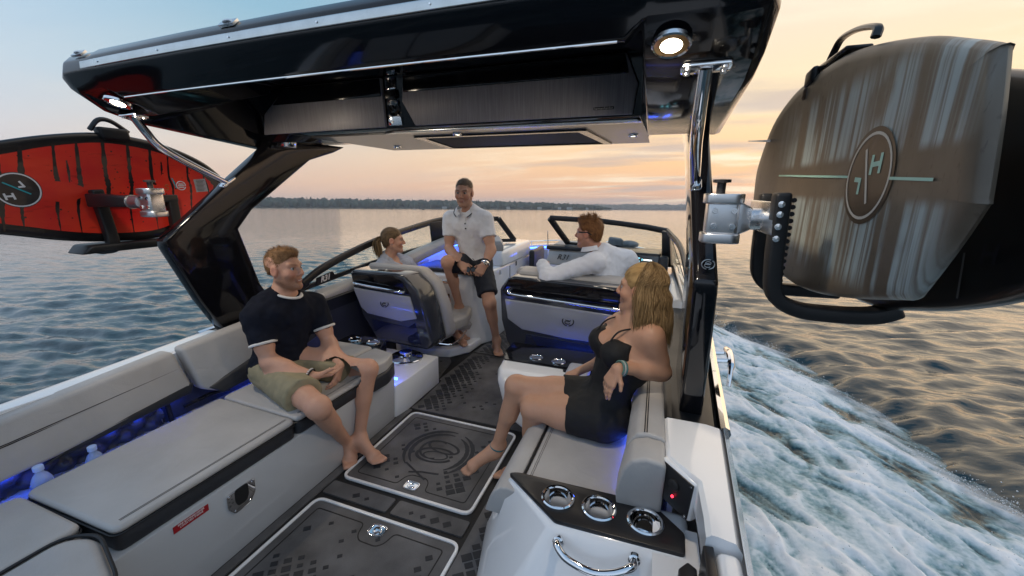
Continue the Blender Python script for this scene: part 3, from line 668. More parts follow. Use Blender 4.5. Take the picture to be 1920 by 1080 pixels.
bm = nb(); hexa(bm, [(-1.082, 1.29, .500), (-1.052, 1.345, .448), (-1.055, 1.55, .462), (-1.066, 1.86, .492), (-1.13, 2.25, .55), (-1.14, 2.25, .625), (-1.10, 1.86, .575), (-1.09, 1.55, .555)], [(-1.17, 1.29, .500), (-1.16, 1.345, .448), (-1.17, 1.55, .462), (-1.17, 1.86, .492), (-1.18, 2.25, .55), (-1.19, 2.25, .625), (-1.19, 1.86, .575), (-1.19, 1.55, .555)]); part('backrest_band', bm, CHAR, b2, bevel=.01)
# quilted recess and LED
QB = mat('quilted_vinyl', (.045, .050, .085), .38, var=.1, bump=.2)
bm = nb(); nu, nv = 90, 26; g = []
for i in range(nu+1):
    row = []
    for j in range(nv+1):
        y = -.05+1.16*i/nu; z = .16+.35*j/nv
        u = (y*.8+z)/.085; v = (y*.8-z)/.085
        d = abs(math.sin(math.pi*u))*abs(math.sin(math.pi*v))
        row.append(bm.verts.new((-1.205+.042*d**.5, y, z)))
    g.append(row)
for i in range(nu):
    for j in range(nv): bm.faces.new((g[i][j], g[i+1][j], g[i+1][j+1], g[i][j+1]))
part('quilted_panel', bm, QB, lng, sharp=0)
bm = nb(); box(bm, (-1.20, 1.67, .33), (.02, 1.1, .33)); part('recess_panel', bm, QB, lng)
bm = nb(); tube(bm, [(-1.17, 1.13, .50), (-1.165, 1.14, .33)], .012, 8); tube(bm, [(-1.16, 1.2, .42), (-1.15, 1.33, .43), (-1.13, 1.42, .42)], .012, 6); part('recess_bracket', bm, PLAST, lng)
bm = nb(); box(bm, (-1.10, .62, .20), (.22, 1.3, .02)); part('storage_shelf', bm, QB, lng)
bm = nb(); tube(bm, [(-1.02, .95, .40), (-1.03, 1.05, .41), (-1.03, 1.12, .41)], .008, 6); part('grab_rail', bm, CHROME, lng)
bm = nb(); hexa(bm, [(-1.180, .02, .425), (-1.160, .02, .425), (-1.160, 1.20, .492), (-1.180, 1.20, .492)], [(-1.180, .02, .429), (-1.160, .02, .429), (-1.160, 1.20, .496), (-1.180, 1.20, .496)]); part('led_strip', bm, BLUELED, lng)
bm = nb(); tube(bm, [(-1.12, 1.46, .448), (-1.12, 1.6, .448), (-1.12, 1.86, .47)], .006, 6); part('led_strip', bm, BLUELED, lng)
bm = nb(); tube(bm, [(-.585, 2.072, .295), (-.455, 2.072, .295)], .010, 6); part('led_strip', bm, BLUELED, lng)
bm = nb(); tube(bm, [(-1.0, 2.27, .40), (-.70, 2.27, .40)], .006, 6); part('led_strip', bm, BLUELED, lng)
# latch pull in the base
def basex(z): return -.478+.026*z/.365
LT = frame((basex(.265)+.0035, .965, .265), (0, 1, 0), (.071, 0, 1))
bm = nb(); o_ = rpoly([(-.062, .052), (-.062, -.015), (-.035, -.058), (.035, -.058), (.062, -.015), (.062, .052)], .012, 3)
zprism(bm, o_, -.004, .005); bm.transform(LT); lp = part('latch_pull', bm, CHROME, base, bevel=.002, seg=2)
bm = nb(); zprism(bm, rpoly([(-.030, .054), (-.030, -.005), (-.018, -.03), (.018, -.03), (.030, -.005), (.030, .054)], .014, 4), .003, .0058); bm.transform(LT); part('finger_hole', bm, GROOVE, lp)
bm = nb()
for x, y in ((-.05, .04), (.05, .04), (-.033, -.044), (.033, -.044)): bm = nb(); lathe(bm, [(.005, .005), (.004, .0068), (0, .007)], (x, y, 0), n=10); bm.transform(LT); part('screw', bm, CHROME, lp)
REDL = mat('red_label', (.34, .012, .018), .4)
LB = frame((basex(.325)+.002, .775, .325), (0, 1, 0), (.071, 0, 1))
bm = nb(); zprism(bm, [(-.062, -.0145), (.062, -.0145), (.062, .0145), (-.062, .0145)], -.001, .001); bm.transform(LB); rl = part('warning_label', bm, REDL, base, smooth=False)
PRINTW = mat('white_print', (.7, .68, .68), .5)
text('lettering', 'FIRE EXTINGUISHER\nLOCATED INSIDE', .0105, LB @ Matrix.Translation((0, .004, .0016)), PRINTW, rl)
bm = nb()
# ------------------------------------------------------------------ starboard lounge
slg = thing('corner_seat', 'grey seat on the starboard side with tall padded backrest, the blonde woman sitting on it', 'bench', (.85, 1.6, 0))
bm = nb(); hexa(bm, [(.62, 1.22, 0), (1.2, 1.22, 0), (1.2, 2.1, 0), (.62, 2.1, 0)], [(.66, 1.22, .36), (1.2, 1.22, .36), (1.2, 2.1, .36), (.66, 2.1, .36)]); part('seat_base', bm, WHITE, slg, bevel=.01)
bm = nb(); zprism(bm, rpoly([(.712, 1.20), (1.12, 1.20), (1.12, 2.08), (.715, 2.08)], .02), .36, .462); part('seat_cushion', bm, GREY, slg, bevel=.018, seg=4)
bm = nb(); sec = [(.58, .335), (.60, .40), (.618, .435), (.645, .458), (.672, .464), (.705, .460), (.705, .335)]
loft(bm, [[(x, 1.19, z) for x, z in sec], [(x, 1.7, z) for x, z in sec], [(x, 2.10, z) for x, z in sec]]); part('front_roll', bm, GREY, slg, bevel=.008, seg=3)
bm = nb(); tube(bm, [(.7085, 1.20, .458), (.7085, 2.08, .458)], .005, 6); part('piping', bm, PIPE, slg)
for x_ in (.735, .742): bm = nb(); tube(bm, [(x_, 1.23, .4626), (x_, 2.06, .4626)], .0013, 5); part('stitching', bm, SEAM, slg)
# padded backrest: light top and inner face, blue-grey aft end
bm = nb(); sec = [(1.085, .47), (1.075, .56), (1.085, .67), (1.115, .718), (1.15, .724), (1.205, .716), (1.215, .69), (1.215, .47)]
loft(bm, [[(x, y, z) for x, z in sec] for y in (1.325, 1.6, 1.85, 2.12)]); bk = part('backrest', bm, GREY, slg, bevel=.012, seg=3)
bm = nb(); sec2 = [(1.068, .465), (1.062, .55), (1.078, .655), (1.105, .70), (1.15, .716), (1.205, .71), (1.213, .69), (1.213, .465)]
loft(bm, [[(x, 1.205+.25*(.70-z)*.15+(.018 if k in (0, 7) else 0), z-.012) for k, (x, z) in enumerate(sec2)], [(x, 1.322, z) for x, z in sec2]]); part('end_bolster', bm, GREY, slg, bevel=.012, seg=3)
bm = nb()
for dx in (0, .008):
    tube(bm, [(1.139+dx, 2.1, .7255), (1.139+dx, 1.33, .7255)], .002, 5)
part('stitching', bm, PIPE, bk)
bm = nb(); tube(bm, [(1.082, 1.25, .464), (1.082, 2.10, .464)], .006, 6); part('led_strip', bm, BLUELED, slg)
# black side panel inboard of the tower foot
bm = nb(); hexa(bm, [(1.217, 1.48, .55), (1.217, 2.6, .55), (1.217, 2.6, .73), (1.217, 1.48, .715)], [(1.235, 1.48, .55), (1.235, 2.6, .55), (1.235, 2.6, .73), (1.235, 1.48, .715)]); part('side_panel', bm, SATIN, slg)
# ------------------------------------------------------------------ cup-holder console at the starboard quarter
con = thing('drink_console', 'white quarter console with three steel cup holders in its black top and curved handle', 'console', (.95, 1.1, 0))
TOPZ = .497
Pt = [(.665, 1.235), (.70, 1.25), (1.185, 1.262), (1.285, 1.165), (1.283, 1.085), (.885, 1.075)]
# walls below the black top
bm = nb(); top = [(.655, 1.23), (.70, 1.252), (1.30, 1.27), (1.30, 1.075), (.885, 1.062)]
hexa(bm, [(.47, 1.46, -.0), (.60, 1.47, -.0), (1.32, 1.47, -.0), (1.32, .70, -.0), (.62, .86, -.0)], [(x, y, TOPZ-.012) for x, y in top])
bm.faces.ensure_lookup_table()
cbody = part('console_body', bm, WHITE, con, bevel=.03, seg=5, ang=20)
bm = nb(); zprism(bm, rpoly(Pt, .012, 3), TOPZ-.016, TOPZ); tp = part('console_top', bm, PLAST, con, bevel=.003, seg=2)
for o_ in (cbody, tp):
    for cx, cy in ((.872, 1.172), (1.015, 1.172), (1.165, 1.168)):
        bm = nb(); lathe(bm, [(0, TOPZ-.11), (.0475, TOPZ-.11), (.0475, TOPZ+.05), (0, TOPZ+.05)], (cx, cy, 0), n=32); cut(o_, bm)
for cx, cy in ((.872, 1.172), (1.015, 1.172), (1.165, 1.168)):
    bm = nb(); lathe(bm, [(.047, TOPZ+.001), (.0585, TOPZ+.001), (.0585, TOPZ+.006), (.054, TOPZ+.010), (.049, TOPZ+.008), (.0465, TOPZ+.002), (.047, TOPZ+.001)], (cx, cy, 0), n=36, cap=False); cu = part('cup_holder', bm, CHROME, con)
    bm = nb(); lathe(bm, [(.0463, TOPZ+.003), (.0455, TOPZ-.01), (.0435, TOPZ-.05), (.043, TOPZ-.07), (.036, TOPZ-.072), (.034, TOPZ-.085), (0, TOPZ-.085)], (cx, cy, 0), n=36, cap=False)
    part('cup_wall', bm, CHROME, cu)
    bm = nb(); lathe(bm, [(.026, TOPZ-.0835), (.026, TOPZ-.082), (0, TOPZ-.082)], (cx, cy, 0), n=24); part('drain', bm, GROOVE, cu)

# ------------------------------------------------------------------ quarter console details
HC = [(.925, .985, .40), (.945, .925, .385), (1.01, .875, .36), (1.08, .865, .362), (1.135, .90, .385), (1.155, .955, .405)]
bm = nb(); tube(bm, cr([(.908, 1.035, .455), (.911, 1.0, .480), (.945, .980, .462), (1.022, .970, .452), (1.085, .970, .472), (1.134, .99, .492), (1.140, 1.035, .475)], 6), .0125, 12); gh = part('grab_handle', bm, CHROME, con, sharp=60)
for p in ((.908, 1.032, .458), (1.140, 1.032, .476)):
    bm = nb(); lathe(bm, [(.018, -.012), (.018, .004), (.014, .008), (0, .010)], p, axis=(0, -.9, .25), n=16); part('handle_foot', bm, CHROME, gh)
# raised plinth with the black socket panel
q = [(1.203, 1.238, .692), (1.292, 1.158, .680), (1.284, 1.164, .552), (1.195, 1.245, .562)]
cq = sum((V(p) for p in q), V())/4; nq = (V(q[1])-V(q[0])).cross(V(q[3])-V(q[0])).normalized()
if nq.y > 0: nq = -nq
bm = nb(); o_ = [cq+(V(p)-cq)*1.15 for p in q]; hexa(bm, o_, [p+V((.10, .12, -.02)) for p in o_])
part('panel_plinth', bm, WHITE, con, bevel=.012, seg=3)
bm = nb(); o_ = [cq+(V(p)-cq)*1.02+nq*.004 for p in q]; hexa(bm, o_, [p-nq*.006 for p in o_]); sp = part('socket_panel', bm, PLAST, con, bevel=.003, seg=2)
bm = nb(); lathe(bm, [(.019, .003), (.019, .010), (.014, .013), (0, .013)], cq+V((.0, 0, .018)), axis=nq, n=20); part('socket_cap', bm, RUBBER, sp)
bm = nb(); lathe(bm, [(.0045, .003), (.0045, .007), (0, .008)], cq+V((-.002, -.005, -.022)), axis=nq, n=12); part('red_light', bm, mat('red_led', (.4, .01, .02), .4, emit=(1, .03, .06), estr=3), sp)
for p in q:
    bm = nb(); lathe(bm, [(.004, .003), (.003, .0065), (0, .0065)], cq+(V(p)-cq)*.88, axis=nq, n=8); part('screw', bm, CHROME, sp)
# gunwale pieces right of the console: recess wall and swing gate corner
bm = nb(); hexa(bm, [(1.19, .72, .47), (1.325, .72, .47), (1.325, 1.20, .47), (1.19, 1.20, .47)], [(1.19, .72, .48), (1.325, .72, .48), (1.325, 1.20, .48), (1.19, 1.20, .48)]); part('recess_floor', bm, WHITE, con)
gate = thing('transom_gate', 'white gate corner with a black upright edge, beside the starboard gunwale', 'gate', (1.35, .8, .3))
bm = nb(); hexa(bm, [(1.328, .56, .3), (1.42, .56, .3), (1.42, .955, .3), (1.328, .955, .3)], [(1.328, .56, .665), (1.385, .56, .665), (1.385, .955, .672), (1.328, .955, .668)]); part('gate_body', bm, WHITE, gate, bevel=.02, seg=4)
bm = nb(); hexa(bm, [(1.298, .56, .3), (1.325, .56, .3), (1.325, .96, .3), (1.298, .96, .3)], [(1.300, .56, .672), (1.325, .56, .672), (1.325, .96, .668), (1.300, .96, .664)]); part('gate_edge', bm, PLAST, gate, bevel=.004)
bm = nb(); zprism(bm, [(1.245, .75), (1.297, .75), (1.297, .97), (1.275, .985), (1.250, .955)], .54, .575); part('gate_latch', bm, PLAST, gate, bevel=.006)
# ------------------------------------------------------------------ forward drink console behind the helm seat
fc = thing('helm_console', 'white rounded console behind the helm seat with black top and two cup holders', 'console', (.5, 2.45, 0))
bm = nb(); rows = []
for y, x0, zt in ((2.16, .30, .33), (2.22, .22, .385), (2.30, .185, .40), (2.72, .13, .40)):
    rows.append([(x0+.22, y, 0), (x0+.06, y, .10), (x0, y, zt-.05), (x0+.02, y, zt), (1.2, y, zt), (1.2, y, 0)])
loft(bm, rows); part('console_body', bm, WHITE, fc, bevel=.02, seg=4, ang=25)
bm = nb(); zprism(bm, rpoly([(.20, 2.40), (.62, 2.40), (.62, 2.36), (1.1, 2.36), (1.1, 2.73), (.15, 2.73), (.15, 2.52)], .02), .395, .406); part('console_top', bm, BLACK, fc, bevel=.002)
for cx in (.40, .565):
    bm = nb(); lathe(bm, [(.040, .406), (.049, .406), (.049, .412), (.043, .415), (.039, .4115), (.0, .4105)], (cx, 2.50 if cx < .5 else 2.485, 0), n=28, cap=False); part('cup_holder', bm, CHROME, fc)
BLUEP = mat('pale_vinyl', (.40, .41, .46), .5)
bm = nb(); zprism(bm, rpoly([(.66, 2.13), (.80, 2.13), (.80, 2.40), (.66, 2.40)], .03), .40, .465); part('arm_pad', bm, BLUEP, fc, bevel=.02, seg=3)
bm = nb(); box(bm, (.90, 2.25, .415), (.16, .2, .02)); part('tray', bm, WHITE, fc, bevel=.004)
bm = nb(); box(bm, (.7, 2.90, .155), (.6, .02, .006)); part('led_strip', bm, BLUELED, fc)
bm = nb(); tube(bm, [(.83, 2.345, .432), (.97, 2.345, .432)], .004, 6); part('led_strip', bm, BLUELED, fc)
# ------------------------------------------------------------------ swivel passenger seat (port) and double helm seat (starboard)
def emblem(c, u, v, r, m, parent):
    """small wreath ring with a script letter, embroidered"""
    M_ = frame(c, u, v); bm = nb()
    for a0, a1 in ((70, 260), (-80, 50)):
        P = [(r*math.cos(math.radians(a0+(a1-a0)*k/18)), r*.82*math.sin(math.radians(a0+(a1-a0)*k/18)), 0) for k in range(19)]
        tube(bm, P, r*.10, 5)
    P = [(r*.42*math.cos(math.radians(a)), r*.2+r*.26*math.sin(math.radians(a)), 0) for a in range(0, 361, 20)]; tube(bm, P, r*.06, 5)
    P = [(-.05*r+r*.48*math.cos(math.radians(a)), -r*.2+r*.32*math.sin(math.radians(a)), 0) for a in range(30, 331, 20)]; tube(bm, P, r*.08, 5)
    bm.transform(M_); part('emblem', bm, m, parent, sharp=0)
def seat_shell(poly, y_top, y_bot, depth, z0, z1):
    """outline (x, z) in the rear plane, leaning; returns rear ring and front ring"""
    f = lambda z: y_bot+(y_top-y_bot)*(z-z0)/(z1-z0)
    a = [(x, f(z), z) for x, z in poly]; return a, [(x, y+depth, z) for x, y, z in a]
ps = thing('passenger_seat', 'narrow swivel seat with graphite back shell and grey bolster, woman sitting in it', 'seat', (-.82, 2.6, .25))
def rear_y(z): return 2.62-.14*(z-.27)/.68
sh = [(-1.045, .29), (-.555, .275), (-.50, .34), (-.52, .62), (-.56, .80), (-.66, .915), (-.74, .925), (-1.12, .925), (-1.16, .90), (-1.165, .72), (-1.14, .52)]
bm = nb(); a = [(x, rear_y(z), z) for x, z in sh]; b = [(x*1.0+(.0 if x < -.8 else .03), rear_y(z)+.20, z+.0) for x, z in sh]; hexa(bm, a, b); shell = part('back_shell', bm, SHELL, ps, bevel=.022, seg=3, ang=35)
Tt = lambda x, z, d: (x, rear_y(z)-d, z)
bm = nb(); o_ = [(-1.135, .885), (-1.12, .905), (-.75, .905), (-.67, .87), (-.615, .76), (-1.15, .79)]; hexa(bm, [Tt(x, z, .006) for x, z in o_], [Tt(x, z, -.01) for x, z in o_]); part('gloss_band', bm, BLACK, shell, bevel=.004)
bm = nb(); o_ = [(-1.155, .775), (-.625, .745), (-.60, .555), (-.75, .515), (-1.07, .55), (-1.12, .60)]; hexa(bm, [Tt(x, z, .013) for x, z in o_], [Tt(x, z, -.01) for x, z in o_]); sp_ = part('silver_panel', bm, SILVER, shell, bevel=.010, seg=3)
emblem((-.87, rear_y(.665)-.0150, .665), (1, 0, 0), (0, .2, 1), .036, PIPE, sp_)
bm = nb(); tube(bm, cr([Tt(-1.12, .815, -.0), Tt(-1.10, .815, .03), Tt(-.90, .800, .034), Tt(-.69, .785, .03), Tt(-.665, .785, .0)], 6), .0125, 10); part('grab_rail', bm, CHROME, shell)
bm = nb(); o_ = [(-1.05, .50), (-.70, .47), (-.62, .52), (-.60, .32), (-1.03, .33)]; hexa(bm, [Tt(x, z, .004) for x, z in o_], [Tt(x, z, -.01) for x, z in o_]); part('lower_panel', bm, mat('navy_gloss', (.012, .016, .04), .1, coat=.8), shell, bevel=.004)
# grey padded bolster that wraps the front of the shell
bm = nb(); gp = [(-1.06, .30), (-.56, .28), (-.475, .36), (-.49, .63), (-.54, .83), (-.66, .945), (-1.13, .945), (-1.175, .91), (-1.18, .70), (-1.15, .5)]
hexa(bm, [(x+(.03 if x > -.8 else 0), rear_y(z)+.202, z) for x, z in gp], [(x+(.04 if x > -.8 else 0), rear_y(z)+.33, z-.01) for x, z in gp]); part('backrest', bm, GREY2, ps, bevel=.04, seg=5, ang=40)
bm = nb(); hexa(bm, [(-1.1, 2.85, .33), (-.50, 2.85, .33), (-.42, 3.10, .335), (-.50, 3.35, .34), (-1.1, 3.35, .34)], [(-1.1, 2.85, .44), (-.50, 2.85, .44), (-.42, 3.10, .445), (-.50, 3.35, .46), (-1.1, 3.35, .46)]); part('seat_cushion', bm, GREY2, ps, bevel=.03, seg=4)
bm = nb(); lathe(bm, [(.135, .252), (.135, .262), (.12, .272), (.06, .276), (.05, .285), (.05, .31), (0, .31)], (-.66, 2.47, 0), n=36); part('pedestal', bm, CHROME, ps)
bm = nb(); tube(bm, cr([(-.52, 2.75, .29), (-.43, 2.80, .275), (-.405, 2.90, .29), (-.40, 3.02, .33)], 6), .009, 8); part('adjust_bar', bm, CHROME, ps)
hs = thing('helm_chair', 'wide double helm seat with chrome rail across its back', 'seat', (.5, 3.0, 0))
def ry(z): return 2.93-.12*(z-.20)/.70
sh = [(.08, .185), (.60, .165), (1.04, .19), (1.06, .50), (1.05, .83), (.98, .88), (.12, .905), (.065, .885), (-.005, .79), (-.01, .52), (.02, .35)]
bm = nb(); hexa(bm, [(x, ry(z), z) for x, z in sh], [(x, ry(z)+.22, z) for x, z in sh]); shell = part('back_shell', bm, SHELL, hs, bevel=.02, seg=3, ang=35)
Tt = lambda x, z, d: (x, ry(z)-d, z)
bm = nb(); o_ = [(.075, .88), (.13, .892), (1.03, .865), (1.035, .725), (.055, .74), (.02, .78)]; hexa(bm, [Tt(x, z, .006) for x, z in o_], [Tt(x, z, -.01) for x, z in o_]); part('gloss_band', bm, BLACK, shell, bevel=.004)
bm = nb(); o_ = [(.035, .715), (1.03, .665), (1.03, .42), (.50, .43), (.17, .46), (.05, .54)]; hexa(bm, [Tt(x, z, .014) for x, z in o_], [Tt(x, z, -.01) for x, z in o_]); sp_ = part('silver_panel', bm, SILVER, shell, bevel=.012, seg=3)
emblem((.545, ry(.585)-.0165, .585), (1, 0, 0), (0, .17, 1), .043, PIPE, sp_)
bm = nb(); tube(bm, cr([Tt(.09, .80, 0), Tt(.085, .79, .03), Tt(.13, .770, .042), Tt(.5, .752, .045), Tt(.95, .728, .042), Tt(.99, .73, .0)], 6), .015, 10); part('grab_rail', bm, CHROME, shell)
bm = nb(); o_ = [(.20, .425), (1.03, .385), (1.03, .20), (.60, .18), (.16, .20)]; hexa(bm, [Tt(x, z, .004) for x, z in o_], [Tt(x, z, -.01) for x, z in o_]); part('lower_panel', bm, MATS['navy_gloss'], shell, bevel=.004)
bm = nb(); hexa(bm, [(.04, 3.05, .30), (1.06, 3.05, .30), (1.06, 3.05, .885), (.05, 3.05, .925)], [(.04, 3.20, .30), (1.06, 3.20, .30), (1.06, 3.18, .885), (.05, 3.18, .925)]); part('backrest', bm, GREY2, hs, bevel=.035, seg=4)
bm = nb(); hexa(bm, [(.10, 2.93, .893), (1.04, 2.93, .868), (1.04, 3.17, .870), (.08, 3.17, .90)], [(.12, 2.95, .925), (1.02, 2.95, .893), (1.02, 3.15, .898), (.10, 3.15, .935)]); part('top_pad', bm, GREY2, hs, bevel=.018, seg=3)
bm = nb(); box(bm, (.55, 3.40, .42), (1.0, .48, .14)); part('seat_cushion', bm, GREY2, hs, bevel=.035, seg=4)
bm = nb(); box(bm, (.55, 3.25, .17), (.8, .6, .34)); part('seat_base', bm, WHITE, hs, bevel=.02)
# ------------------------------------------------------------------ port console with galley seat
pc = thing('port_console', 'white moulded console ahead of the passenger seat with grey padded surround', 'console', (-.8, 3.9, 0))
bm = nb(); bot = [(-1.25, 3.42), (-.62, 3.42), (-.47, 3.50), (-.40, 3.62), (-.36, 4.9), (-1.25, 4.9)]
tp_ = [(-1.25, 3.36), (-.62, 3.34), (-.50, 3.38), (-.45, 3.50), (-.40, 4.9), (-1.25, 4.9)]
hexa(bm, [(x, y, 0) for x, y in bot], [(x, y, .745) for x, y in tp_]); body = part('console_body', bm, WHITE, pc, bevel=.03, seg=4, ang=25)
bm = nb(); hexa(bm, [(-.62, 3.95, .74), (-.41, 3.95, .74), (-.385, 4.9, .74), (-.62, 4.9, .74)], [(-.60, 3.97, .90), (-.43, 3.97, .90), (-.40, 4.9, .93), (-.60, 4.9, .93)]); part('side_coaming', bm, WHITE, pc, bevel=.025, seg=3)
# step with mat at its foot
bm = nb(); zprism(bm, [(-1.2, 3.06), (-.86, 3.04), (-.62, 3.10), (-.49, 3.28), (-.47, 3.55), (-1.2, 3.5)], -.004, .085); stp = part('step', bm, WHITE, pc, bevel=.02, seg=3)
SP = [(-1.1, 3.14), (-.80, 3.12), (-.65, 3.17), (-.56, 3.30), (-.60, 3.42), (-1.1, 3.42)]
bm = nb(); zprism(bm, SP, .083, .089); sm = part('deck_mat', bm, MATF, pc); lozenges(SP, .089, lambda x, y: .75, sm)
bm = nb(); hexa(bm, [(-1.2, 3.30, .20), (-.66, 3.28, .20), (-.55, 3.40, .19), (-.62, 3.45, .19), (-1.2, 3.45, .19)], [(-1.2, 3.22, .30), (-.80, 3.20, .30), (-.52, 3.41, .25), (-.6, 3.46, .31), (-1.2, 3.46, .31)]); part('foot_rest', bm, GREY2, pc, bevel=.012)
bm = nb(); hexa(bm, [(-1.23, 3.345, .66), (-.74, 3.33, .66), (-.74, 3.36, .66), (-1.23, 3.37, .66)], [(-1.23, 3.345, .69), (-.74, 3.33, .69), (-.74, 3.36, .69), (-1.23, 3.37, .69)]); part('drawer_trim', bm, CHROME, pc, bevel=.003)
bm = nb(); box(bm, (-.93, 3.385, .45), (.5, .03, .26)); dr = part('drawer_front', bm, WHITE, pc, bevel=.012)
bm = nb(); box(bm, (-.78, 3.366, .53), (.075, .012, .05)); part('drawer_latch', bm, CHROME, dr, bevel=.006)
bm = nb(); zprism(bm, rpoly([(-1.18, 3.42), (-.56, 3.40), (-.50, 3.46), (-.52, 3.86), (-1.18, 3.86)], .03), .746, .785); part('seat_pad', bm, CHAR, pc, bevel=.012)
# padded surround rising to the wind screen
bm = nb(); path = cr([(-1.25, 3.36, .84), (-1.22, 3.75, .90), (-1.10, 4.15, .98), (-.85, 4.30, 1.0), (-.62, 4.20, .99), (-.50, 3.98, .955)], 5)
rows = []
for i, p in enumerate(path):
    t = (path[min(i+1, len(path)-1)]-path[max(i-1, 0)]).normalized(); nn = V((t.y, -t.x, 0)).normalized()
    rows.append([p+nn*(.065)+V((0, 0, -.055)), p+nn*.07+V((0, 0, .02)), p+nn*.03+V((0, 0, .055)), p-nn*.05+V((0, 0, .055)), p-nn*.08+V((0, 0, .01)), p-nn*.08+V((0, 0, -.055))])
loft(bm, rows); part('padded_surround', bm, GREY2, pc, bevel=.01, seg=2)
bm = nb(); rows = [[p+V((0, 0, -.05)), p+V((0, 0, -.05))-V((0, 0, .18+.0)), p+V((.0, .03, -.23)), p+V((.0, .03, -.05))] for p in path]; loft(bm, rows); part('surround_wall', bm, WHITE, pc)
bm = nb(); tube(bm, [p+V((0, -.0, -.062))+V((.02, -.02, 0)) for p in path[2:-6]], .007, 6); part('led_strip', bm, BLUELED, pc)
bm = nb(); box(bm, (-.408, 3.86, .70), (.012, .035, .055)); part('door_latch', bm, CHROME, pc, bevel=.004)
bm = nb(); box(bm, (-.392, 4.12, .66), (.006, .008, .13)); part('door_slot', bm, GROOVE, pc)
bm = nb(); box(bm, (-.388, 4.32, .72), (.006, .03, .05)); part('door_slot', bm, GROOVE, pc)
# ------------------------------------------------------------------ bow: liners, cushions, rail
bw = thing('bow_lounge', 'open bow seating ahead of the windscreen with blue lit side and silver R31 panel', 'seating', (0, 5.2, 0))
for s in (-1, 1):
    bm = nb(); rows = []
    for y in np.linspace(4.0, 6.4, 12):
        h, z = sheer(y); i = max(h-.2, .05)
        rows.append([(s*i, y, .0), (s*i, y, z-.012), (s*(i+.02), y, z-.012), (s*(i+.02), y, .0)])
    loft(bm, rows); part('bow_liner', bm, WHITE, bw)
    bm = nb(); rows = []
    for y in np.linspace(5.0, 6.2, 8):
        h, z = sheer(y); i = max(h-.2, .05)
        rows.append([(s*(i-.09), y, .34), (s*(i-.07), y, z-.08), (s*(i-.02), y, z-.05), (s*(i-.005), y, .34)])
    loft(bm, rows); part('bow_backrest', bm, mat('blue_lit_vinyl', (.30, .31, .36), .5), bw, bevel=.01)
    bm = nb(); rows = []
    for y in np.linspace(4.95, 6.2, 8):
        h, z = sheer(y); i = max(h-.29, .04)
        rows.append([(s*.28 if i > .3 else s*i*.6, y, .30), (s*.28 if i > .3 else s*i*.6, y, .40), (s*i, y, .40), (s*i, y, .30)])
    loft(bm, rows); part('bow_cushion', bm, GREY, bw, bevel=.02)
    bm = nb(); tube(bm, [(s*max(sheer(y)[0]-.10, .02), y, sheer(y)[1]+.055) for y in np.linspace(4.3, 6.5, 20)], .009, 8); br = part('bow_rail', bm, CHROME, bw)
    for y in (4.4, 5.0, 5.6, 6.1):
        bm = nb(); tube(bm, [(s*max(sheer(y)[0]-.10, .02), y, sheer(y)[1]-.01), (s*max(sheer(y)[0]-.10, .02), y, sheer(y)[1]+.055)], .008, 6); part('rail_post', bm, CHROME, br)
    bm = nb(); tube(bm, [(s*max(sheer(y)[0]-.215, .02), y, sheer(y)[1]-.04) for y in np.linspace(4.9, 6.3, 14)], .010, 6); part('led_strip', bm, BLUELED, bw)
bm = nb(); box(bm, (-.315, 4.93, .60), (.07, .5, .45)); part('lounge_back', bm, CHAR, bw, bevel=.025)
# ------------------------------------------------------------------ starboard helm station
hd_ = thing('helm_dash', 'black helm dash with glowing screen on the white starboard console', 'dashboard', (.8, 4.0, 0))
bm = nb(); hexa(bm, [(.02, 4.42, 0), (1.25, 3.85, 0), (1.25, 4.9, 0), (.05, 4.9, 0)], [(.05, 4.46, .66), (1.25, 3.80, .76), (1.25, 4.9, .86), (.05, 4.9, .86)]); part('console_body', bm, WHITE, hd_, bevel=.02)
bm = nb(); hexa(bm, [(-.085, 4.50, .70), (.43, 4.50, .70), (.43, 4.62, .70), (-.085, 4.62, .70)], [(-.06, 4.56, .875), (.42, 4.56, .875), (.42, 4.66, .875), (-.06, 4.66, .875)]); rp_ = part('silver_panel', bm, mat('brushed_silver', (.46, .45, .44), .3, .4, var=.06), hd_, bevel=.012)
RM = frame((.115, 4.5225, .79), (1, 0, 0), (0, .06, .175)); text('lettering', 'R31', .088, RM @ Matrix.Translation((0, 0, .002)), PIPE, rp_, shear=.35, bold=.0)
bm = nb(); box(bm, (.18, 4.60, .895), (.54, .16, .045)); part('bulkhead_pad', bm, CHAR, hd_, bevel=.018)
bm = nb(); hexa(bm, [(-.02, 4.62, .915), (.46, 4.62, .915), (.46, 4.9, .93), (.0, 4.9, .93)], [(-.02, 4.62, .925), (.46, 4.62, .925), (.46, 4.9, .94), (.0, 4.9, .94)]); part('dash_shelf', bm, GREY2, hd_)
bm = nb(); hexa(bm, [(.52, 3.93, .72), (1.17, 3.80, .74), (1.20, 4.5, .74), (.5, 4.5, .72)], [(.56, 3.96, .985), (1.165, 3.84, .99), (1.20, 4.5, .95), (.52, 4.5, .95)]); dh = part('dash_hood', bm, PLAST, hd_, bevel=.02)
SCR = mat('screen_glass', (.01, .014, .02), .12, coat=1)
c0 = V((.98, 3.845, .885)); SM = frame(c0, (1, -.195, 0), (0, .10, 1))
bm = nb(); box(bm, (0, 0, 0), (.36, .17, .012)); bm.transform(SM); sc_ = part('screen', bm, SCR, dh, bevel=.004)
ICON = mat('screen_icons', (.2, .6, .7), .4, emit=(.25, .75, .9), estr=1.6); ICW = mat('screen_white', (.6, .6, .6), .4, emit=(.8, .85, .85), estr=1.6)
bm = nb()
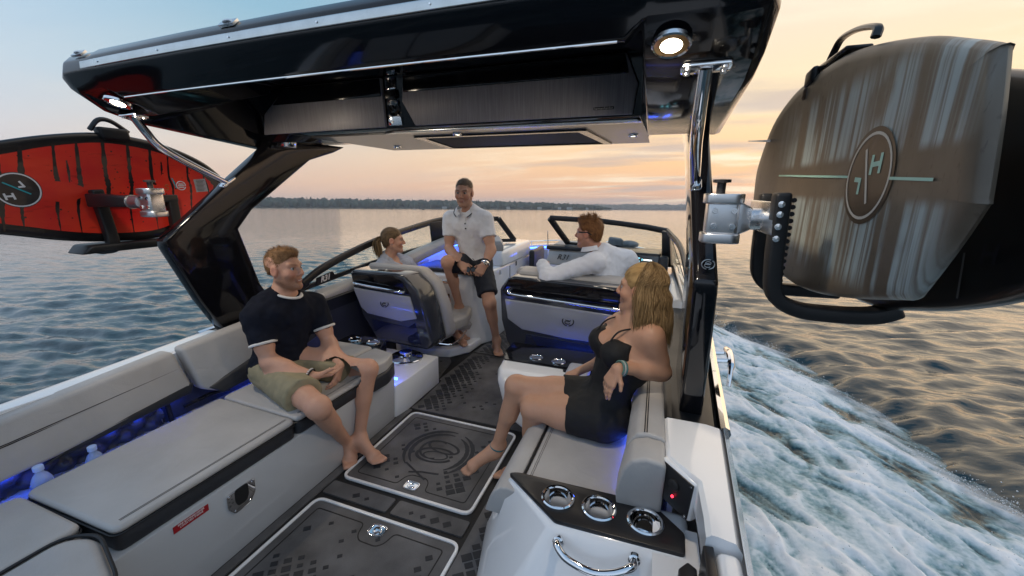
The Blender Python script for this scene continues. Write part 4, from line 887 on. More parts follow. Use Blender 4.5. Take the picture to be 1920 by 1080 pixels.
for ix, (w, h, x, y) in enumerate(((.05, .006, -.08, .058), (.014, .022, -.08, .044), (.05, .006, -.08, .030), (.05, .006, -.01, .058), (.020, .022, -.01, .044), (.05, .006, -.01, .030), (.006, .02, .035, .045), (.03, .008, -.12, -.03), (.04, .008, -.02, -.035), (.03, .01, .08, -.03))):
    box(bm, (x, y, .0072), (w, h, .001))
bm.transform(SM); part('screen_icons', bm, ICON, sc_, smooth=False, kind='stuff')
bm = nb(); box(bm, (.085, .045, .0076), (.075, .013, .001)); bm.transform(SM); part('screen_bar', bm, ICW, sc_, smooth=False)
bm = nb(); lathe(bm, [(.026, 0), (.026, .012), (.018, .016), (0, .016)], (1.185, 3.79, .80), axis=(0, -1, .2), n=20); part('speaker', bm, RUBBER, hd_)
bm = nb(); box(bm, (1.20, 3.86, .86), (.085, .12, .22)); part('dash_cheek', bm, CHAR, hd_, bevel=.02)
bm = nb(); n = 28; tube(bm, [(.86+.15*math.cos(2*math.pi*k/n), 3.63-.05*math.sin(2*math.pi*k/n), .74+.14*math.sin(2*math.pi*k/n)) for k in range(n)], .015, 8, closed=True); wheel = part('steering_wheel', bm, PIPE, hd_)
bm = nb(); tube(bm, [(.72, 3.64, .74), (.86, 3.68, .72), (1.0, 3.64, .74)], .012, 6); tube(bm, [(.86, 3.68, .72), (.86, 3.9, .70)], .02, 8); part('wheel_spoke', bm, CHROME, wheel)
fcv = thing('folded_cover', 'grey folded canvas cover lying on the dash beyond the helmsman', 'cover', (.72, 4.62, .93))
bm = nb(); box(bm, (.69, 4.62, .985), (.15, .14, .10), Matrix.Rotation(.25, 3, 'Z') @ Matrix.Rotation(.12, 3, 'Y')); part('canvas_roll', bm, mat('grey_canvas', (.22, .23, .24), .8, var=.2, vscale=14, bump=.4, bscale=120), fcv, bevel=.025, seg=3)
bm = nb(); ell(bm, (.84, 4.64, .965), (.11, .09, .045), sub=2); part('canvas_fold', bm, MATS['grey_canvas'], fcv, sharp=0)
# ------------------------------------------------------------------ windscreen
GLASS = mat('screen_pane', (.9, .95, .95), .0, trans=1., ior=1.02, spec=.5)
ws = thing('windscreen', 'black framed wraparound windscreen with open centre walkway', 'windscreen', (0, 4.2, .8))
PORT_TOP = cr([(-1.30, 2.16, .865), (-1.305, 2.40, .955), (-1.31, 2.98, 1.075), (-1.30, 3.60, 1.15), (-1.27, 4.02, 1.195), (-1.22, 4.20, 1.205)], 6)
def railbar(pts, r, name='frame', m=PLAST, par=ws, flat=1.5):
    bm = nb(); tube(bm, pts, r, 8, flat=flat, up=(0, 0, 1)); return part(name, bm, m, par)
def pane(q, name='pane'):
    bm = nb(); a = [V(p) for p in q]; nn = (a[1]-a[0]).cross(a[2]-a[0]).normalized()*.005; hexa(bm, a, [p+nn for p in a]); return part(name, bm, GLASS, ws, smooth=False)
railbar(PORT_TOP, .022)
railbar([(-1.33, 2.05, .81), (-1.335, 2.98, .885), (-1.33, 3.6, .91), (-1.30, 4.05, .925)], .014)
railbar([(-1.30, 2.2, .87), (-1.325, 2.12, .82)], .022)
pane([(-1.33, 2.18, .82), (-1.305, 2.42, .95), (-1.30, 3.95, 1.18), (-1.30, 4.02, .93)])
bm = nb(); hexa(bm, [(-1.30, 3.98, .90), (-1.12, 4.42, .90), (-1.10, 4.36, .90), (-1.27, 3.95, .90)], [(-1.29, 3.92, 1.19), (-1.21, 4.20, 1.20), (-1.18, 4.16, 1.20), (-1.26, 3.90, 1.19)]); part('corner_post', bm, PLAST, ws, bevel=.008)
railbar([(-1.22, 4.20, 1.205), (-.95, 4.36, 1.215), (-.66, 4.45, 1.215)], .018)
railbar([(-1.08, 4.46, .92), (-.5, 4.62, .95)], .014)
railbar([(-.66, 4.45, 1.215), (-.52, 4.62, .95)], .024)
pane([(-1.10, 4.44, .93), (-1.20, 4.20, 1.19), (-.66, 4.45, 1.20), (-.53, 4.61, .96)])
bm = nb(); hexa(bm, [(-.74, 4.40, 1.21), (-.66, 4.44, 1.21), (-.70, 4.38, 1.21), (-.76, 4.36, 1.21)], [(-.74, 4.40, 1.235), (-.66, 4.44, 1.235), (-.70, 4.38, 1.235), (-.76, 4.36, 1.235)]); part('latch', bm, PLAST, ws)
# starboard half
railbar([(-.03, 4.45, 1.245), (.55, 4.34, 1.235), (1.02, 4.14, 1.205), (1.21, 4.0, 1.185)], .019)
railbar([(-.035, 4.45, 1.245), (.05, 4.54, 1.10), (.14, 4.66, .945)], .026)
railbar([(.14, 4.66, .935), (.7, 4.56, .94), (1.22, 4.28, .93)], .014)
pane([(.14, 4.65, .945), (-.02, 4.45, 1.235), (1.20, 4.01, 1.18), (1.24, 4.26, .94)])
bm = nb(); hexa(bm, [(1.215, 4.20, .86), (1.30, 4.05, .86), (1.27, 3.90, .86), (1.19, 4.0, .86)], [(1.175, 4.02, 1.195), (1.245, 3.93, 1.19), (1.225, 3.82, 1.19), (1.16, 3.93, 1.195)]); part('corner_post', bm, PLAST, ws, bevel=.01)
railbar(cr([(1.215, 3.92, 1.19), (1.30, 3.4, 1.13), (1.33, 2.95, 1.03), (1.335, 2.35, .94), (1.33, 2.1, .86)], 5), .020)
railbar([(1.29, 3.95, .86), (1.335, 3.0, .83), (1.34, 2.2, .80)], .016)
pane([(1.29, 3.93, .87), (1.235, 3.90, 1.17), (1.33, 2.5, .95), (1.338, 2.3, .83)])
R31 = frame((-1.316, 2.40, .862), (0, 1, .10), (.08, 0, 1))
bm = nb(); zprism(bm, rpoly([(-.10, -.035), (.11, -.035), (.075, .035), (-.10, .028)], .01, 3), .0, .004); bm.transform(R31); rb = part('badge', bm, PLAST, ws)
text('lettering', 'R31', .062, R31 @ Matrix.Translation((-.01, 0, .005)), PRINTW, rb, shear=.3, bold=.002)
bm = nb(); tube(bm, [(-.06, 4.50, .92), (-.062, 4.47, 1.10)], .005, 6); part('stay', bm, CHROME, ws)
# port and starboard inner coaming under the windscreen
for s in (-1, 1):
    bm = nb(); rows = []
    for y, z in ((2.28, .78), (2.7, .80), (3.3, .82), (4.0, .84)) if s < 0 else ((2.95, .80), (3.4, .82), (4.0, .84)):
        rows.append([(s*1.225, y, z-.16), (s*1.215, y, z-.03), (s*1.24, y, z), (s*1.335, y, z+.005), (s*1.345, y, z-.06), (s*1.30, y, z-.16)])
    loft(bm, rows); part('coaming_pad' if s < 0 else 'coaming', bm, GREY2 if s < 0 else WHITE, boat, bevel=.012, seg=3)
bm = nb(); hexa(bm, [(-1.232, 2.27, .0), (-1.205, 2.27, .0), (-1.205, 3.4, .0), (-1.232, 3.4, .0)], [(-1.232, 2.27, .635), (-1.20, 2.27, .635), (-1.20, 3.4, .655), (-1.232, 3.4, .655)]); part('side_panel', bm, CHAR, boat)
bm = nb(); hexa(bm, [(1.205, 2.62, .0), (1.232, 2.62, .0), (1.232, 3.8, .0), (1.205, 3.8, .0)], [(1.20, 2.62, .68), (1.232, 2.62, .68), (1.232, 3.8, .70), (1.20, 3.8, .70)]); part('side_panel', bm, CHAR, boat)

# ------------------------------------------------------------------ wakeboard tower with hard top
tw = thing('hard_top_tower', 'glossy black hard top on two raked legs over the cockpit, with lamps underneath', 'tower', (0, 1.8, .7))
OPEN = [(1.168, 1.915), (1.150, 1.920), (1.080, 2.005), (1.085, 2.055), (1.112, 2.085), (1.5, 2.17), (2.3, 2.20), (2.95, 2.09), (3.07, 1.945), (3.02, 1.885), (2.2, 1.875), (1.972, 1.872), (1.955, 2.13), (1.24, 2.075)]
CLOS = [(1.13, 1.940), (1.115, 1.955), (1.075, 2.005), (1.085, 2.05), (1.112, 2.08), (1.5, 2.15), (2.3, 2.15), (2.75, 2.05), (2.85, 1.95), (2.80, 1.90), (2.2, 1.83), (1.97, 1.79), (1.34, 1.85), (1.20, 1.885)]
MID = [(1.13, 1.942), (1.11, 1.957), (1.09, 1.995), (1.10, 2.03), (1.135, 2.058), (1.5, 2.11), (2.3, 2.11), (2.6, 2.02), (2.7, 1.95), (2.62, 1.89), (2.2, 1.815), (1.97, 1.782), (1.34, 1.848), (1.21, 1.885)]
MIXP = CLOS[:10]+[(2.2, 1.845), (1.972, 1.825), (1.955, 2.10), (1.30, 1.872)]
END = [(1.19, 1.935), (1.165, 1.95), (1.165, 1.965), (1.19, 1.99), (1.23, 2.01), (1.5, 2.03), (2.1, 2.01), (2.35, 1.95), (2.4, 1.92), (2.3, 1.88), (2.15, 1.83), (1.99, 1.795), (1.38, 1.86), (1.27, 1.89)]
bm = nb(); rings = []
for x, p in ((-1.335, END), (-1.31, MID), (-1.265, CLOS), (-1.24, MIXP), (-1.09, MIXP), (-1.045, OPEN), (-.5, OPEN), (0, OPEN), (.5, OPEN), (1.0, OPEN), (1.045, CLOS), (1.20, CLOS), (1.31, MID), (1.335, END)):
    bow = -.025*(1-(x/1.2)**2) if abs(x) < 1.2 else 0
    rings.append([(x, y+(bow if k in (0, 1, 2, 3, 4) else 0), z) for k, (y, z) in enumerate(p)])
loft(bm, rings); roof = part('roof_shell', bm, BLACK, tw, bevel=.006, seg=2, ang=22, sharp=28)
# bright strip along the after edge
STRIP = mat('brushed_strip', (.62, .64, .63), .22, .9, var=.08, vscale=14, rvar=.08)
bm = nb(); rows = []
for x in np.linspace(-1.13, 1.10, 12):
    yb = 1.081-.025*(1-(x/1.2)**2)
    rows.append([(x, yb-.006, 2.012), (x, yb-.004, 2.038), (x, yb+.001, 2.042), (x, yb+.012, 2.042), (x, yb+.012, 2.012)])
loft(bm, rows); st = part('trim_strip', bm, STRIP, roof, bevel=.002)
for x in (-1.0, -.62, -.25, .12, .5, .85):
    yb = 1.081-.025*(1-(x/1.2)**2); bm = nb(); lathe(bm, [(.004, 0), (.003, .003), (0, .003)], (x, yb-.0048, 2.026), axis=(0, -1, 0), n=8); part('screw', bm, CHROME, st)
# pad eyes on the rim
for x in (-1.165, -.27):
    yb = 1.098-.025*(1-(x/1.2)**2); M_ = frame((x, yb, 2.071), (1, 0, 0), (0, .7, .7)); bm = nb()
    zprism(bm, rpoly([(-.035, -.012), (.035, -.012), (.035, .02), (-.035, .02)], .006, 2), .0, .008); tube(bm, cr([(-.018, .004, .006), (-.014, .004, .011), (.0, .004, .012), (.014, .004, .011), (.018, .004, .006)], 3), .004, 6); bm.transform(M_); part('pad_eye', bm, ALU, roof)
# lip highlight along the lower after edge, added as a bright metal tube
bm = nb(); tube(bm, [(x, 1.158-.025*(1-(x/1.2)**2), 1.9155) for x in np.linspace(-1.03, .98, 12)], .0035, 6); part('lip_highlight', bm, CHROME, roof)
# speaker panels on the sloping inner face
CLOTH = mat('brushed_panel', (.34, .33, .36), .45, .1, var=.18, vscale=30)
t_ = CLOTH.node_tree; mp_ = t_.nodes.new('ShaderNodeMapping'); mp_.inputs['Scale'].default_value = (9, .25, .25)
for n_ in list(t_.nodes):
    if n_.type == 'TEX_NOISE':
        for l_ in list(t_.links):
            if l_.to_node == n_ and l_.to_socket.name == 'Vector': s_ = l_.from_socket; t_.links.remove(l_); t_.links.new(s_, mp_.inputs[0]); t_.links.new(mp_.outputs[0], n_.inputs['Vector'])
ya, za, yb_, zb = 1.972, 1.872, 1.955, 2.13
sl_ = V((0, yb_-ya, zb-za)); nrm = V((1, 0, 0)).cross(sl_.normalized()); nrm = nrm if nrm.y < 0 else -nrm
def onp(x, f, d): p = V((x, ya, za))+sl_*f+nrm*d; return p
def slab(name, q, d0, d1, m, par, bev=.004):
    bm = nb(); hexa(bm, [onp(x, f, d0) for x, f in q], [onp(x, f, d1) for x, f in q]); return part(name, bm, m, par, bevel=bev, seg=2)
p1 = slab('speaker_panel', [(-1.235, .0), (-.33, .03), (-.33, .97), (-1.0, .97), (-1.20, .45)], -.002, .02, CLOTH, tw)
p2 = slab('speaker_panel', [(-.14, .03), (.97, .03), (.985, .5), (.93, .97), (-.19, .97), (-.21, .5)], -.002, .02, CLOTH, tw)
slab('panel_head', [(-1.12, .62), (-.335, .62), (-.335, .96), (-1.0, .96)], .0185, .026, BLACK, p1); slab('panel_head', [(-.195, .66), (.945, .66), (.925, .96), (-.19, .96)], .0185, .026, BLACK, p2)
q_ = slab('maker_plate', [(.80, .12), (.89, .12), (.89, .165), (.80, .165)], .0195, .0225, PLAST, p2, bev=.001)
text('lettering', 'harman/kardon', .0135, frame(onp(.845, .1425, .0228), (1, 0, 0), sl_ if (V((1, 0, 0)).cross(sl_)).dot(nrm) > 0 else -sl_) if True else None, PRINTW, q_)
# hinge bracket between the panels
hb = slab('hinge_bracket', [(-.315, .05), (-.225, .05), (-.245, .55), (-.305, .55)], -.002, .012, CHROME, tw)
slab('hinge_arm', [(-.31, .56), (-.25, .56), (-.255, .72), (-.31, .72)], .0, .03, PLAST, hb); slab('hinge_plate', [(-.31, .74), (-.25, .74), (-.25, .97), (-.30, .97)], .0, .012, CHROME, hb)
bm = nb(); lathe(bm, [(.017, .010), (.017, .022), (.011, .024), (0, .018)], onp(-.275, .38, 0), axis=nrm, n=18); part('hinge_pin', bm, PLAST, hb)
for x, f in ((-.298, .48), (-.252, .50), (-.296, .24), (-.243, .24), (-.285, .12)):
    bm = nb(); lathe(bm, [(.007, .010), (.006, .016), (0, .016)], onp(x, f, 0), axis=nrm, n=10); part('bolt', bm, ALU, hb)
# pale reflective strip and forward soffit with skylight
bm = nb(); zprism(bm, [(-.33, 2.035), (.99, 2.035), (1.03, 2.10), (-.45, 2.10)], 1.862, 1.871); part('soffit_strip', bm, STRIP, tw, bevel=.002)
bm = nb(); zprism(bm, [(-1.02, 2.11), (1.02, 2.11), (1.02, 2.98), (-1.02, 2.98)], 1.864, 1.880); so_ = part('soffit_panel', bm, mat('satin_graphite', (.10, .095, .095), .3, coat=.3), tw)
bm = nb(); band(bm, [(-.34, 2.24), (.72, 2.24), (.78, 2.92), (-.46, 2.92)], [(-.29, 2.28), (.67, 2.28), (.73, 2.88), (-.40, 2.88)], 1.855, 1.866); sk = part('skylight', bm, BLACK, so_)
bm = nb(); zprism(bm, [(-.29, 2.28), (.67, 2.28), (.73, 2.88), (-.40, 2.88)], 1.8625, 1.8638); part('skylight_pane', bm, mat('smoked_pane', (.008, .008, .009), .6), sk)
def lamp(c, n, r, big=True, lab=None):
    bm = nb(); lathe(bm, [(r*.86, -.004), (r, -.004), (r, .006), (r*.93, .009), (r*.86, .006)], c, axis=n, n=32)
    o = part('ceiling_lamp', bm, CHROME, tw, label=lab)
    bm = nb(); lathe(bm, [(r*.86, .002), (r*.86, .005), (r*.55, .006), (0, .006)], c, axis=n, n=32); part('lamp_lens', bm, mat('lens', (.55, .5, .42), .25, emit=(1, .8, .5), estr=.7) if big else LAMPS, o)
    if big:
        bm = nb(); lathe(bm, [(r*.55, .0062), (r*.5, .0085), (0, .009)], c, axis=n, n=28); part('lamp_bulb', bm, LAMP, o)
LN = V((0, -.35, -1)).normalized()
LPOS = [(-1.11, 1.166, 1.903), (1.11, 1.166, 1.903)]
for p in LPOS: lamp(p, LN, .047, lab='lit lamp in the after corner of the roof')
for p in ((-.80, 2.72, 1.863), (-.02, 2.20, 1.864), (.94, 2.55, 1.863)): lamp(p, (0, 0, -1), .027, False)
for i, p in enumerate(LPOS):
    ld = bpy.data.lights.new('lamp_light', 'SPOT'); ld.energy = 16; ld.color = (1, .84, .64); ld.spot_size = math.radians(150); ld.spot_blend = .8; ld.shadow_soft_size = .04
    lo = bpy.data.objects.new('lamp_light', ld); COL.objects.link(lo); lo.location = V(p)+LN*.03
    lo.rotation_euler = V((-.25*math.copysign(1, p[0]), .75, -1)).to_track_quat('-Z', 'Y').to_euler(); lo.parent = tw; lo.matrix_parent_inverse = PW[tw.name].inverted()
for p in ((-.80, 2.72, 1.85), (-.02, 2.30, 1.85), (.94, 2.62, 1.85)):
    ld = bpy.data.lights.new('lamp_light', 'SPOT'); ld.energy = 4.5; ld.color = (1, .86, .68); ld.spot_size = math.radians(140); ld.spot_blend = .8; ld.shadow_soft_size = .03
    lo = bpy.data.objects.new('lamp_light', ld); COL.objects.link(lo); lo.location = p
    lo.parent = tw; lo.matrix_parent_inverse = PW[tw.name].inverted()
# legs
LEG = [(1.545, .70), (1.93, .715), (1.80, .95), (1.70, 1.31), (1.80, 1.42), (2.27, 1.74), (2.50, 1.81), (2.62, 1.86), (1.96, 1.86), (1.93, 1.79), (1.30, 1.285), (1.305, 1.245), (1.43, .93)]
for s in (-1, 1):
    bm = nb()
    def xo(z): return np.interp(z, [.7, 1.28, 1.86], [1.345, 1.305, 1.285])
    def xi(z): return np.interp(z, [.7, 1.28, 1.86], [1.262, 1.235, 1.205])
    A_ = [(s*xi(z), y+(.02 if 3 > 5 else 0), z) for y, z in LEG]; B_ = [(s*xo(z), y, z) for y, z in LEG]
    hexa(bm, A_, B_); lg = part('tower_leg', bm, BLACK, tw, bevel=.012, seg=3, ang=25, sharp=30, label='port leg of the tower' if s < 0 else 'starboard leg of the tower')
    bm = nb(); zprism(bm, rpoly([(s*1.25, 1.50), (s*1.36, 1.50), (s*1.36, 1.99), (s*1.25, 1.99)], .02), .690, .712); part('leg_foot', bm, BLACK, lg, bevel=.004)
    # bracket where the leg meets the roof
    bm = nb(); hexa(bm, [(s*1.20, 1.99, 1.80), (s*1.20, 2.08, 1.80), (s*1.20, 2.08, 1.89), (s*1.20, 1.99, 1.89)], [(s*1.12, 1.99, 1.80), (s*1.12, 2.08, 1.80), (s*1.10, 2.08, 1.89), (s*1.10, 1.99, 1.89)]); bk_ = part('leg_bracket', bm, CHROME, lg, bevel=.006)
    for z in (1.815, 1.845, 1.872):
        bm = nb(); lathe(bm, [(.011, 0), (.010, .006), (0, .006)], (s*1.16, 1.989, z), axis=(0, -1, 0), n=12); part('bolt', bm, PLAST, bk_)
    # bright bent strut
    P = cr([(s*1.20, 1.262, 1.865), (s*1.20, 1.30, 1.80), (s*1.202, 1.345, 1.742), (s*1.21, 1.45, 1.68), (s*1.235, 1.665, 1.578)], 6)
    bm = nb(); tube(bm, P, .0185, 12); sr = part('strut', bm, CHROME, tw, sharp=60, label='bright bent strut on the port side' if s < 0 else 'bright bent strut on the starboard side')
    MP = frame((s*1.20, 1.262, 1.864), (1, 0, 0), (0, 1, -.10)); bm = nb(); zprism(bm, rpoly([(-.062, -.03), (.062, -.03), (.062, .03), (-.062, .03)], .012, 3), -.002, .008)
    bm.transform(MP); mpl = part('mount_plate', bm, CHROME, sr, bevel=.002)
    for a_ in (-.045, .045):
        for b_ in (-.016, .016): bm = nb(); lathe(bm, [(.009, -.002), (.008, -.008), (0, -.008)], (a_, b_, 0), n=12); bm.transform(MP); part('screw', bm, ALU, mpl)
    FP = frame((s*1.238, 1.68, 1.582), (0, .82, .57), (s*1., 0, .05)) ; bm = nb(); zprism(bm, rpoly([(-.055, -.02), (.055, -.02), (.055, .02), (-.055, .02)], .018, 4), -.006, .006); bm.transform(FP); fp_ = part('foot_plate', bm, CHROME, sr, bevel=.002)
# maker emblem on the starboard leg
emblem((1.272, 1.320, 1.335), (1, 0, 0), (0, 0, 1), .018, ALU, lg)
# switch pod and indicator lights under the starboard corner of the roof
bm = nb(); hexa(bm, [(1.055, 1.30, 1.93), (1.10, 1.30, 1.87), (1.10, 1.85, 1.82), (1.055, 1.85, 1.90)], [(1.12, 1.30, 1.93), (1.14, 1.30, 1.87), (1.14, 1.85, 1.82), (1.12, 1.85, 1.90)]); part('switch_pod', bm, BLACK, tw)
bm = nb(); box(bm, (1.045, 1.62, 1.905), (.004, .06, .012)); part('indicator_light', bm, BLUELED, tw)
# ------------------------------------------------------------------ board racks and boards
def orient(s): return s
def rack(s, xb, lab, arm_end, y0):
    """hinged aluminium arm on the leg with two upright rubber forks"""
    r = thing('board_rack', lab, 'board rack', (s*1.28, 1.36, 1.38), 'board racks on the tower legs')
    hx_, hy_ = s*1.29, 1.315
    bm = nb(); box(bm, (hx_-s*.0, hy_, 1.475), (.085, .07, .10)); hub = part('hinge_block', bm, ALU, r, bevel=.012, seg=3)
    for z in (1.418, 1.530):
        bm = nb(); zprism(bm, rpoly([(hx_-.052, hy_-.045), (hx_+.052, hy_-.045), (hx_+.052, hy_+.045), (hx_-.052, hy_+.045)], .03, 4), z-.014, z+.014); part('hinge_ring', bm, ALU, hub, bevel=.004)
    for dx in (-.022, .026):
        for z in (1.453, 1.497): bm = nb(); lathe(bm, [(.009, 0), (.008, .005), (0, .005)], (hx_+dx, hy_-.0345, z), axis=(0, -1, 0), n=12); part('bolt', bm, CHROME, hub)
    bm = nb(); lathe(bm, [(.012, 0), (.012, .03), (.024, .032), (.024, .040), (0, .042)], (hx_-s*.01, hy_, 1.543), n=20); part('release_knob', bm, PLAST, hub)
    bm = nb(); hexa(bm, [(hx_+s*.035, hy_-.03, 1.425), (hx_+s*.075, hy_-.025, 1.445), (hx_+s*.075, hy_-.025, 1.505), (hx_+s*.035, hy_-.03, 1.525)], [(hx_+s*.035, hy_+.03, 1.425), (hx_+s*.075, hy_+.025, 1.445), (hx_+s*.075, hy_+.025, 1.505), (hx_+s*.035, hy_+.03, 1.525)]); part('hinge_yoke', bm, ALU, hub, bevel=.006)
    bm = nb(); lathe(bm, [(.031, 0), (.031, abs(arm_end-hx_-s*.07)), (.036, abs(arm_end-hx_-s*.07)), (0, abs(arm_end-hx_-s*.07))], (hx_+s*.07, hy_-.005, 1.475), axis=(s, 0, 0), n=24); part('arm', bm, ALU, r)
    return r
rackS = rack(1, 1.47, 'aluminium board rack on the starboard tower leg holding brown and black boards', 1.39, 1.2)
def fork(r, path, w, th, name='fork', m=RUBBER):
    bm = nb(); P = cr(path, 5); rows = []
    for i, p in enumerate(P):
        t = (P[min(i+1, len(P)-1)]-P[max(i-1, 0)]).normalized(); a = V((0, 1, 0)); a = (a-t*a.dot(t)).normalized(); b = t.cross(a)
        rows.append([p+a*w*x+b*th*y for x, y in ((-1, -1), (1, -1), (1, 1), (-1, 1))])
    loft(bm, rows); return part(name, bm, m, r, bevel=.008, seg=3)
bm = nb(); box(bm, (1.400, 1.325, 1.482), (.022, .30, .085)); hb2 = part('fork_plate', bm, ALU, rackS, bevel=.006)
for i, z in enumerate((1.445, 1.475, 1.505, 1.53)):
    bm = nb(); lathe(bm, [(.008, 0), (.008, .008), (0, .009)], (1.400, 1.174, z-.01), axis=(0, -1, 0), n=10); part('bolt', bm, CHROME, hb2)
fork(rackS, [(1.405, 1.20, 1.548), (1.408, 1.20, 1.45), (1.412, 1.20, 1.36), (1.425, 1.20, 1.285), (1.475, 1.20, 1.252), (1.55, 1.20, 1.246), (1.64, 1.20, 1.252), (1.69, 1.20, 1.275)], .028, .018)
fork(rackS, [(1.425, 1.46, 1.545), (1.425, 1.46, 1.45), (1.428, 1.46, 1.35), (1.44, 1.46, 1.285), (1.49, 1.46, 1.25), (1.66, 1.46, 1.25)], .024, .017)
bm = nb()  # toothed rubber lining
for k in range(16):
    z = 1.55-.017*k; lathe(bm, [(.006, -.014), (.006, .014)], (1.430, 1.20, z-.02), axis=(0, 1, 0), n=8)
part('rubber_teeth', bm, RUBBER, rackS, kind='stuff')
# top clamp with handle, starboard
bm = nb(); tube(bm, cr([(1.535, 1.50, 1.895), (1.54, 1.47, 1.935), (1.54, 1.43, 1.952), (1.54, 1.34, 1.943), (1.54, 1.25, 1.92), (1.54, 1.215, 1.905), (1.535, 1.205, 1.885)], 4), .010, 8, flat=.7); part('clamp_handle', bm, PLAST, rackS)
bm = nb(); hexa(bm, [(1.52, 1.56, 1.888), (1.52, 1.33, 1.896), (1.52, 1.33, 1.908), (1.52, 1.56, 1.912)], [(1.58, 1.56, 1.888), (1.58, 1.33, 1.896), (1.58, 1.33, 1.908), (1.58, 1.56, 1.912)]); part('clamp_bar', bm, PLAST, rackS, bevel=.01)
bm = nb(); hexa(bm, [(1.502, 1.50, 1.865), (1.502, 1.57, 1.855), (1.502, 1.57, 1.905), (1.502, 1.50, 1.91)], [(1.525, 1.50, 1.865), (1.525, 1.57, 1.855), (1.525, 1.57, 1.905), (1.525, 1.50, 1.91)]); part('clamp_jaw', bm, RUBBER, rackS, bevel=.012)
bm = nb(); box(bm, (1.512, 1.555, 1.842), (.022, .03, .035)); part('clamp_foot', bm, mat('brown_rubber', (.07, .04, .025), .5), rackS, bevel=.008)
# --- board meshes
def board(name, outline, th, M_, mats, label, cat='wakesurf board', rocker=.03):
    """outline (u, v) polygon; domed sheet of real thickness; M_ maps (u, v, w) to the boat frame, w towards the viewer"""
    P = [V((p[0], p[1])) for p in cr([(a, b, 0) for a, b in outline], 5, closed=True)]
    P = [V((p.x, p.y)) for p in P]; c = sum(P, V((0, 0)))/len(P); umax = max(abs(p.x-c.x) for p in P)
    bm = nb()
    def zz(p): return rocker*((p.x-c.x)/umax)**2
    rings = []
    for f, w in ((.05, th/2), (.35, th/2), (.65, th/2), (.90, th/2), (.965, th*.44), (.992, th*.25), (1.0, 0), (.992, -th*.25), (.965, -th*.44), (.90, -th/2), (.5, -th/2), (.05, -th/2)):
        rings.append([(c.x+(p.x-c.x)*f, c.y+(p.y-c.y)*f, w+zz(c+(p-c)*f)) for p in P])
    loft(bm, rings); bm.transform(M_); me = finish(bm, sharp=50)
    return link(name, me, mats), c
d_ = V((-.03865, .99925, 0)); T0_ = V((1.56, .722, 0))
MB_ = Matrix(((d_.x, 0, -d_.y, T0_.x), (d_.y, 0, d_.x, T0_.y), (0, 1, 0, 0), (0, 0, 0, 1)))
def boardmat(name, kind):
    m = bpy.data.materials.new(name); m.use_nodes = True; t = m.node_tree; p = t.nodes['Principled BSDF']; p.inputs['Roughness'].default_value = .38; p.inputs['Coat Weight'].default_value = .0
    g = t.nodes.new('ShaderNodeTexCoord'); sp = t.nodes.new('ShaderNodeSeparateXYZ'); t.links.new(g.outputs['Object'], sp.inputs[0])
    def nse(scale, sc, det=4, loc=(0, 0, 0), dis=.0):
        mp = t.nodes.new('ShaderNodeMapping'); mp.inputs['Scale'].default_value = scale; mp.inputs['Location'].default_value = loc; t.links.new(g.outputs['Object'], mp.inputs[0])
        n = t.nodes.new('ShaderNodeTexNoise'); n.inputs['Scale'].default_value = sc; n.inputs['Detail'].default_value = det; n.inputs['Distortion'].default_value = dis; t.links.new(mp.outputs[0], n.inputs['Vector']); return n.outputs[0]
    def mr(x, a, b, c=0., d=1.):
        n = t.nodes.new('ShaderNodeMapRange'); n.interpolation_type = 'SMOOTHSTEP'; t.links.new(x, n.inputs[0]); n.inputs[1].default_value = a; n.inputs[2].default_value = b; n.inputs[3].default_value = c; n.inputs[4].default_value = d; return n.outputs[0]
    def mx(f, a, b):
        n = t.nodes.new('ShaderNodeMix'); n.data_type = 'RGBA'
        for s_, x in ((n.inputs[0], f), (n.inputs[6], a), (n.inputs[7], b)):
            if isinstance(x, tuple): s_.default_value = (*x, 1)
            elif isinstance(x, float): s_.default_value = x
            else: t.links.new(x, s_)
        return n.outputs[2]
    def mul(a, b):
        n = t.nodes.new('ShaderNodeMath'); n.operation = 'MULTIPLY'
        for s_, x in ((n.inputs[0], a), (n.inputs[1], b)):
            if isinstance(x, float): s_.default_value = x
            else: t.links.new(x, s_)
        return n.outputs[0]
    if kind == 'brown':
        base = mx(mr(nse((2, 2, 2), 3.), .35, .65), (.10, .078, .056), (.150, .120, .088))
        base = mx(mr(nse((6, 18, 7), 6.), .60, .70, 0., .5), base, (.05, .032, .02))
        brush = mul(mr(nse((1, 11, .75), 1.6, 6, (3.1, 0, 0), .35), .38, .50), mr(nse((1, 4.0, 2.2), 1.7, 4, (0, 2, 0)), .30, .48))
        fine = mr(nse((1, 70, 2.0), 1., 6, (0, 0, 0), .3), .36, .58, .1, 1.)
        band_ = mul(mr(sp.outputs[1], .78, .86), mr(sp.outputs[1], 1.75, 1.45))
        mid = t.nodes.new('ShaderNodeMath'); mid.operation = 'ABSOLUTE'; sb = t.nodes.new('ShaderNodeMath'); sb.operation = 'SUBTRACT'; t.links.new(sp.outputs[2], sb.inputs[0]); sb.inputs[1].default_value = 1.58; t.links.new(sb.outputs[0], mid.inputs[0])
        edge = mul(mr(mid.outputs[0], .035, .06), mr(mid.outputs[0], .25, .19))
        f = mul(mul(mul(brush, fine), band_), edge)
        t.links.new(mx(f, base, (.34, .40, .40)), p.inputs['Base Color']); p.inputs['Roughness'].default_value = .42
    elif kind == 'red':
        base = mx(mr(nse((1, 2, 4), 2.2), .3, .7), (.66, .012, .011), (.76, .040, .014))
        base = mx(mr(nse((1, 5, 30), 2.), .62, .72, 0., .5), base, (.40, .006, .006))
        t.links.new(base, p.inputs['Base Color'])
    return m
BR = boardmat('brown_brushed_board', 'brown'); RD = boardmat('red_board', 'red'); BK = mat('black_board', (.008, .008, .009), .3, coat=.3)
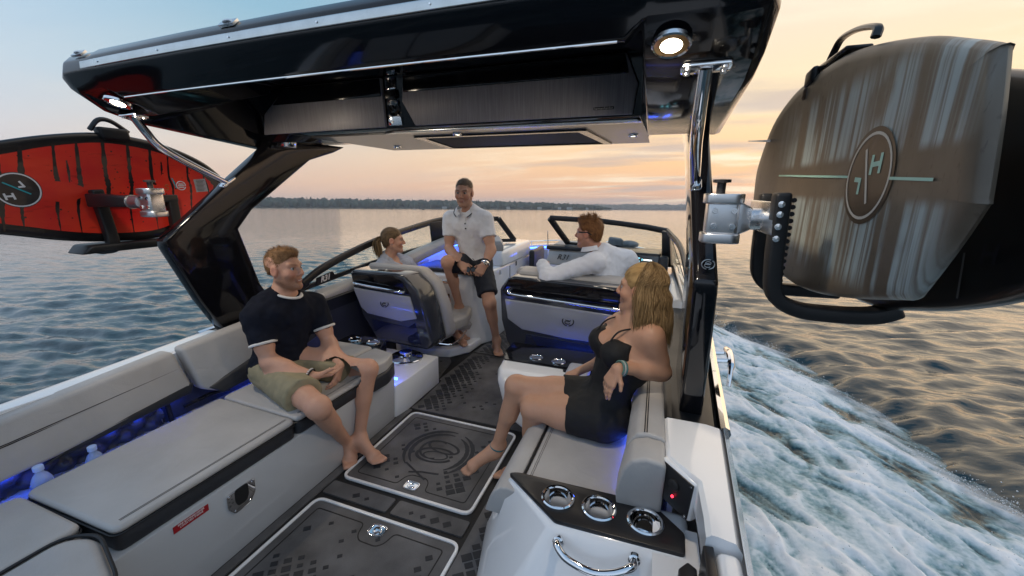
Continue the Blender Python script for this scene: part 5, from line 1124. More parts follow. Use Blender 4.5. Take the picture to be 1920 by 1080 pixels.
OUT = [(.078, 1.742), (.082, 1.750), (.16, 1.78), (.282, 1.822), (.474, 1.868), (.632, 1.890), (.791, 1.884), (.954, 1.862), (1.10, 1.79), (1.19, 1.66), (1.20, 1.575), (1.17, 1.46), (1.06, 1.37), (.875, 1.298), (.707, 1.278), (.547, 1.285), (.355, 1.318), (.17, 1.362), (.135, 1.372), (.118, 1.392), (.07, 1.468), (.036, 1.532), (.034, 1.545), (.055, 1.655)]
ob, _ = board('wakesurf_board', OUT, .030, MB_, BR, '')
tagged(ob, 'brown wakesurf board with pale blue brush strokes, clamped upright in the starboard rack', 'wakesurf board'); PW[ob.name] = Matrix.Identity(4)
EDGE = mat('board_edge', (.16, .17, .18), .3)
def bpt(u, v, w): return MB_ @ V((u, v, w))
# printed ring, letters and line
MINT = mat('mint_print', (.36, .62, .52), .4); CREAM = mat('cream_print', (.55, .52, .46), .4); DISC = mat('brown_disc', (.062, .042, .028), .35)
def rock(u, o=OUT):
    c = sum(p[0] for p in o)/len(o); um = max(abs(p[0]-c) for p in o); return .03*((u-c)/um)**2
W0 = .0172
bm = nb(); n = 40
def ringpts(cu, cv, ru, rv, w): return [bpt(cu+ru*math.cos(2*math.pi*k/n), cv+rv*math.sin(2*math.pi*k/n), w+rock(cu+ru*math.cos(2*math.pi*k/n))) for k in range(n)]
LC = (.362, 1.583)
for r_, m_, nm in ((.100, DISC, 'printed_disc'),):
    bm = nb(); bm.faces.new([bm.verts.new(p) for p in ringpts(*LC, r_, r_, W0)]); part(nm, bm, m_, ob, smooth=False)
bm = nb(); a = ringpts(*LC, .090, .090, W0+.0008); b = ringpts(*LC, .084, .084, W0+.0008)
va = [bm.verts.new(p) for p in a]; vb = [bm.verts.new(p) for p in b]
for k in range(n): bm.faces.new((va[k], va[(k+1) % n], vb[(k+1) % n], vb[k]))
part('printed_ring', bm, CREAM, ob, smooth=False)
def stroke(segs, w, m_, par, name, off, mp, cw=0.):
    bm = nb()
    for p, q in segs:
        p, q = V(p), V(q); t = (q-p).normalized(); nn = V((-t.y, t.x))*w/2
        vs = [bm.verts.new(mp(x.x, x.y, off)) for x in (p-nn, q-nn, q+nn, p+nn)]; bm.faces.new(vs)
    part(name, bm, m_, par, smooth=False)
mpb = lambda u, v, w: bpt(u, v, w+rock(u))
stroke([((.388, 1.640), (.345, 1.527))], .008, CREAM, ob, 'printed_slash', W0+.0009, mpb)
stroke([((.318, 1.628), (.318, 1.588)), ((.352, 1.626), (.352, 1.586)), ((.318, 1.608), (.352, 1.606))], .010, MINT, ob, 'letter', W0+.001, mpb)
stroke([((.415, 1.578), (.388, 1.576)), ((.390, 1.581), (.390, 1.546))], .010, MINT, ob, 'letter', W0+.001, mpb)
stroke([((.452, 1.585), (.93, 1.604)), ((.135, 1.571), (.272, 1.577))], .0055, MINT, ob, 'printed_line', W0+.0009, mpb)
# fin near the nose
bm = nb(); hexa(bm, [bpt(1.06, 1.725, -.01), bpt(1.16, 1.735, -.01), bpt(1.16, 1.745, -.01), bpt(1.06, 1.737, -.01)], [bpt(1.10, 1.735, .10), bpt(1.115, 1.737, .10), bpt(1.115, 1.740, .10), bpt(1.10, 1.738, .10)]); part('fin', bm, mat('fin_grey', (.5, .5, .52), .3), ob)
# second, black board in the outer slot
OUT2 = [(-.06, 1.52), (-.04, 1.60), (.04, 1.66), (.15, 1.715), (.30, 1.765), (.632, 1.85), (.954, 1.83), (1.13, 1.70), (1.17, 1.575), (1.08, 1.40), (.875, 1.30), (.62, 1.268), (.474, 1.273), (.352, 1.302), (.239, 1.335), (.122, 1.382), (.03, 1.44), (-.04, 1.48)]
MB2 = Matrix.Translation((.115, 0, 0)) @ MB_
o2, _ = board('wakesurf_board', OUT2, .030, MB2, BK, '')
tagged(o2, 'black wakesurf board in the outer slot of the starboard rack, behind the brown one', 'wakesurf board'); PW[o2.name] = Matrix.Identity(4)
mp2 = lambda u, v, w: MB2 @ V((u, v, w+rock(u, OUT2)))
DIMB = mat('dim_blue_print', (.012, .014, .024), .4)
stroke([((.235, 1.445), (.222, 1.362))], .005, mat('dim_white_print', (.12, .12, .125), .4), o2, 'printed_slash', W0, mp2)
stroke([((.165, 1.470), (.165, 1.435)), ((.192, 1.466), (.192, 1.431)), ((.165, 1.453), (.192, 1.449))], .007, DIMB, o2, 'letter', W0, mp2)
# --- port rack and red board
rackP = rack(-1, -1.70, 'aluminium and black board rack on the port tower leg holding the red board', -1.44, 1.2)
XR = -1.78
MR_ = Matrix(((0, 0, 1, XR), (1, 0, 0, 0), (0, 1, 0, 0), (0, 0, 0, 1)))
OUTR = [(2.055, 1.557), (2.00, 1.635), (1.886, 1.726), (1.685, 1.806), (1.435, 1.836), (1.217, 1.806), (.98, 1.74), (.76, 1.66), (.64, 1.56), (.66, 1.45), (.80, 1.37), (1.0, 1.315), (1.16, 1.275), (1.35, 1.250), (1.586, 1.249), (1.75, 1.302), (1.94, 1.415), (2.03, 1.49)]
orb, cR = board('wakesurf_board', OUTR, .028, MR_, BK, '')
tagged(orb, 'red wakesurf board with black streaks and black rail, clamped upright in the port rack', 'wakesurf board'); PW[orb.name] = Matrix.Identity(4)
def rockR(u): return rock(u, OUTR)
mpr = lambda u, v, w: MR_ @ V((u, v, w+rockR(u)))
# red field inside the black rail
inn = [V((p.x, p.y)) for p in cr([(a, b, 0) for a, b in OUTR], 5, closed=True)]; cc = sum(inn, V((0, 0)))/len(inn)
bm = nb(); rows = []
rsr = np.random.RandomState(5)
for f, w in ((.05, W0-.0018), (.5, W0-.0018), (.83, W0-.0018)):
    rows.append([mpr(cc.x+(p.x-cc.x)*(f+(rsr.uniform(-.008, .008) if f > .8 else 0)), cc.y+(p.y-cc.y)*(f-(.0 if f < .8 else 0)), w) for p in inn])
loft(bm, rows, cap=False); va = bm.faces.new([v for v in bm.verts[:len(inn)]]) if bm.verts.ensure_lookup_table() is None else None
part('red_field', bm, RD, orb, sharp=0)
# ragged black streaks: each its own painted ribbon
def streak(pts, w0, sd):
    w0 = w0*.72; r_ = np.random.RandomState(sd); bm = nb(); P = cr([(a, b, 0) for a, b in pts], 8); pr = None; m_ = len(P)
    for i, p in enumerate(P):
        ww = w0*(.25+1.1*abs(math.sin(.5+i*.9/ m_*3.1)))*(.7+.6*r_.rand())
        a = bm.verts.new(mpr(p.x-ww/2, p.y, W0-.0009)); b = bm.verts.new(mpr(p.x+ww/2, p.y, W0-.0009))
        if pr: bm.faces.new((pr[0], a, b, pr[1]))
        pr = (a, b)
    part('paint_streak', bm, BK, orb, smooth=False)
for k, (u0, u1, w0) in enumerate(((1.075, 1.02, .022), (1.195, 1.145, .020), (1.285, 1.225, .022), (1.395, 1.350, .024), (1.505, 1.452, .02), (1.61, 1.575, .02), (1.70, 1.675, .012), (1.805, 1.775, .014), (1.90, 1.885, .01), (1.00, .955, .026))):
    tp2 = np.interp(u0, [.98, 1.217, 1.435, 1.685, 1.886, 2.0], [1.74, 1.806, 1.836, 1.806, 1.726, 1.635]); bt2 = np.interp(u1, [1.0, 1.16, 1.35, 1.586, 1.75, 1.94], [1.315, 1.275, 1.25, 1.249, 1.302, 1.415])
    tp2 = 1.55+(tp2-1.55)*.88; bt2 = 1.55+(bt2-1.55)*.88
    streak([(u0+.005, tp2), (u0-.012, 1.62), ((u0+u1)/2+.01, 1.55), (u1+.01, 1.44), (u1, bt2)], w0, k)
for u, v, l_ in ((1.235, 1.68, .10), (1.66, 1.70, .05), (1.82, 1.735, .0)):
    streak([(u, v, ), (u-.004, v-l_/2-.02), (u-.012, v-l_-.03)], .010, int(u*100))
bm = nb(); r_ = np.random.RandomState(9)
for k in range(60):
    u, v, q_ = r_.uniform(1.0, 1.9), r_.uniform(1.33, 1.76), r_.uniform(.0015, .005)
    bm.faces.new([bm.verts.new(mpr(u+q_*math.cos(a), v+q_*math.sin(a), W0-.0010)) for a in np.linspace(0, 5.24, 6)])
part('paint_spatter', bm, BK, orb, smooth=False, kind='stuff')
LCR = (1.035, 1.532)
def ringr(r_, w): return [mpr(LCR[0]+r_*math.cos(2*math.pi*k/n), LCR[1]+r_*math.sin(2*math.pi*k/n), w) for k in range(n)]
bm = nb(); bm.faces.new([bm.verts.new(p) for p in ringr(.082, W0)]); part('printed_disc', bm, BK, orb, smooth=False)
bm = nb(); va = [bm.verts.new(p) for p in ringr(.079, W0+.0006)]; vb = [bm.verts.new(p) for p in ringr(.073, W0+.0006)]
for k in range(n): bm.faces.new((va[k], va[(k+1) % n], vb[(k+1) % n], vb[k]))
part('printed_ring', bm, PRINTW, orb, smooth=False)
stroke([((.99, 1.566), (1.075, 1.512))], .006, mat('teal_print', (.02, .35, .40), .4), orb, 'printed_slash', W0+.0007, mpr)
stroke([((1.045, 1.573), (1.060, 1.545)), ((1.058, 1.548), (1.038, 1.545))], .008, PRINTW, orb, 'letter', W0+.0008, mpr)
stroke([((1.012, 1.518), (1.018, 1.488)), ((.985, 1.516), (.990, 1.486)), ((.988, 1.502), (1.016, 1.504))], .008, PRINTW, orb, 'letter', W0+.0008, mpr)
bm = nb(); bm.faces.new([bm.verts.new(mpr(u, v, W0)) for u, v in ((1.822, 1.60), (1.893, 1.607), (1.900, 1.525), (1.828, 1.520))]); lbl = part('data_label', bm, mat('grey_label', (.42, .40, .39), .5), orb, smooth=False)
LM = frame(mpr(1.861, 1.563, W0+.001), (0, 1, 0), (0, 0, 1)); 
bm = nb()
for i in range(9): box(bm, (-.004 if i % 3 else 0, .034-.0085*i, .0004), (.052-.006*(i % 3), .0022, .0004))
bm.transform(LM); part('label_lines', bm, PIPE, lbl, smooth=False, kind='stuff')
BM_ = frame(mpr(1.745, 1.560, W0), (0, 1, 0), (0, 0, 1))
bm = nb(); tube(bm, [(.026*math.cos(a), .026*math.sin(a), 0) for a in np.linspace(0, 6.0, 20)], .003, 4)
for y_, w_ in ((.010, .030), (.0, .038), (-.010, .032)): box(bm, (0, y_, .0008), (w_, .006, .001))
bm.transform(BM_); part('round_badge', bm, PRINTW, orb, smooth=False, kind='stuff')
BM2 = frame(mpr(1.665, 1.548, W0), (0, 1, 0), (0, 0, 1)); bm = nb(); tube(bm, [(.012, .012, 0), (.0, .018, 0), (-.010, .010, 0), (.008, -.004, 0), (.0, -.016, 0), (-.012, -.010, 0)], .002, 4); bm.transform(BM2); part('small_mark', bm, mat('gold_print', (.30, .20, .06), .5), orb)
stroke([((1.700, 1.605), (1.712, 1.575)), ((1.706, 1.585), (1.716, 1.545))], .007, MATS['teal_print'], orb, 'script_mark', W0+.0004, mpr)
# port forks, arm extension and clamp
bm = nb(); hexa(bm, [(-1.42, 1.29, 1.45), (-1.42, 1.35, 1.45), (-1.72, 1.33, 1.445), (-1.72, 1.25, 1.445)], [(-1.42, 1.29, 1.50), (-1.42, 1.35, 1.50), (-1.72, 1.33, 1.515), (-1.72, 1.25, 1.515)]); part('arm_bar', bm, PLAST, rackP, bevel=.008)
fork(rackP, [(-1.735, 1.31, 1.535), (-1.733, 1.315, 1.45), (-1.733, 1.325, 1.33), (-1.738, 1.33, 1.235), (-1.80, 1.33, 1.205), (-1.92, 1.33, 1.205)], .026, .024)
fork(rackP, [(-1.735, 1.66, 1.50), (-1.733, 1.66, 1.42), (-1.735, 1.66, 1.30), (-1.742, 1.66, 1.235), (-1.80, 1.66, 1.21), (-1.92, 1.66, 1.21)], .026, .024)
bm = nb(); hexa(bm, [(-1.71, 1.29, 1.46), (-1.755, 1.29, 1.46), (-1.755, 1.69, 1.46), (-1.71, 1.69, 1.46)], [(-1.71, 1.29, 1.505), (-1.755, 1.29, 1.505), (-1.755, 1.69, 1.505), (-1.71, 1.69, 1.505)]); part('fork_bar', bm, PLAST, rackP, bevel=.008)
for z in (1.455, 1.48, 1.505): bm = nb(); lathe(bm, [(.007, 0), (.006, .008), (0, .008)], (-1.708, 1.30, z), axis=(1, 0, 0), n=10); part('bolt', bm, CHROME, rackP)
bm = nb(); hexa(bm, [(-1.70, 1.18, 1.20), (-1.86, 1.18, 1.20), (-1.86, 1.62, 1.20), (-1.70, 1.62, 1.20)], [(-1.69, 1.22, 1.245), (-1.87, 1.22, 1.245), (-1.87, 1.58, 1.245), (-1.69, 1.58, 1.245)]); part('lower_jaw', bm, RUBBER, rackP, bevel=.015, seg=3)
bm = nb(); hexa(bm, [(-1.745, 1.40, 1.80), (-1.80, 1.40, 1.80), (-1.80, 1.53, 1.80), (-1.745, 1.53, 1.80)], [(-1.742, 1.385, 1.865), (-1.82, 1.385, 1.865), (-1.82, 1.52, 1.865), (-1.742, 1.52, 1.865)]); part('clamp_jaw', bm, RUBBER, rackP, bevel=.014, seg=3)
bm = nb(); tube(bm, cr([(-1.77, 1.36, 1.845), (-1.77, 1.405, 1.90), (-1.77, 1.46, 1.90), (-1.77, 1.53, 1.85)], 4), .012, 8); part('clamp_handle', bm, PLAST, rackP)

# ------------------------------------------------------------------ figures: one smooth field per person, polygonised with surface nets
class Field:
    def __init__(s): s.p = []
    def cone(s, a, b, ra, rb, k=.025, z='', cut=None): s.p.append(('c', np.array(a, float), np.array(b, float), ra, rb, k, z, cut))
    def ell(s, c, r, R=None, k=.025, z='', cut=None): s.p.append(('e', np.array(c, float), np.array(r, float), np.eye(3) if R is None else np.array(R, float), None, k, z, cut))
    def sub(s, c, r, R=None, k=.008): s.p.append(('s', np.array(c, float), np.array(r, float), np.eye(3) if R is None else np.array(R, float), None, k, 'sub', None))
    def bounds(s):
        lo, hi = [], []
        for q in s.p:
            if q[0] == 'c': lo.append(np.minimum(q[1]-q[3], q[2]-q[4])); hi.append(np.maximum(q[1]+q[3], q[2]+q[4]))
            elif q[0] == 'e': m = q[2].max(); lo.append(q[1]-m); hi.append(q[1]+m)
        return np.min(lo, 0)-.02, np.max(hi, 0)+.02
    def grid(s, h, lo, hi, warp=None):
        n = np.ceil((hi-lo)/h).astype(int)+1
        ax = [lo[i]+h*np.arange(n[i]) for i in range(3)]
        F = np.full(tuple(n), .08)
        for q in s.p:
            k = q[5]; m = k+.012
            if q[0] == 'c': a, b = np.minimum(q[1]-q[3], q[2]-q[4])-m, np.maximum(q[1]+q[3], q[2]+q[4])+m
            else: a, b = q[1]-q[2].max()-m, q[1]+q[2].max()+m
            i0 = np.clip(((a-lo)/h).astype(int), 0, n); i1 = np.clip(np.ceil((b-lo)/h).astype(int)+1, 0, n)
            if np.any(i1 <= i0): continue
            sl = tuple(slice(i0[i], i1[i]) for i in range(3))
            P = np.stack(np.meshgrid(*[ax[i][i0[i]:i1[i]] for i in range(3)], indexing='ij'), -1)
            if q[0] == 'c':
                ba = q[2]-q[1]; pa = P-q[1]; t = np.clip(pa@ba/max(ba@ba, 1e-9), 0, 1); d = np.linalg.norm(pa-t[..., None]*ba, axis=-1)-(q[3]+(q[4]-q[3])*t)
            else:
                L_ = (P-q[1])@q[3]; k0 = np.linalg.norm(L_/q[2], axis=-1); k1 = np.linalg.norm(L_/q[2]**2, axis=-1)+1e-9; d = k0*(k0-1)/k1
            if q[7] is not None: d = np.maximum(d, (P-np.array(q[7][0]))@np.array(q[7][1]))
            f = F[sl]
            if q[0] == 's':
                hh = np.clip(.5-.5*(f+d)/k, 0, 1); F[sl] = f*(1-hh)-d*hh+k*hh*(1-hh)
            else:
                hh = np.clip(.5+.5*(f-d)/k, 0, 1); F[sl] = f*(1-hh)+d*hh-k*hh*(1-hh)
        if warp is not None:
            P = np.stack(np.meshgrid(*ax, indexing='ij'), -1); F = warp(P, F)
        return F, lo
def nets(F, lo, h):
    S_ = F < 0; n = np.array(F.shape)
    c = [S_[i:n[0]-1+i, j:n[1]-1+j, k:n[2]-1+k] for i in (0, 1) for j in (0, 1) for k in (0, 1)]
    tot = sum(x.astype(np.int8) for x in c); M_ = (tot > 0) & (tot < 8)
    idx = -np.ones(M_.shape, int); cells = np.argwhere(M_); idx[M_] = np.arange(len(cells))
    acc = np.zeros((len(cells), 3)); cnt = np.zeros(len(cells))
    cor = np.array([(i, j, k) for i in (0, 1) for j in (0, 1) for k in (0, 1)])
    vals = np.stack([F[tuple((cells+o).T)] for o in cor], 1)
    for a in range(8):
        for b in range(a+1, 8):
            if np.abs(cor[a]-cor[b]).sum() != 1: continue
            va, vb = vals[:, a], vals[:, b]; m = (va < 0) != (vb < 0)
            t = np.where(m, va/np.where(m, va-vb, 1), 0)
            acc[m] += (cor[a]+t[:, None]*(cor[b]-cor[a]))[m]; cnt[m] += 1
    V_ = lo+h*(cells+acc/cnt[:, None]); Q = []
    for ax in range(3):
        o = [slice(1, n[0]-1), slice(1, n[1]-1), slice(1, n[2]-1)]; o2 = list(o); o[ax] = slice(0, n[ax]-1); o2[ax] = slice(1, n[ax])
        a, b = S_[tuple(o)], S_[tuple(o2)]
        e = np.argwhere(a != b); off = np.array([1, 1, 1]); off[ax] = 0; e = e+off
        s = a[a != b]
        u, v = [(1, 2), (2, 0), (0, 1)][ax]
        du = np.zeros(3, int); du[u] = 1; dv = np.zeros(3, int); dv[v] = 1
        q = np.stack([idx[tuple((e-du-dv).T)], idx[tuple((e-dv).T)], idx[tuple(e.T)], idx[tuple((e-du).T)]], 1)
        q[~s] = q[~s][:, ::-1]; Q.append(q)
    Q = np.concatenate(Q); Q = Q[(Q >= 0).all(1)]
    return V_, Q
def relax(v, q, n=2, lam=.5):
    for _ in range(n):
        a = np.zeros_like(v); c = np.zeros(len(v))
        for i in range(4):
            for j in ((i+1) % 4, (i-1) % 4): np.add.at(a, q[:, i], v[q[:, j]]); np.add.at(c, q[:, i], 1)
        v = v*(1-lam)+lam*a/np.maximum(c, 1)[:, None]
    return v
def nrm_(v): v = np.array(v, float); return v/np.linalg.norm(v)
def rotv(v, ax, a):
    ax = nrm_(ax); return v*math.cos(a)+np.cross(ax, v)*math.sin(a)+ax*(ax@v)*(1-math.cos(a))
def hand(f, wr, d, pn, side, curl=(.35, .4, .45, .5), th=.5, s=1., spread=.06, z='hand'):
    """palm and five fingers. d: along the hand, pn: out of the palm, side: +1 if the thumb lies along +(d x pn)"""
    wr = np.array(wr, float); d = nrm_(d); pn = np.array(pn, float); pn = nrm_(pn-d*(pn@d)); w = np.cross(d, pn)*side
    k = .007*s
    for i, (o, L_, kl, r) in enumerate(((.030, .071, .084, .0088), (.010, .079, .088, .009), (-.010, .074, .084, .0086), (-.029, .058, .076, .0076))):
        kn = wr+(d*kl+w*o)*s
        f.cone(wr+w*o*.55*s+d*.01*s, kn, .0145*s, .0125*s, .014*s, z)
        c = curl[i]; fd = nrm_(d+w*o*spread*20); p = kn; ax = np.cross(d, pn)
        for j, (fr, cc) in enumerate(((.46, c), (.30, c*1.15), (.24, c*.8))):
            fd = rotv(fd, ax, cc); q = p+fd*L_*fr*s; rr = r*(1-.10*j)*s
            f.cone(p, q, rr, rr*.92, k, z); p = q
    a = wr+(d*.028+w*.024+pn*.006)*s; fd = nrm_(d*.75+w*(1-th*.55)+pn*th*.8); q = a+fd*.040*s
    f.cone(wr+d*.012*s+w*.008*s, a, .016*s, .0145*s, .012*s, z); f.cone(a, q, .0135*s, .0105*s, k, z)
    fd = nrm_(fd+d*.45-w*.25); f.cone(q, q+fd*.030*s, .0102*s, .0085*s, k, z)
def foot(f, an, toe, s=1., z='foot', up=(0, 0, 1)):
    """ankle joint to big-toe tip"""
    an = np.array(an, float); toe = np.array(toe, float); up = nrm_(up); d = toe-an; d = d-up*(d@up); L_ = np.linalg.norm(d); d = nrm_(d); w = np.cross(d, up)
    sole = toe-up*.012
    heel = an-d*.045*s; heel = heel-up*((heel-sole)@up-.032*s)
    ball = sole+up*.022*s-d*.075*s
    f.cone(an, heel, .034*s, .031*s, .03, z); f.cone(heel, ball, .028*s, .022*s, .03, z)
    f.cone(an+d*.02*s, ball+up*.012*s, .035*s, .022*s, .04, z)
    f.cone(ball-w*.026*s, ball+w*.026*s, .021*s, .018*s, .02, z)
    for i, (o, l, r) in enumerate(((-.030, .070, .0145), (-.008, .070, .0105), (.008, .062, .0098), (.022, .053, .0092), (.034, .043, .0085))):
        b = ball+w*o*s*FS[0]; f.cone(b-up*.006, b+d*l*s*1.0-up*(.022*s-r*s-.001), r*1.05*s, r*s, .007, z)
FS = [1]
class Person:
    def __init__(s, name_label, loc, J, fem=False, sc=1., skin=(.42, .22, .135)):
        s.t = thing('person', name_label, 'person', loc); s.J = {k: np.array(v, float) for k, v in J.items()}; s.fem = fem; s.sc = sc; s.skin = np.array(skin); s.f = Field(); s.build()
    def build(s):
        J, f, c = s.J, s.f, s.sc; fem = s.fem
        up = nrm_(J['neck']-J['pel']); sd = J['shR']-J['shL']; sd = nrm_(sd-up*(sd@up)); fr = np.cross(up, sd); s.up, s.sd, s.fr = up, sd, fr
        R = np.stack([sd, fr, up], 1); s.R = R; pel = J['pel']; ch = pel+(J['neck']-pel)*.66; s.ch = ch
        w = .9 if fem else 1.
        f.ell(pel, (np.array((.160 if not fem else .168, .115, .105)))*c, R, .05, 'pelvis')
        f.ell(pel+(ch-pel)*.5, np.array((.138*w*(.93 if fem else 1), .098*w, .15))*c, R, .06, 'torso')
        f.ell(ch, np.array((.163*w, .112*w, .165))*c, R, .05, 'torso')
        for sg, S_ in ((1, 'R'), (-1, 'L')):
            sh, el, wr = J['sh'+S_], J['el'+S_], J['wr'+S_]
            a = J['neck']-up*.045*c+sd*sg*.06*c
            f.cone(a, sh, .058*c*w, .053*c*w, .05, 'torso'); f.cone(J['neck']+up*.02, a+sd*sg*.05*c+up*.005, .040*c*w, .034*c*w, .05, 'torso')
            if fem: f.ell(ch+fr*.085*c+sd*sg*.068*c+up*.015*c, np.array((.062, .060, .062))*c, R, .03, 'torso')
            else: f.ell(ch+fr*.065*c+sd*sg*.072*c+up*.045*c, np.array((.082, .05, .062))*c, R, .04, 'torso')
            f.ell(ch-fr*.05*c+sd*sg*.085*c+up*.02*c, np.array((.07, .05, .11))*c, R, .05, 'torso')
            u = el-sh; q = .86 if fem else 1.
            f.ell(sh+u*.12, np.array((.058, .058, .066))*c*q, R, .04, 'uarm')
            f.cone(sh, el, .051*c*q, .040*c*q, .03, 'uarm'); f.cone(sh+u*.35, sh+u*.65, .049*c*q, .047*c*q, .03, 'uarm')
            v = wr-el
            f.cone(el, wr, .039*c*q, .027*c*q, .025, 'farm'); f.cone(el+v*.12, el+v*.38, .043*c*q, .040*c*q, .03, 'farm')
            hp, kn, an, to = J['hip'+S_], J['kn'+S_], J['an'+S_], J['to'+S_]
            t = kn-hp
            f.cone(hp, kn, .088*c, .056*c, .05, 'thigh'); f.cone(hp+t*.15, hp+t*.5, .086*c, .074*c, .04, 'thigh')
            f.ell(kn, np.array((.054, .054, .056))*c*q**.5, None, .03, 'shin')
            g = an-kn; gb = nrm_(np.cross(np.cross(g, t), g)) if np.linalg.norm(np.cross(g, t)) > 1e-6 else -fr
            f.cone(kn, an, .050*c*q**.5, .033*c*q**.5, .03, 'shin'); f.cone(kn+g*.16-gb*.018*c, kn+g*.42-gb*.016*c, .047*c*q**.5, .043*c*q**.5, .04, 'shin')
            FS[0] = 1 if S_ == 'L' else -1
            foot(f, an, to, c*(.92 if fem else 1.), up=J.get('fup'+S_, (0, 0, 1)))
        # head
        H_ = J['head']; hf = nrm_(J['hf']); hu = J['hu'] if 'hu' in J else np.array((0, 0, 1.)); hu = nrm_(hu-hf*(hu@hf)); hr = np.cross(hf, hu); s.HR = np.stack([hr, hf, hu], 1); hc = c*(.95 if fem else 1.)*(.235/.235); s.hc = hc
        def g(x, y, z): return H_+s.HR@(np.array((x, y, z))*hc)
        s.g = g; f.cone(J['neck']-up*.02*c, g(0, -.025, -.075), .057*c*(.84 if fem else 1), .050*c*(.86 if fem else 1), .03, 'neck')
        f.cone(J['neck']+fr*.005, g(0, .02, -.085), .045*c*(.85 if fem else 1), .036*c, .03, 'neck')
        def E(p, r, k=.02): f.ell(g(*p), np.array(r)*hc, s.HR, k, 'head')
        def Cn(a, b, ra, rb, k=.012): f.cone(g(*a), g(*b), ra*hc, rb*hc, k, 'head')
        E((0, -.018, .036), (.076, .096, .083)); E((0, .028, -.02), (.060, .064, .085), .03)
        jw = .048 if fem else .052
        for sg in (1, -1):
            Cn((sg*jw, -.005, -.052), (sg*.016, .066, -.102), .022, .018, .025); E((sg*.040, .056, -.028), (.026, .026, .026), .02)
            Cn((sg*.014, .084, .024), (sg*.044, .070, .026), .0105, .010, .014)
            E((sg*.0125, .099, -.034), (.0085, .010, .0075), .006)
        Cn((0, .078, -.104), (0, .072, -.100), .018, .018, .02); Cn((0, .086, .016), (0, .111, -.027), .008, .0115, .010)
        Cn((-.017, .086, -.0615), (.017, .086, -.0615), .0065, .0065, .006); Cn((0, .091, -.062), (0, .091, -.062), .006, .006, .006); Cn((-.015, .085, -.0735), (.015, .085, -.0735), .0075, .0075, .006)
        for sg in (1, -1):
            f.sub(g(sg*.032, .090, .0035), np.array((.0175, .0125, .0075))*hc, s.HR, .009)
        f.sub(g(0, .099, -.0675), np.array((.021, .010, .0016))*hc, s.HR, .003)
        for sg in (1, -1):
            Re = s.HR@np.array(((1, 0, 0), (0, 1, .0), (0, 0, 1)))
            E((sg*.077, -.008, -.006), (.010, .023, .033), .008); f.sub(g(sg*.089, -.004, -.004), np.array((.008, .013, .020))*hc, s.HR, .006)
        for sg, S_ in ((1, 'R'), (-1, 'L')):
            if 'hd'+S_ in J: hand(f, J['wr'+S_], J['hd'+S_], J['pn'+S_], J.get('hs'+S_, 1.), J.get('curl'+S_, (.35, .4, .45, .5)), float(J.get('th'+S_, .5)), c*(.9 if fem else 1.))
    def finish_body(s, h=.0075, hh=.0042, hands=True, beard=None, brow=(.12, .07, .04), lip=(.34, .12, .10), nails=None, freck=0.):
        f = s.f; lo, hi = f.bounds(); Vs, Qs, off = [], [], 0
        nk = s.g(0, -.02, -.105); hu = s.HR[:, 2]
        regs = [(h, lo, hi, lambda v: (v-nk)@hu < .006)]
        hl, hh_ = s.g(0, 0, 0)-.155*s.hc, s.g(0, 0, 0)+.155*s.hc
        regs.append((hh, hl, hh_, lambda v: (v-nk)@hu > -.006))
        boxes = []
        for S_ in 'LR':
            if hands and 'hd'+S_ in s.J:
                w_ = s.J['wr'+S_]; d_ = nrm_(s.J['hd'+S_]); c_ = w_+d_*.085; r_ = .125*s.sc; boxes.append((w_, d_)); regs.append((.0036, c_-r_, c_+r_, None))
        for b in boxes: pass
        f0 = regs[0][3]
        for i, (hs_, a, b, keep) in enumerate(regs):
            if i < 2:
                F, l0 = f.grid(hs_, a, b)
            else:
                g_ = Field(); g_.p = [q for q in f.p if q[6] in ('hand', 'farm')]; F, l0 = g_.grid(hs_, a, b)
            v, q = nets(F, l0, hs_)
            if i == 0:
                k = f0(v)
                for w_, d_ in boxes: k &= ~(((v-w_)@d_ > .004) & (np.linalg.norm(v-w_-d_*.09, axis=1) < .125))
            elif i == 1: k = keep(v)
            else:
                w_, d_ = boxes[i-2]; k = ((v-w_)@d_ > -.008) & (np.linalg.norm(v-w_-d_*.085, axis=1) < .13)
                o_ = boxes[1-(i-2)] if len(boxes) > 1 else None
            q = q[k[q].all(1)]; us, inv = np.unique(q, return_inverse=True); Vs.append(v[us]); Qs.append(inv.reshape(q.shape)+off); off += len(us)
        v = np.concatenate(Vs); q = np.concatenate(Qs); s.bv = v
        me = npmesh('person_body', v, q)
        # skin colour: warm cheeks, nose, ears; lips; brows; stubble - all part of the skin itself
        L_ = (v-s.g(0, 0, 0))@s.HR/s.hc; x, y, z = np.abs(L_[:, 0]), L_[:, 1], L_[:, 2]; near = (np.linalg.norm(L_, axis=1) < .16)
        col = np.tile(s.skin, (len(v), 1)); mott = fbm(v*14, 3)[:, None]*.07+fbm(v*55, 2)[:, None]*.05; col = col*(1+mott)
        def blend(m, c): nonlocal col; m = np.clip(m, 0, 1)[:, None]*near[:, None]; col = col*(1-m)+np.array(c)*m
        gs = lambda cx, cy, cz, r: np.exp(-(((x-cx)/r[0])**2+((y-cy)/r[1])**2+((z-cz)/r[2])**2))
        red = s.skin*np.array((1.12, .72, .68))
        blend(.55*gs(.042, .07, -.03, (.022, .04, .024)), red); blend(.5*gs(0, .11, -.028, (.016, .02, .016)), red); blend(.5*gs(.08, -.005, -.006, (.016, .03, .035)), red)
        if beard is not None:
            bz = np.clip((-.028-.55*np.maximum(.02-y, 0)*0-z)/.018, 0, 1)*np.clip((y+.015)/.03, 0, 1)*np.clip((z+.14)/.02, 0, 1)
            bz = np.where((x < .03) & (z > -.052), bz*np.clip((-z-.044)/.008, 0, 1)*.9, bz); bz *= 1-.6*gs(.055, .05, -.045, (.02, .03, .015)); blend(bz*beard[1]*(.8+.35*np.clip(fbm(v*190, 2), -1, 1)), beard[0])
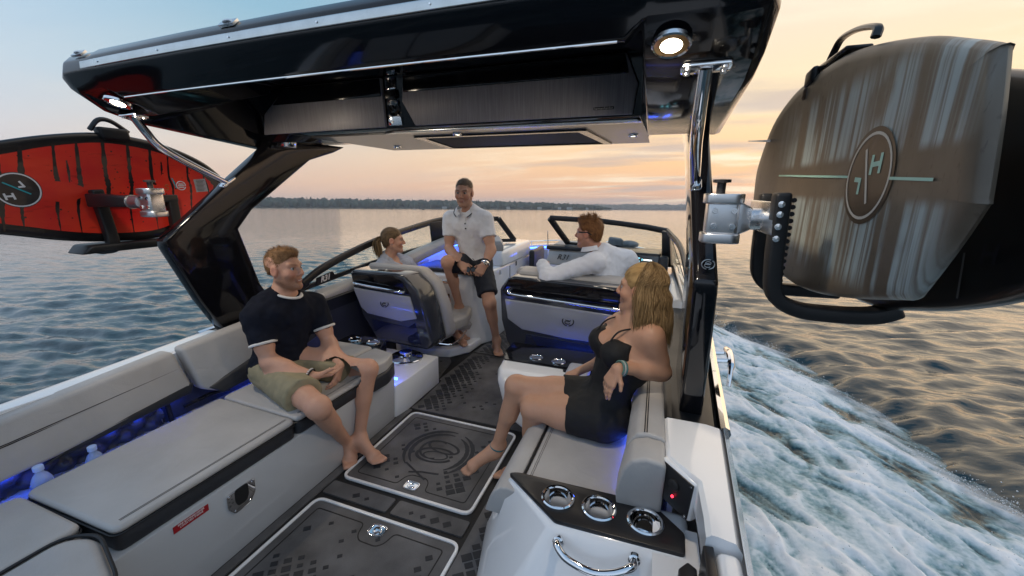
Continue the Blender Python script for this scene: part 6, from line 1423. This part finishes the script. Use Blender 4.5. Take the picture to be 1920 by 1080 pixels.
        blend(.85*gs(0, .092, -.067, (.021, .014, .0085)), lip)
        blend(.85*np.exp(-((x-.030)/.017)**4-((z-.0245-.0035*(x-.02)/.02)/.0052)**2)*(y > .05), brow)
        blend(.8*np.exp(-((x-.032)/.0145)**4-((z-.0085)/.0030)**2)*(y > .05), np.array(brow)*.5); blend(.45*np.exp(-((x-.032)/.016)**2-((z+.004)/.009)**2)*(y > .05), s.skin*.62)
        if nails is not None:
            for p_, r_ in nails: m = np.exp(-(np.linalg.norm(v-np.array(p_), axis=1)/r_)**4)[:, None]; col = col*(1-m)+np.array((.7, .66, .66))*m
        vcol(me, col)
        b = link('body', me, mat('skin', (.4, .2, .13), .46, attr='Col', sss=.10, bump=.12, bscale=140, spec=.4), s.t)
        # eyes
        bm = nb()
        for sg in (1, -1): bmesh.ops.create_uvsphere(bm, u_segments=20, v_segments=14, radius=.0118*s.hc, matrix=Matrix.Translation(s.g(sg*.0315, .0735, .003)))
        me = finish(bm, sharp=0); n = len(me.vertices); vv = np.zeros(n*3, np.float32); me.vertices.foreach_get('co', vv); vv = vv.reshape(-1, 3); cols = np.tile((.40, .36, .34), (n, 1)); gz = s.J.get('gaze', s.HR[:, 1])
        for sg in (1, -1):
            dd = (vv-s.g(sg*.0315, .0735, .003))/(.0118*s.hc); mm = np.linalg.norm(dd, axis=1) < 1.05; k = dd@nrm_(gz)
            cols[mm & (k > .80)] = (.05, .06, .07); cols[mm & (k > .955)] = (.005, .005, .005)
        vcol(me, cols); link('eyes', me, mat('eye', (.5, .5, .5), .12, attr='Col', coat=1), s.t)
        return b
    def cloth(s, name, zones, off, m, h=.0085, cuts=(), extra=(), folds=(.006, 9), subs=(), rep=None, colf=None, label=None, lo=None, hi=None, fold_dir=None):
        """garment grown from the body's own field: offset, cut at its hems, creased"""
        g = Field()
        for q in s.f.p:
            if q[6] in zones and q[0] != 's':
                q = list(q); o_ = off[q[6]] if isinstance(off, dict) else off
                if q[0] == 'c': q[3] += o_; q[4] += o_
                else: q[2] = q[2]+o_
                q[5] = max(q[5], .03); g.p.append(tuple(q))
        for e in extra: g.p.append(e)
        a, b = g.bounds()
        fd = np.array(fold_dir) if fold_dir is not None else np.array((1, 1, 1.))
        def warp(P, F):
            n = fbm(P*folds[1]*fd+3.1, 3)+.45*(1-np.abs(perlin(P*folds[1]*1.9*fd+9.7))*2.2); F = F+folds[0]*(n-.45)+folds[0]*.30*(1-2*np.abs(perlin(P*folds[1]*3.1*np.array((1, 1, .5))+23.)))
            for pt, nn in cuts: F = np.maximum(F, (P-np.array(pt))@nrm_(nn))
            for c_, r_, R_ in subs:
                L_ = (P-np.array(c_))@R_; k0 = np.linalg.norm(L_/np.array(r_), axis=-1); F = np.maximum(F, -(k0-1)*min(r_))
            return F
        F, l0 = g.grid(h, a, b, warp); v, q = nets(F, l0, h); v = relax(v, q, 3)
        me = npmesh(name, v, q)
        if colf is not None: vcol(me, colf(v))
        return link(name, me, m, s.t, label=label)
    def short_hair(s, m, line, th, h=.0042, noise=(.006, 60), spikes=0, seed=1, top=.0, col=None, flow=(1, .25, .6), side=.3, strands=1500, slen=.02, lift=.25):
        g = Field(); H_ = s.HR
        g.ell(s.g(0, -.018, .036), (np.array((.076, .096, .083))+np.array((th*side+.001, th*.6, th)))*s.hc, H_, .02, 'h')
        g.ell(s.g(0, -.03, -.03), (np.array((.064, .070, .075))+th*side)*s.hc, H_, .03, 'h')
        if top: g.ell(s.g(0, .02, .095), np.array((.055, .07, .028))*s.hc, H_, .03, 'h')
        r_ = np.random.RandomState(seed)
        for i in range(spikes):
            a_, b_ = r_.uniform(-.9, .9), r_.uniform(-1.0, .95); x_, y_ = a_*.055, b_*.075
            zz = .036+.086*math.sqrt(max(.05, 1-(x_/.08)**2-((y_)/.1)**2)); L_ = r_.uniform(.012, .032)
            g.cone(s.g(x_, y_-.015, zz), s.g(x_+r_.normal()*.010, y_-.015+r_.uniform(-.005, .02), zz+L_), .0075*s.hc, .0028*s.hc, .007, 'h')
        ys, zs = line
        def warp(P, F):
            L_ = (P-s.g(0, 0, 0))@H_/s.hc
            n = fbm(L_*np.array(flow)*noise[1]+seed, 3); F = F+noise[0]*n
            rg = (np.interp(L_[..., 1], ys, zs)+.006*perlin(L_*90)-L_[..., 2])*.75*s.hc
            ear = (.027-np.sqrt((L_[..., 1]+.006)**2+((L_[..., 2]+.008)*.9)**2))*s.hc
            F = np.maximum(F, rg); return np.maximum(F, np.where(np.abs(L_[..., 0]) > .06, ear, -1))
        F, l0 = g.grid(h, s.g(0, 0, 0)-.165*s.hc, s.g(0, 0, 0)+.165*s.hc, warp); v, q = nets(F, l0, h); me = npmesh('hair', v, q)
        L_ = (v-s.g(0, 0, 0))@H_/s.hc; c0, c1 = col; t = np.clip(.5+.9*fbm(L_*np.array((70, 16, 40)), 3)+.25*L_[:, 2]/.1, 0, 1)[:, None]; hc_ = np.array(c0)*(1-t)+np.array(c1)*t; vcol(me, hc_)
        o = link('hair', me, m, s.t)
        if strands:
            fc = v[q].mean(1); nn = np.cross(v[q[:, 1]]-v[q[:, 0]], v[q[:, 3]]-v[q[:, 0]]); nn /= np.linalg.norm(nn, axis=1)[:, None]+1e-12
            Lf = (fc-s.g(0, 0, 0))@H_/s.hc; ok = np.where((np.linalg.norm(Lf-np.array((0, -.018, .036)), axis=1) > .07))[0]
            pick = r_.choice(ok, strands); bv, bf, bc = [], [], []
            cen = (s.g(0, -.018, .036))
            for i in pick:
                p = fc[i]+r_.normal(size=3)*.002; n_ = nn[i] if nn[i]@(p-cen) > 0 else -nn[i]; lf = Lf[i]
                up_ = max(0, lf[2]-.05)/.07
                d = H_@np.array((lf[0]*4+r_.normal()*.35, (.55*up_-.6+r_.normal()*.3), -.9*(1-up_)+.2*up_)); d = d-n_*(d@n_); d = nrm_(d)+n_*lift*(.3+up_)*r_.uniform(.4, 1.5); d = nrm_(d)
                L_ = slen*r_.uniform(.6, 1.3)*(.45+.55*min(1, up_+.3)); w = nrm_(np.cross(d, n_))*.0009; e = d*L_-n_*L_*.18
                b0 = len(bv); bv += [p-w, p+w, p+d*L_*.55+w*.8, p+d*L_*.55-w*.8, p+e]; bf += [(b0, b0+1, b0+2), (b0, b0+2, b0+3), (b0+3, b0+2, b0+4)]
                t_ = r_.rand()**1.2; bc += [np.array(c0)*.8*(1-t_)+np.array(c1)*1.15*t_]*5
            me = npmesh('hair_strands', bv, bf); vcol(me, np.array(bc)); st = link('strands', me, m, o, kind='stuff')
        return o
HAIR = mat('hair_fibre', (.1, .06, .03), .55, attr='Col', bump=.5, bscale=320, spec=.22)
def ringtube(p, name, c, ax, r1, r2, th, m, par, n=40, ref=None, flat=1., label=None):
    """band round a limb"""
    ax = nrm_(ax); a = np.array(ref, float) if ref is not None else (np.array((0, 0, 1.)) if abs(ax[2]) < .9 else np.array((1., 0, 0))); a = nrm_(a-ax*(a@ax)); b = np.cross(ax, a); bm = nb()
    tube(bm, [V(np.array(c)+a*r1*math.cos(2*math.pi*k/n)+b*r2*math.sin(2*math.pi*k/n)) for k in range(n)], th, 8, closed=True, flat=flat, up=ax)
    return part(name, bm, m, par, sharp=0, label=label)

# ------------------------------------------------------------------ the five people
NAVY = mat('navy_tee', (.006, .008, .016), .85, var=.2, vscale=30, bump=.4, bscale=500, spec=.2)
KHAKI = mat('khaki_cotton', (.26, .225, .14), .85, var=.10, vscale=20, bump=.4, bscale=420)
TRIM = mat('white_rib', (.62, .60, .58), .8)
DRESS = mat('black_swimdress', (.006, .006, .007), .75, var=.2, vscale=30, bump=.4, bscale=500)
POLO = mat('white_pique', (.70, .69, .70), .8, var=.04, vscale=30, bump=.35, bscale=600)
SHORTS = mat('navy_shorts', (.012, .015, .024), .75, var=.2, vscale=20, bump=.4, bscale=420)
SHIRT = mat('white_shirt', (.70, .71, .76), .7, var=.03, vscale=20, bump=.3, bscale=500)
LINEN = mat('grey_blue_linen', (.36, .38, .44), .8, var=.12, vscale=40, bump=.4, bscale=420)
# ---- man in the navy tee
P1 = Person('bearded man in navy tee and khaki shorts sitting barefoot on the long port bench', (-.85, 1.55, .46), dict(
    pel=(-.865, 1.555, .552), neck=(-.845, 1.612, .955), head=(-.815, 1.622, 1.113), hf=(.97, .16, .05), hu=(-.07, .03, 1),
    shR=(-.865, 1.452, .880), shL=(-.795, 1.775, .865), elR=(-0.775,1.415,0.648), elL=(-0.700,1.763,0.636), wrR=(-0.535,1.475,0.576), wrL=(-0.530,1.657,0.559),
    hipR=(-.80, 1.470, .54), hipL=(-.80, 1.640, .545), knR=(-0.369,1.333,0.505), knL=(-0.416,1.754,0.515), anR=(-0.490,1.616,0.085), anL=(-0.440,1.659,0.105), toR=(-0.399,1.530,0.012), toL=(-0.248,1.605,0.030),
    hdR=(.25, .92, -.25), pnR=(-.3, .2, .92), hsR=1., curlR=(.25, .3, .35, .4), hdL=(.30, -.66, -.62), pnL=(-.92, -.3, .1), hsL=-1., curlL=(.3, .35, .4, .45)), sc=.95, skin=(.52, .285, .195))
P1.finish_body(beard=((.20, .085, .035), .75), brow=(.20, .10, .05))
P1.short_hair(HAIR, ([-.12, -.07, -.03, .01, .04, .065, .09], [-.035, -.028, .006, .020, .034, .066, .080]), .006, col=((.10, .052, .022), (.31, .17, .08)), top=.008, noise=(.004, 30), seed=3, side=-.3, strands=2200, slen=.022, lift=.5)
r = P1.J
ua = lambda p, S_, t: p['sh'+S_]+(p['el'+S_]-p['sh'+S_])*t
def sleeves(P_, t, r0, r1, S2='RL', shift=0):
    e = []; c = []
    for S_ in S2:
        a, b = P_.J['sh'+S_], ua(P_.J, S_, t+.12); d = nrm_(b-a); end = ua(P_.J, S_, t)
        e.append(('c', a, b, r0, r1, .04, 'sl', (end, d)))
    return e
tee = P1.cloth('tshirt', ('torso', 'pelvis'), {'torso': .011, 'pelvis': .019}, NAVY, extra=sleeves(P1, .62, .066, .064), cuts=[(P1.J['pel']-P1.up*.01+P1.fr*.1, -P1.up+P1.fr*.25)], subs=[(P1.g(0, .01, -.095), (.072, .085, .075), P1.HR)], folds=(.010, 11))
nc = P1.g(0, -.012, -.140); ringtube(P1, 'collar', nc, P1.HR[:, 2]*.92+P1.HR[:, 1]*.38, .071, .080, .0095, TRIM, tee, ref=P1.HR[:, 0], flat=.7)
for S_ in 'RL':
    d = nrm_(P1.J['el'+S_]-P1.J['sh'+S_]); ringtube(P1, 'cuff', ua(P1.J, S_, .605), d, .0645, .0645, .0060, TRIM, tee, flat=1.3)
def short_legs(P_, t, r0, r1):
    e = []
    for S_ in 'RL':
        h_, k_ = P_.J['hip'+S_], P_.J['kn'+S_]; a = h_+(k_-h_)*-.1; b = h_+(k_-h_)*(t+.15); d = nrm_(b-a); e.append(('c', a, b, r0, r1, .05, 'leg', (h_+(k_-h_)*t, d)))
    return e
P1.cloth('shorts', ('pelvis',), .012, KHAKI, extra=short_legs(P1, .68, .099, .099), folds=(.009, 12), cuts=[(P1.J['pel']+P1.up*.055, P1.up)])
ringtube(P1, 'wristband', P1.J['wrR']-nrm_(P1.J['wrR']-P1.J['elR'])*.015, P1.J['wrR']-P1.J['elR'], .034, .034, .0045, PIPE, P1.t)
bm = nb(); ax = nrm_(P1.J['wrR']-P1.J['elR']); a_ = nrm_(np.cross(ax, (0, 0, 1))); b_ = np.cross(ax, a_); c_ = P1.J['wrR']-ax*.024
for k in range(18): ell(bm, V(c_+(a_*math.cos(k*.349)+b_*math.sin(k*.349))*.0345), (.0052, .0052, .0052), sub=1)
part('bead_bracelet', bm, TRIM, P1.t, sharp=0, kind='stuff')
# teeth in the smile
bm = nb(); tube(bm, [V(P1.g(x_, .0905-.10*abs(x_)**1.2, -.0672)) for x_ in np.linspace(-.014, .014, 7)], .0026, 6); part('teeth', bm, TRIM, P1.t)
# ---- blonde woman in the black dress
P2 = Person('woman with wet blond hair in short black dress, legs crossed, arm over the starboard backrest', (.95, 1.7, .46), dict(
    pel=(.955, 1.705, .568), neck=(1.062, 1.735, 1.000), head=(1.074,1.735,1.146), hf=(-.96, .28, .0), hu=(.03, 0, 1),
    shL=(1.129,1.640,0.977), shR=(0.967,1.860,0.921), elL=(1.194,1.680,0.804), wrL=(1.018,1.535,0.858), elR=(.98, 2.0, .73), wrR=(.80, 1.93, .63),
    hipL=(.925, 1.645, .55), hipR=(.895, 1.80, .565), knL=(0.632,1.645,0.535), knR=(0.530,1.703,0.605), anL=(.565, 1.80, .12), anR=(0.420,1.704,0.210), toL=(.39, 1.76, .02), toR=(0.277,1.598,0.105),
    fupR=(-.42, -.3, .86), hdL=(-.40, -.22, -.89), pnL=(.45, .5, -.3), hsL=1., curlL=(.15, .2, .25, .3), thL=.3, hdR=(-.8, -.2, -.4), pnR=(.2, 0, -.9)), fem=True, sc=.93, skin=(.47, .26, .17))
P2.finish_body(brow=(.16, .09, .05), lip=(.38, .12, .11), nails=[((0.277,1.585,0.115), .010)])
dress = P2.cloth('dress', ('torso', 'pelvis'), .008, DRESS, h=.0055, folds=(.004, 12), extra=short_legs(P2, .40, .099, .085),
    cuts=[(P2.ch+P2.up*.075, P2.up)], subs=[(P2.ch+P2.fr*.11+P2.up*.10, (.055, .09, .085), P2.R), (P2.ch+P2.up*.10-P2.fr*.09, (.16, .10, .16), P2.R), (P2.ch-P2.sd*.17+P2.up*.085, (.075, .085, .125), P2.R)])
for sg in (1, -1):
    bm = nb(); c_ = P2.ch; tube(bm, cr([V(c_+P2.fr*.125+P2.sd*sg*.062+P2.up*.055), V(c_+P2.fr*.098+P2.sd*sg*.062+P2.up*.11), V(P2.J['neck']+P2.sd*sg*.070+P2.fr*.035-P2.up*.012), V(P2.J['neck']+P2.sd*sg*.070-P2.fr*.03+P2.up*.01), V(c_-P2.fr*.10+P2.sd*sg*.06+P2.up*.09)], 6), .0055, 6, flat=.6); part('strap', bm, DRESS, dress, sharp=0)
# long wet hair: scalp cap and many hanging locks
P2.short_hair(HAIR, ([-.12, -.07, -.02, .03, .06, .085, .10], [-.10, -.09, -.05, .0, .045, .072, .085]), .010, col=((.13, .075, .028), (.40, .26, .115)), noise=(.006, 30), seed=2, flow=(1.4, .5, .25), strands=0)
def locks(P_, n, seed, length, cols, back=True, w=(.0035, .0075)):
    r_ = np.random.RandomState(seed); bm = nb(); g = P_.g; cl = []
    for i in range(n):
        th = r_.normal()*.08+(r_.uniform(-1.62, 1.62) if i % 7 else r_.uniform(-1.2, 1.2))                      # 0 = back of the head, +-pi = brow
        el_ = r_.uniform(.05, 1.35); rr = (.083+r_.uniform(0, .012))
        def onh(e, t): return np.array((math.sin(t)*math.cos(e)*rr, -.018-math.cos(t)*math.cos(e)*(rr+.019), .036+math.sin(e)*(rr+.009)))
        p = [onh(el_, th*.75), onh(max(el_*.55, .0), th*.92), onh(-.25, th)]
        b = p[-1]; L_ = length*r_.uniform(.62, 1.08); sway = r_.normal()*.012
        out = np.array((math.sin(th)*.012, -math.cos(th)*.016, 0))
        wv = r_.uniform(.003, .010); ph = r_.uniform(0, 6.28)
        for k in range(1, 6):
            t = k/5; fall = np.array((b[0]*(1-.12*t)+sway*t+wv*math.sin(ph+4.2*t), b[1]*(1-.1*t)+wv*math.cos(ph+3.7*t)-.01*t, b[2]-L_*t)); p.append(fall+out*(1+1.2*t if t > .4 else 1))
        q = cr([V(g(*x)) for x in p], 2); m_ = len(q); w0 = r_.uniform(*w)
        ws_ = [w0*(.55+.6*math.sin(math.pi*min(1, .25+.75*j/m_)))*(1 if j < m_*.75 else (1-.75*(j-m_*.75)/(m_*.25))) for j in range(m_)]
        n0 = len(bm.verts); tube(bm, q, ws_, 5, flat=.55); c0, c1 = cols; t = r_.rand()**1.1; c_ = np.array(c0)*(1-t)+np.array(c1)*t; cl += [c_]*(len(bm.verts)-n0)
    me = finish(bm, sharp=0); vcol(me, np.array(cl)); return link('hair_locks', me, HAIR, P_.t)
locks(P2, 2100, 4, .262, ((.10, .058, .024), (.36, .245, .125)), w=(.0005, .0017))
for k, (c_, m_) in enumerate((((.10, .20, .17), 'teal_cord'), ((.40, .42, .40), 'pale_cord'), ((.06, .16, .15), 'dark_teal_cord'))):
    ax = nrm_(P2.J['wrL']-P2.J['elL']); ringtube(P2, 'bracelet', P2.J['wrL']-ax*(.008+.009*k), ax, .029, .029, .0035, mat(m_, c_, .6), P2.t)
bm = nb(); q_ = P2.J['wrL']+np.array((.01, -.005, -.028)); tube(bm, [V(q_), V(q_+np.array((.006, 0, -.03))), V(q_+np.array((.002, 0, -.06)))], .002, 5); part('bracelet_tassel', bm, MATS['teal_cord'], P2.t)
ax = nrm_(P2.J['anR']-P2.J['knR']); ringtube(P2, 'anklet', P2.J['anR']-ax*.030, ax, .038, .038, .0035, mat('anklet_cord', (.02, .13, .16), .6), P2.t)
# ---- man in the white polo shirt
P3 = Person('man in white polo and navy shorts perched on the port console holding dark sunglasses', (-.5, 3.4, .78), dict(
    pel=(-.505, 3.43, .875), neck=(-.500, 3.375, 1.345), head=(-0.549,3.330,1.523), hf=(.16, -.98, -.10), hu=(.02, -.02, 1),
    shR=(-0.714,3.370,1.282), shL=(-0.360,3.360,1.289), elR=(-0.702,3.300,1.010), elL=(-0.265,3.280,1.027), wrR=(-0.501,3.120,0.912), wrL=(-0.263,3.130,0.917),
    hipR=(-.60, 3.42, .855), hipL=(-.425, 3.42, .845), knR=(-0.563,3.020,0.934), knL=(-0.267,3.240,0.540), anR=(-0.590,3.270,0.456), anL=(-0.248,3.360,0.134), toR=(-0.625,3.160,0.389), toL=(-0.172,3.240,0.034),
    hdR=(.80, -.25, -.45), pnR=(-.2, .7, -.6), hsR=1., curlR=(.45, .5, .55, .6), hdL=(-.5, -.3, -.8), pnL=(-.3, .9, -.1), hsL=-1., curlL=(.5, .55, .6, .65)), sc=1.0, skin=(.47, .255, .17))
P3.finish_body(beard=((.20, .12, .085), .30), brow=(.07, .045, .03), lip=(.30, .12, .10))
P3.short_hair(HAIR, ([-.12, -.07, -.03, .01, .04, .065, .085, .10], [-.06, -.045, .0, .026, .040, .068, .084, .092]), .003, col=((.05, .032, .02), (.17, .115, .075)), noise=(.003, 40), seed=5, side=-.3, strands=2200, slen=.018, lift=.5)
polo = P3.cloth('polo_shirt', ('torso', 'pelvis'), .013, POLO, extra=sleeves(P3, .60, .073, .069), cuts=[(P3.J['pel']+P3.up*.015, -P3.up)], subs=[(P3.g(0, .012, -.105), (.062, .075, .07), P3.HR), (P3.ch+P3.fr*.14+P3.up*.17, (.020, .08, .085), P3.R)], folds=(.008, 10))
# collar leaves with a dark edge, placket buttons
for sg in (1, -1):
    q = [P3.g(sg*.060, -.05, -.112), P3.g(sg*.066, .01, -.128), P3.g(sg*.052, .055, -.150), P3.g(sg*.014, .086, -.178), P3.g(sg*.046, .098, -.205), P3.g(sg*.078, .060, -.178), P3.g(sg*.086, .0, -.152), P3.g(sg*.074, -.055, -.130)]
    bm = nb(); a = [V(x) for x in q]; n_ = V(P3.HR[:, 1])*.005+V(P3.HR[:, 0])*sg*.004; va = [bm.verts.new(x) for x in a]; vb = [bm.verts.new(x+n_) for x in a]
    for i in range(3):
        j0, j1, k0, k1 = i, i+1, 7-i, 6-i
        bm.faces.new((va[j0], va[j1], va[k1], va[k0])); bm.faces.new((vb[k0], vb[k1], vb[j1], vb[j0]))
    for i in range(8): bm.faces.new((va[i], vb[i], vb[(i+1) % 8], va[(i+1) % 8]))
    cl_ = part('collar', bm, POLO, polo, bevel=.0015, seg=1)
    bm = nb(); tube(bm, [x+n_ for x in cr([a[7], a[6], a[5], a[4]], 4)], .0042, 6); part('collar_edge', bm, PIPE, cl_)
for k in range(2):
    bm = nb(); c_ = P3.ch+P3.fr*(.144-.003*k)+P3.up*(.085-.045*k)+P3.sd*-.004; lathe(bm, [(.0065, -.004), (.0065, .003), (0, .004)], V(c_), axis=V(P3.fr), n=12); part('button', bm, PIPE, polo)
P3.cloth('shorts', ('pelvis',), .013, SHORTS, extra=short_legs(P3, .78, .100, .096), folds=(.008, 10), cuts=[(P3.J['pel']+P3.up*.11, P3.up)])
ax = nrm_(P3.J['wrL']-P3.J['elL']); w_ = P3.J['wrL']-ax*.012
ringtube(P3, 'watch_strap', w_, ax, .034, .034, .0075, CHROME, P3.t, flat=1.6); ringtube(P3, 'wristband', w_-ax*.022, ax, .035, .035, .006, PIPE, P3.t)
bm = nb(); lathe(bm, [(.018, -.004), (.019, .004), (.015, .008), (0, .008)], V(w_)+V((.018, -.030, .012)), axis=(.45, -.85, .3), n=20); part('watch_case', bm, CHROME, P3.t)
sg_c = V((np.array(P3.J['wrR'])+P3.J['wrL'])/2)+V((.0, -.03, -.045))
glasses = thing('sunglasses', 'dark sunglasses held between the hands of the man in the polo', 'sunglasses', sg_c)
bm = nb()
for s_ in (-1, 1):
    lathe(bm, [(.021, -.003), (.023, 0), (.021, .003), (0, .003)], sg_c+V((s_*.026, 0, .004*s_)), axis=(.2, -1, .2), n=16)
part('lens', bm, BLACK, glasses, kind='stuff')
bm = nb(); tube(bm, cr([sg_c+V((-.05, 0, .0)), sg_c+V((-.026, -.003, .022)), sg_c+V((0, -.003, .012)), sg_c+V((.026, -.003, .026)), sg_c+V((.05, 0, .012))], 4), .0035, 6); part('frame', bm, PIPE, glasses)
bm = nb(); tube(bm, [sg_c+V((.05, 0, .012)), sg_c+V((.06, -.005, .06)), sg_c+V((.02, -.0, .10))], .003, 6); part('temple', bm, PIPE, glasses)
# ---- woman in the passenger seat
P4 = Person('woman with ponytail and pale linen shirt sitting in the narrow swivel seat', (-1.0, 3.1, .45), dict(
    pel=(-1.02, 3.10, .535), neck=(-1.205, 3.045, .920), head=(-1.139,3.050,1.097), hf=(.86, .50, -.04), hu=(-.05, 0, 1),
    shR=(-1.165, 2.90, .860), shL=(-1.13, 3.20, .865), elR=(-1.02, 2.98, .66), elL=(-.98, 3.28, .66), wrR=(-.85, 3.1, .58), wrL=(-.84, 3.25, .60),
    hipR=(-1.0, 3.02, .53), hipL=(-.98, 3.19, .53), knR=(-0.669,3.100,0.428), knL=(-0.716,3.200,0.514), anR=(-.62, 3.30, .12), anL=(-.70, 3.42, .14), toR=(-.50, 3.20, .10), toL=(-.56, 3.36, .10),
    hdR=(.8, .5, -.2), pnR=(0, .2, -.9), hdL=(.8, .2, -.3), pnL=(0, 0, -.9)), fem=True, sc=.97, skin=(.52, .285, .195))
P4.finish_body(brow=(.12, .075, .04), lip=(.38, .14, .12), hands=False)
P4.short_hair(HAIR, ([-.12, -.07, -.02, .02, .05, .08, .10], [-.085, -.075, -.02, .005, .035, .07, .084]), .009, col=((.055, .033, .018), (.20, .13, .07)), noise=(.0035, 40), seed=8, flow=(1.4, .3, .8), strands=1200, slen=.03, lift=.05)
P4.cloth('linen_shirt', ('torso', 'pelvis', 'uarm'), {'torso': .016, 'pelvis': .014, 'uarm': .016}, LINEN, subs=[(P4.g(0, .03, -.12), (.055, .085, .085), P4.HR), (P4.ch+P4.fr*.14+P4.up*.14, (.045, .08, .12), P4.R)], folds=(.010, 12), cuts=[(P4.J['pel']-P4.up*.02, -P4.up)])
r_ = np.random.RandomState(6); bm = nb(); cl = []
for i in range(90):
    o = r_.normal(size=3)*np.array((.013, .013, .012)); p = [P4.g(*(np.array((0, -.115, .015))+o*.5)), P4.g(*(np.array((0, -.145, .0))+o*.9)), P4.g(*(np.array((.004, -.150, -.05))+o*1.4)), P4.g(*(np.array((.006, -.140, -.11))+o*1.5)), P4.g(*(np.array((.010, -.130, -.165*r_.uniform(.85, 1.1)))+o*1.1))]
    n0 = len(bm.verts); tube(bm, cr([V(x) for x in p], 3), [.0055]*11+[.003, .001], 5, flat=.6); t = r_.rand(); cl += [np.array((.06, .037, .018))*(1-t)+np.array((.26, .17, .085))*t]*(len(bm.verts)-n0)
me = finish(bm, sharp=0); vcol(me, np.array(cl)); link('ponytail', me, HAIR, P4.t)
bm = nb(); ell(bm, V(P4.g(.080, .0, -.036)), (.004, .004, .004), sub=1); part('earring', bm, CHROME, P4.t)
# ---- helmsman
P5 = Person('helmsman in white long sleeved shirt with tousled red hair, arm over the helm seat back', (.8, 3.3, .49), dict(
    pel=(.76, 3.36, .575), neck=(.735, 3.235, 1.055), head=(0.608,3.220,1.222), hf=(-.97, .22, -.03), hu=(-.04, -.02, 1),
    shL=(0.686,3.060,1.012), shR=(0.910,3.360,1.000), elL=(0.367,2.885,0.900), wrL=(0.290,3.020,0.970), elR=(1.05, 3.50, .80), wrR=(.88, 3.62, .80),
    hipL=(.66, 3.40, .56), hipR=(.84, 3.45, .56), knL=(.52, 3.78, .55), knR=(.74, 3.86, .55), anL=(.52, 3.85, .10), anR=(.74, 3.9, .10), toL=(.48, 4.0, .02), toR=(.72, 4.08, .02),
    hdL=(-.1, .95, .1), pnL=(0, -.1, -1), hsL=1., hdR=(-.2, .6, .2), pnR=(-.8, 0, -.2)), sc=1.0, skin=(.50, .255, .175))
P5.finish_body(brow=(.16, .08, .04), lip=(.34, .14, .12), beard=((.22, .10, .05), .25), hands=False)
P5.short_hair(HAIR, ([-.12, -.07, -.03, .0, .03, .06, .085, .10], [-.07, -.06, -.02, .01, .025, .05, .075, .085]), .008, col=((.09, .038, .015), (.30, .135, .05)), noise=(.006, 30), spikes=40, seed=4, top=.02, side=.4, strands=2600, slen=.034, lift=.8)
def arm_sleeve(P_, S_, r0, r1, r2, t=1.02):
    sh, el_, wr = P_.J['sh'+S_], P_.J['el'+S_], P_.J['wr'+S_]
    return [('c', sh, el_, r0, r1, .05, 'sl', None), ('c', el_, el_+(wr-el_)*t, r1*1.02, r2, .03, 'sl', None)]
shirt = P5.cloth('dress_shirt', ('torso', 'pelvis'), .018, SHIRT, extra=arm_sleeve(P5, 'L', .072, .060, .048)+arm_sleeve(P5, 'R', .072, .058, .045), subs=[(P5.g(0, .02, -.10), (.062, .078, .065), P5.HR)], folds=(.010, 10), cuts=[(P5.J['pel']-P5.up*.05, -P5.up)])
bm = nb(); rows = []
for k in range(25):
    a_ = math.radians(-150+300*k/24)-math.pi/2; c_, s_ = math.cos(a_), math.sin(a_)
    p0 = P5.g(c_*.064, -.022+s_*-.066, -.108+.012*s_); p1 = P5.g(c_*.078, -.024+s_*-.080, -.140+.014*s_); p2 = P5.g(c_*.084, -.024+s_*-.086, -.138+.014*s_)
    rows.append([V(p0), V(p1), V(p2), V(P5.g(c_*.069, -.022+s_*-.071, -.102+.012*s_))])
loft(bm, rows); part('collar', bm, SHIRT, shirt)
P5.cloth('shorts', ('pelvis',), .012, SHORTS, extra=short_legs(P5, .75, .10, .096), cuts=[(P5.J['pel']+P5.up*.10, P5.up)])
bm = nb(); tube(bm, [V(P5.g(-.076, .055, .012)), V(P5.g(-.082, .03, .010)), V(P5.g(-.083, -.02, .012)), V(P5.g(-.082, -.055, -.006))], .0035, 6, flat=1.4); part('spectacle_temple', bm, PIPE, P5.t)
bm = nb(); tube(bm, [V(P5.g(.076, .055, .012)), V(P5.g(.082, .03, .010)), V(P5.g(.083, -.02, .012))], .0035, 6); part('spectacle_temple', bm, PIPE, P5.t)
# ---- two water bottles in the quilted recess
PET = mat('clear_bottle', (.60, .74, 1.), .10, trans=.5, ior=1.3)
CAPB = mat('pale_cap', (.42, .55, .9), .4)
for (bx, by, rot, lb, z0) in ((-1.075, .635, 0, 'water bottle nearest the lens with a dark label, standing behind the bench cushion', .285), (-1.08, .795, 1, 'second water bottle along, label hidden, half behind the bench cushion', .265)):
    b = thing('water_bottle', lb, 'bottle', (bx, by, z0), 'water bottles in the side recess')
    bm = nb(); lathe(bm, [(.026, 0), (.033, .006), (.033, .035), (.0315, .042), (.033, .05), (.0325, .125), (.030, .145), (.021, .165), (.0125, .176), (.0125, .188), (0, .188)], (bx, by, z0), n=28); part('bottle_body', bm, PET, b)
    bm = nb(); lathe(bm, [(.0155, .186), (.0155, .203), (.014, .205), (0, .205)], (bx, by, z0), n=22); part('cap', bm, CAPB, b)
    bm = nb(); lathe(bm, [(.0335, .085), (.0338, .087), (.0338, .128), (.0335, .130)], (bx, by, z0), n=28); lb_ = part('label', bm, mat('blue_label', (.10, .18, .42), .45), b)
    if rot == 0:
        M_ = frame((bx+.0262, by-.0226, z0+.108), (.65, .76, 0), (0, 0, 1)); bm = nb(); box(bm, (0, 0, 0), (.040, .016, .0015)); bm.transform(M_); part('name_band', bm, PIPE, lb_)
        text('lettering', 'KIRKLAND', .0075, M_ @ Matrix.Translation((0, 0, .0012)), PRINTW, lb_)

# ------------------------------------------------------------------ put the boat on its running trim
for o in BOAT: o.matrix_world = BOATROT @ (Matrix.Translation(o.location) if o.type == 'EMPTY' else o.matrix_world)
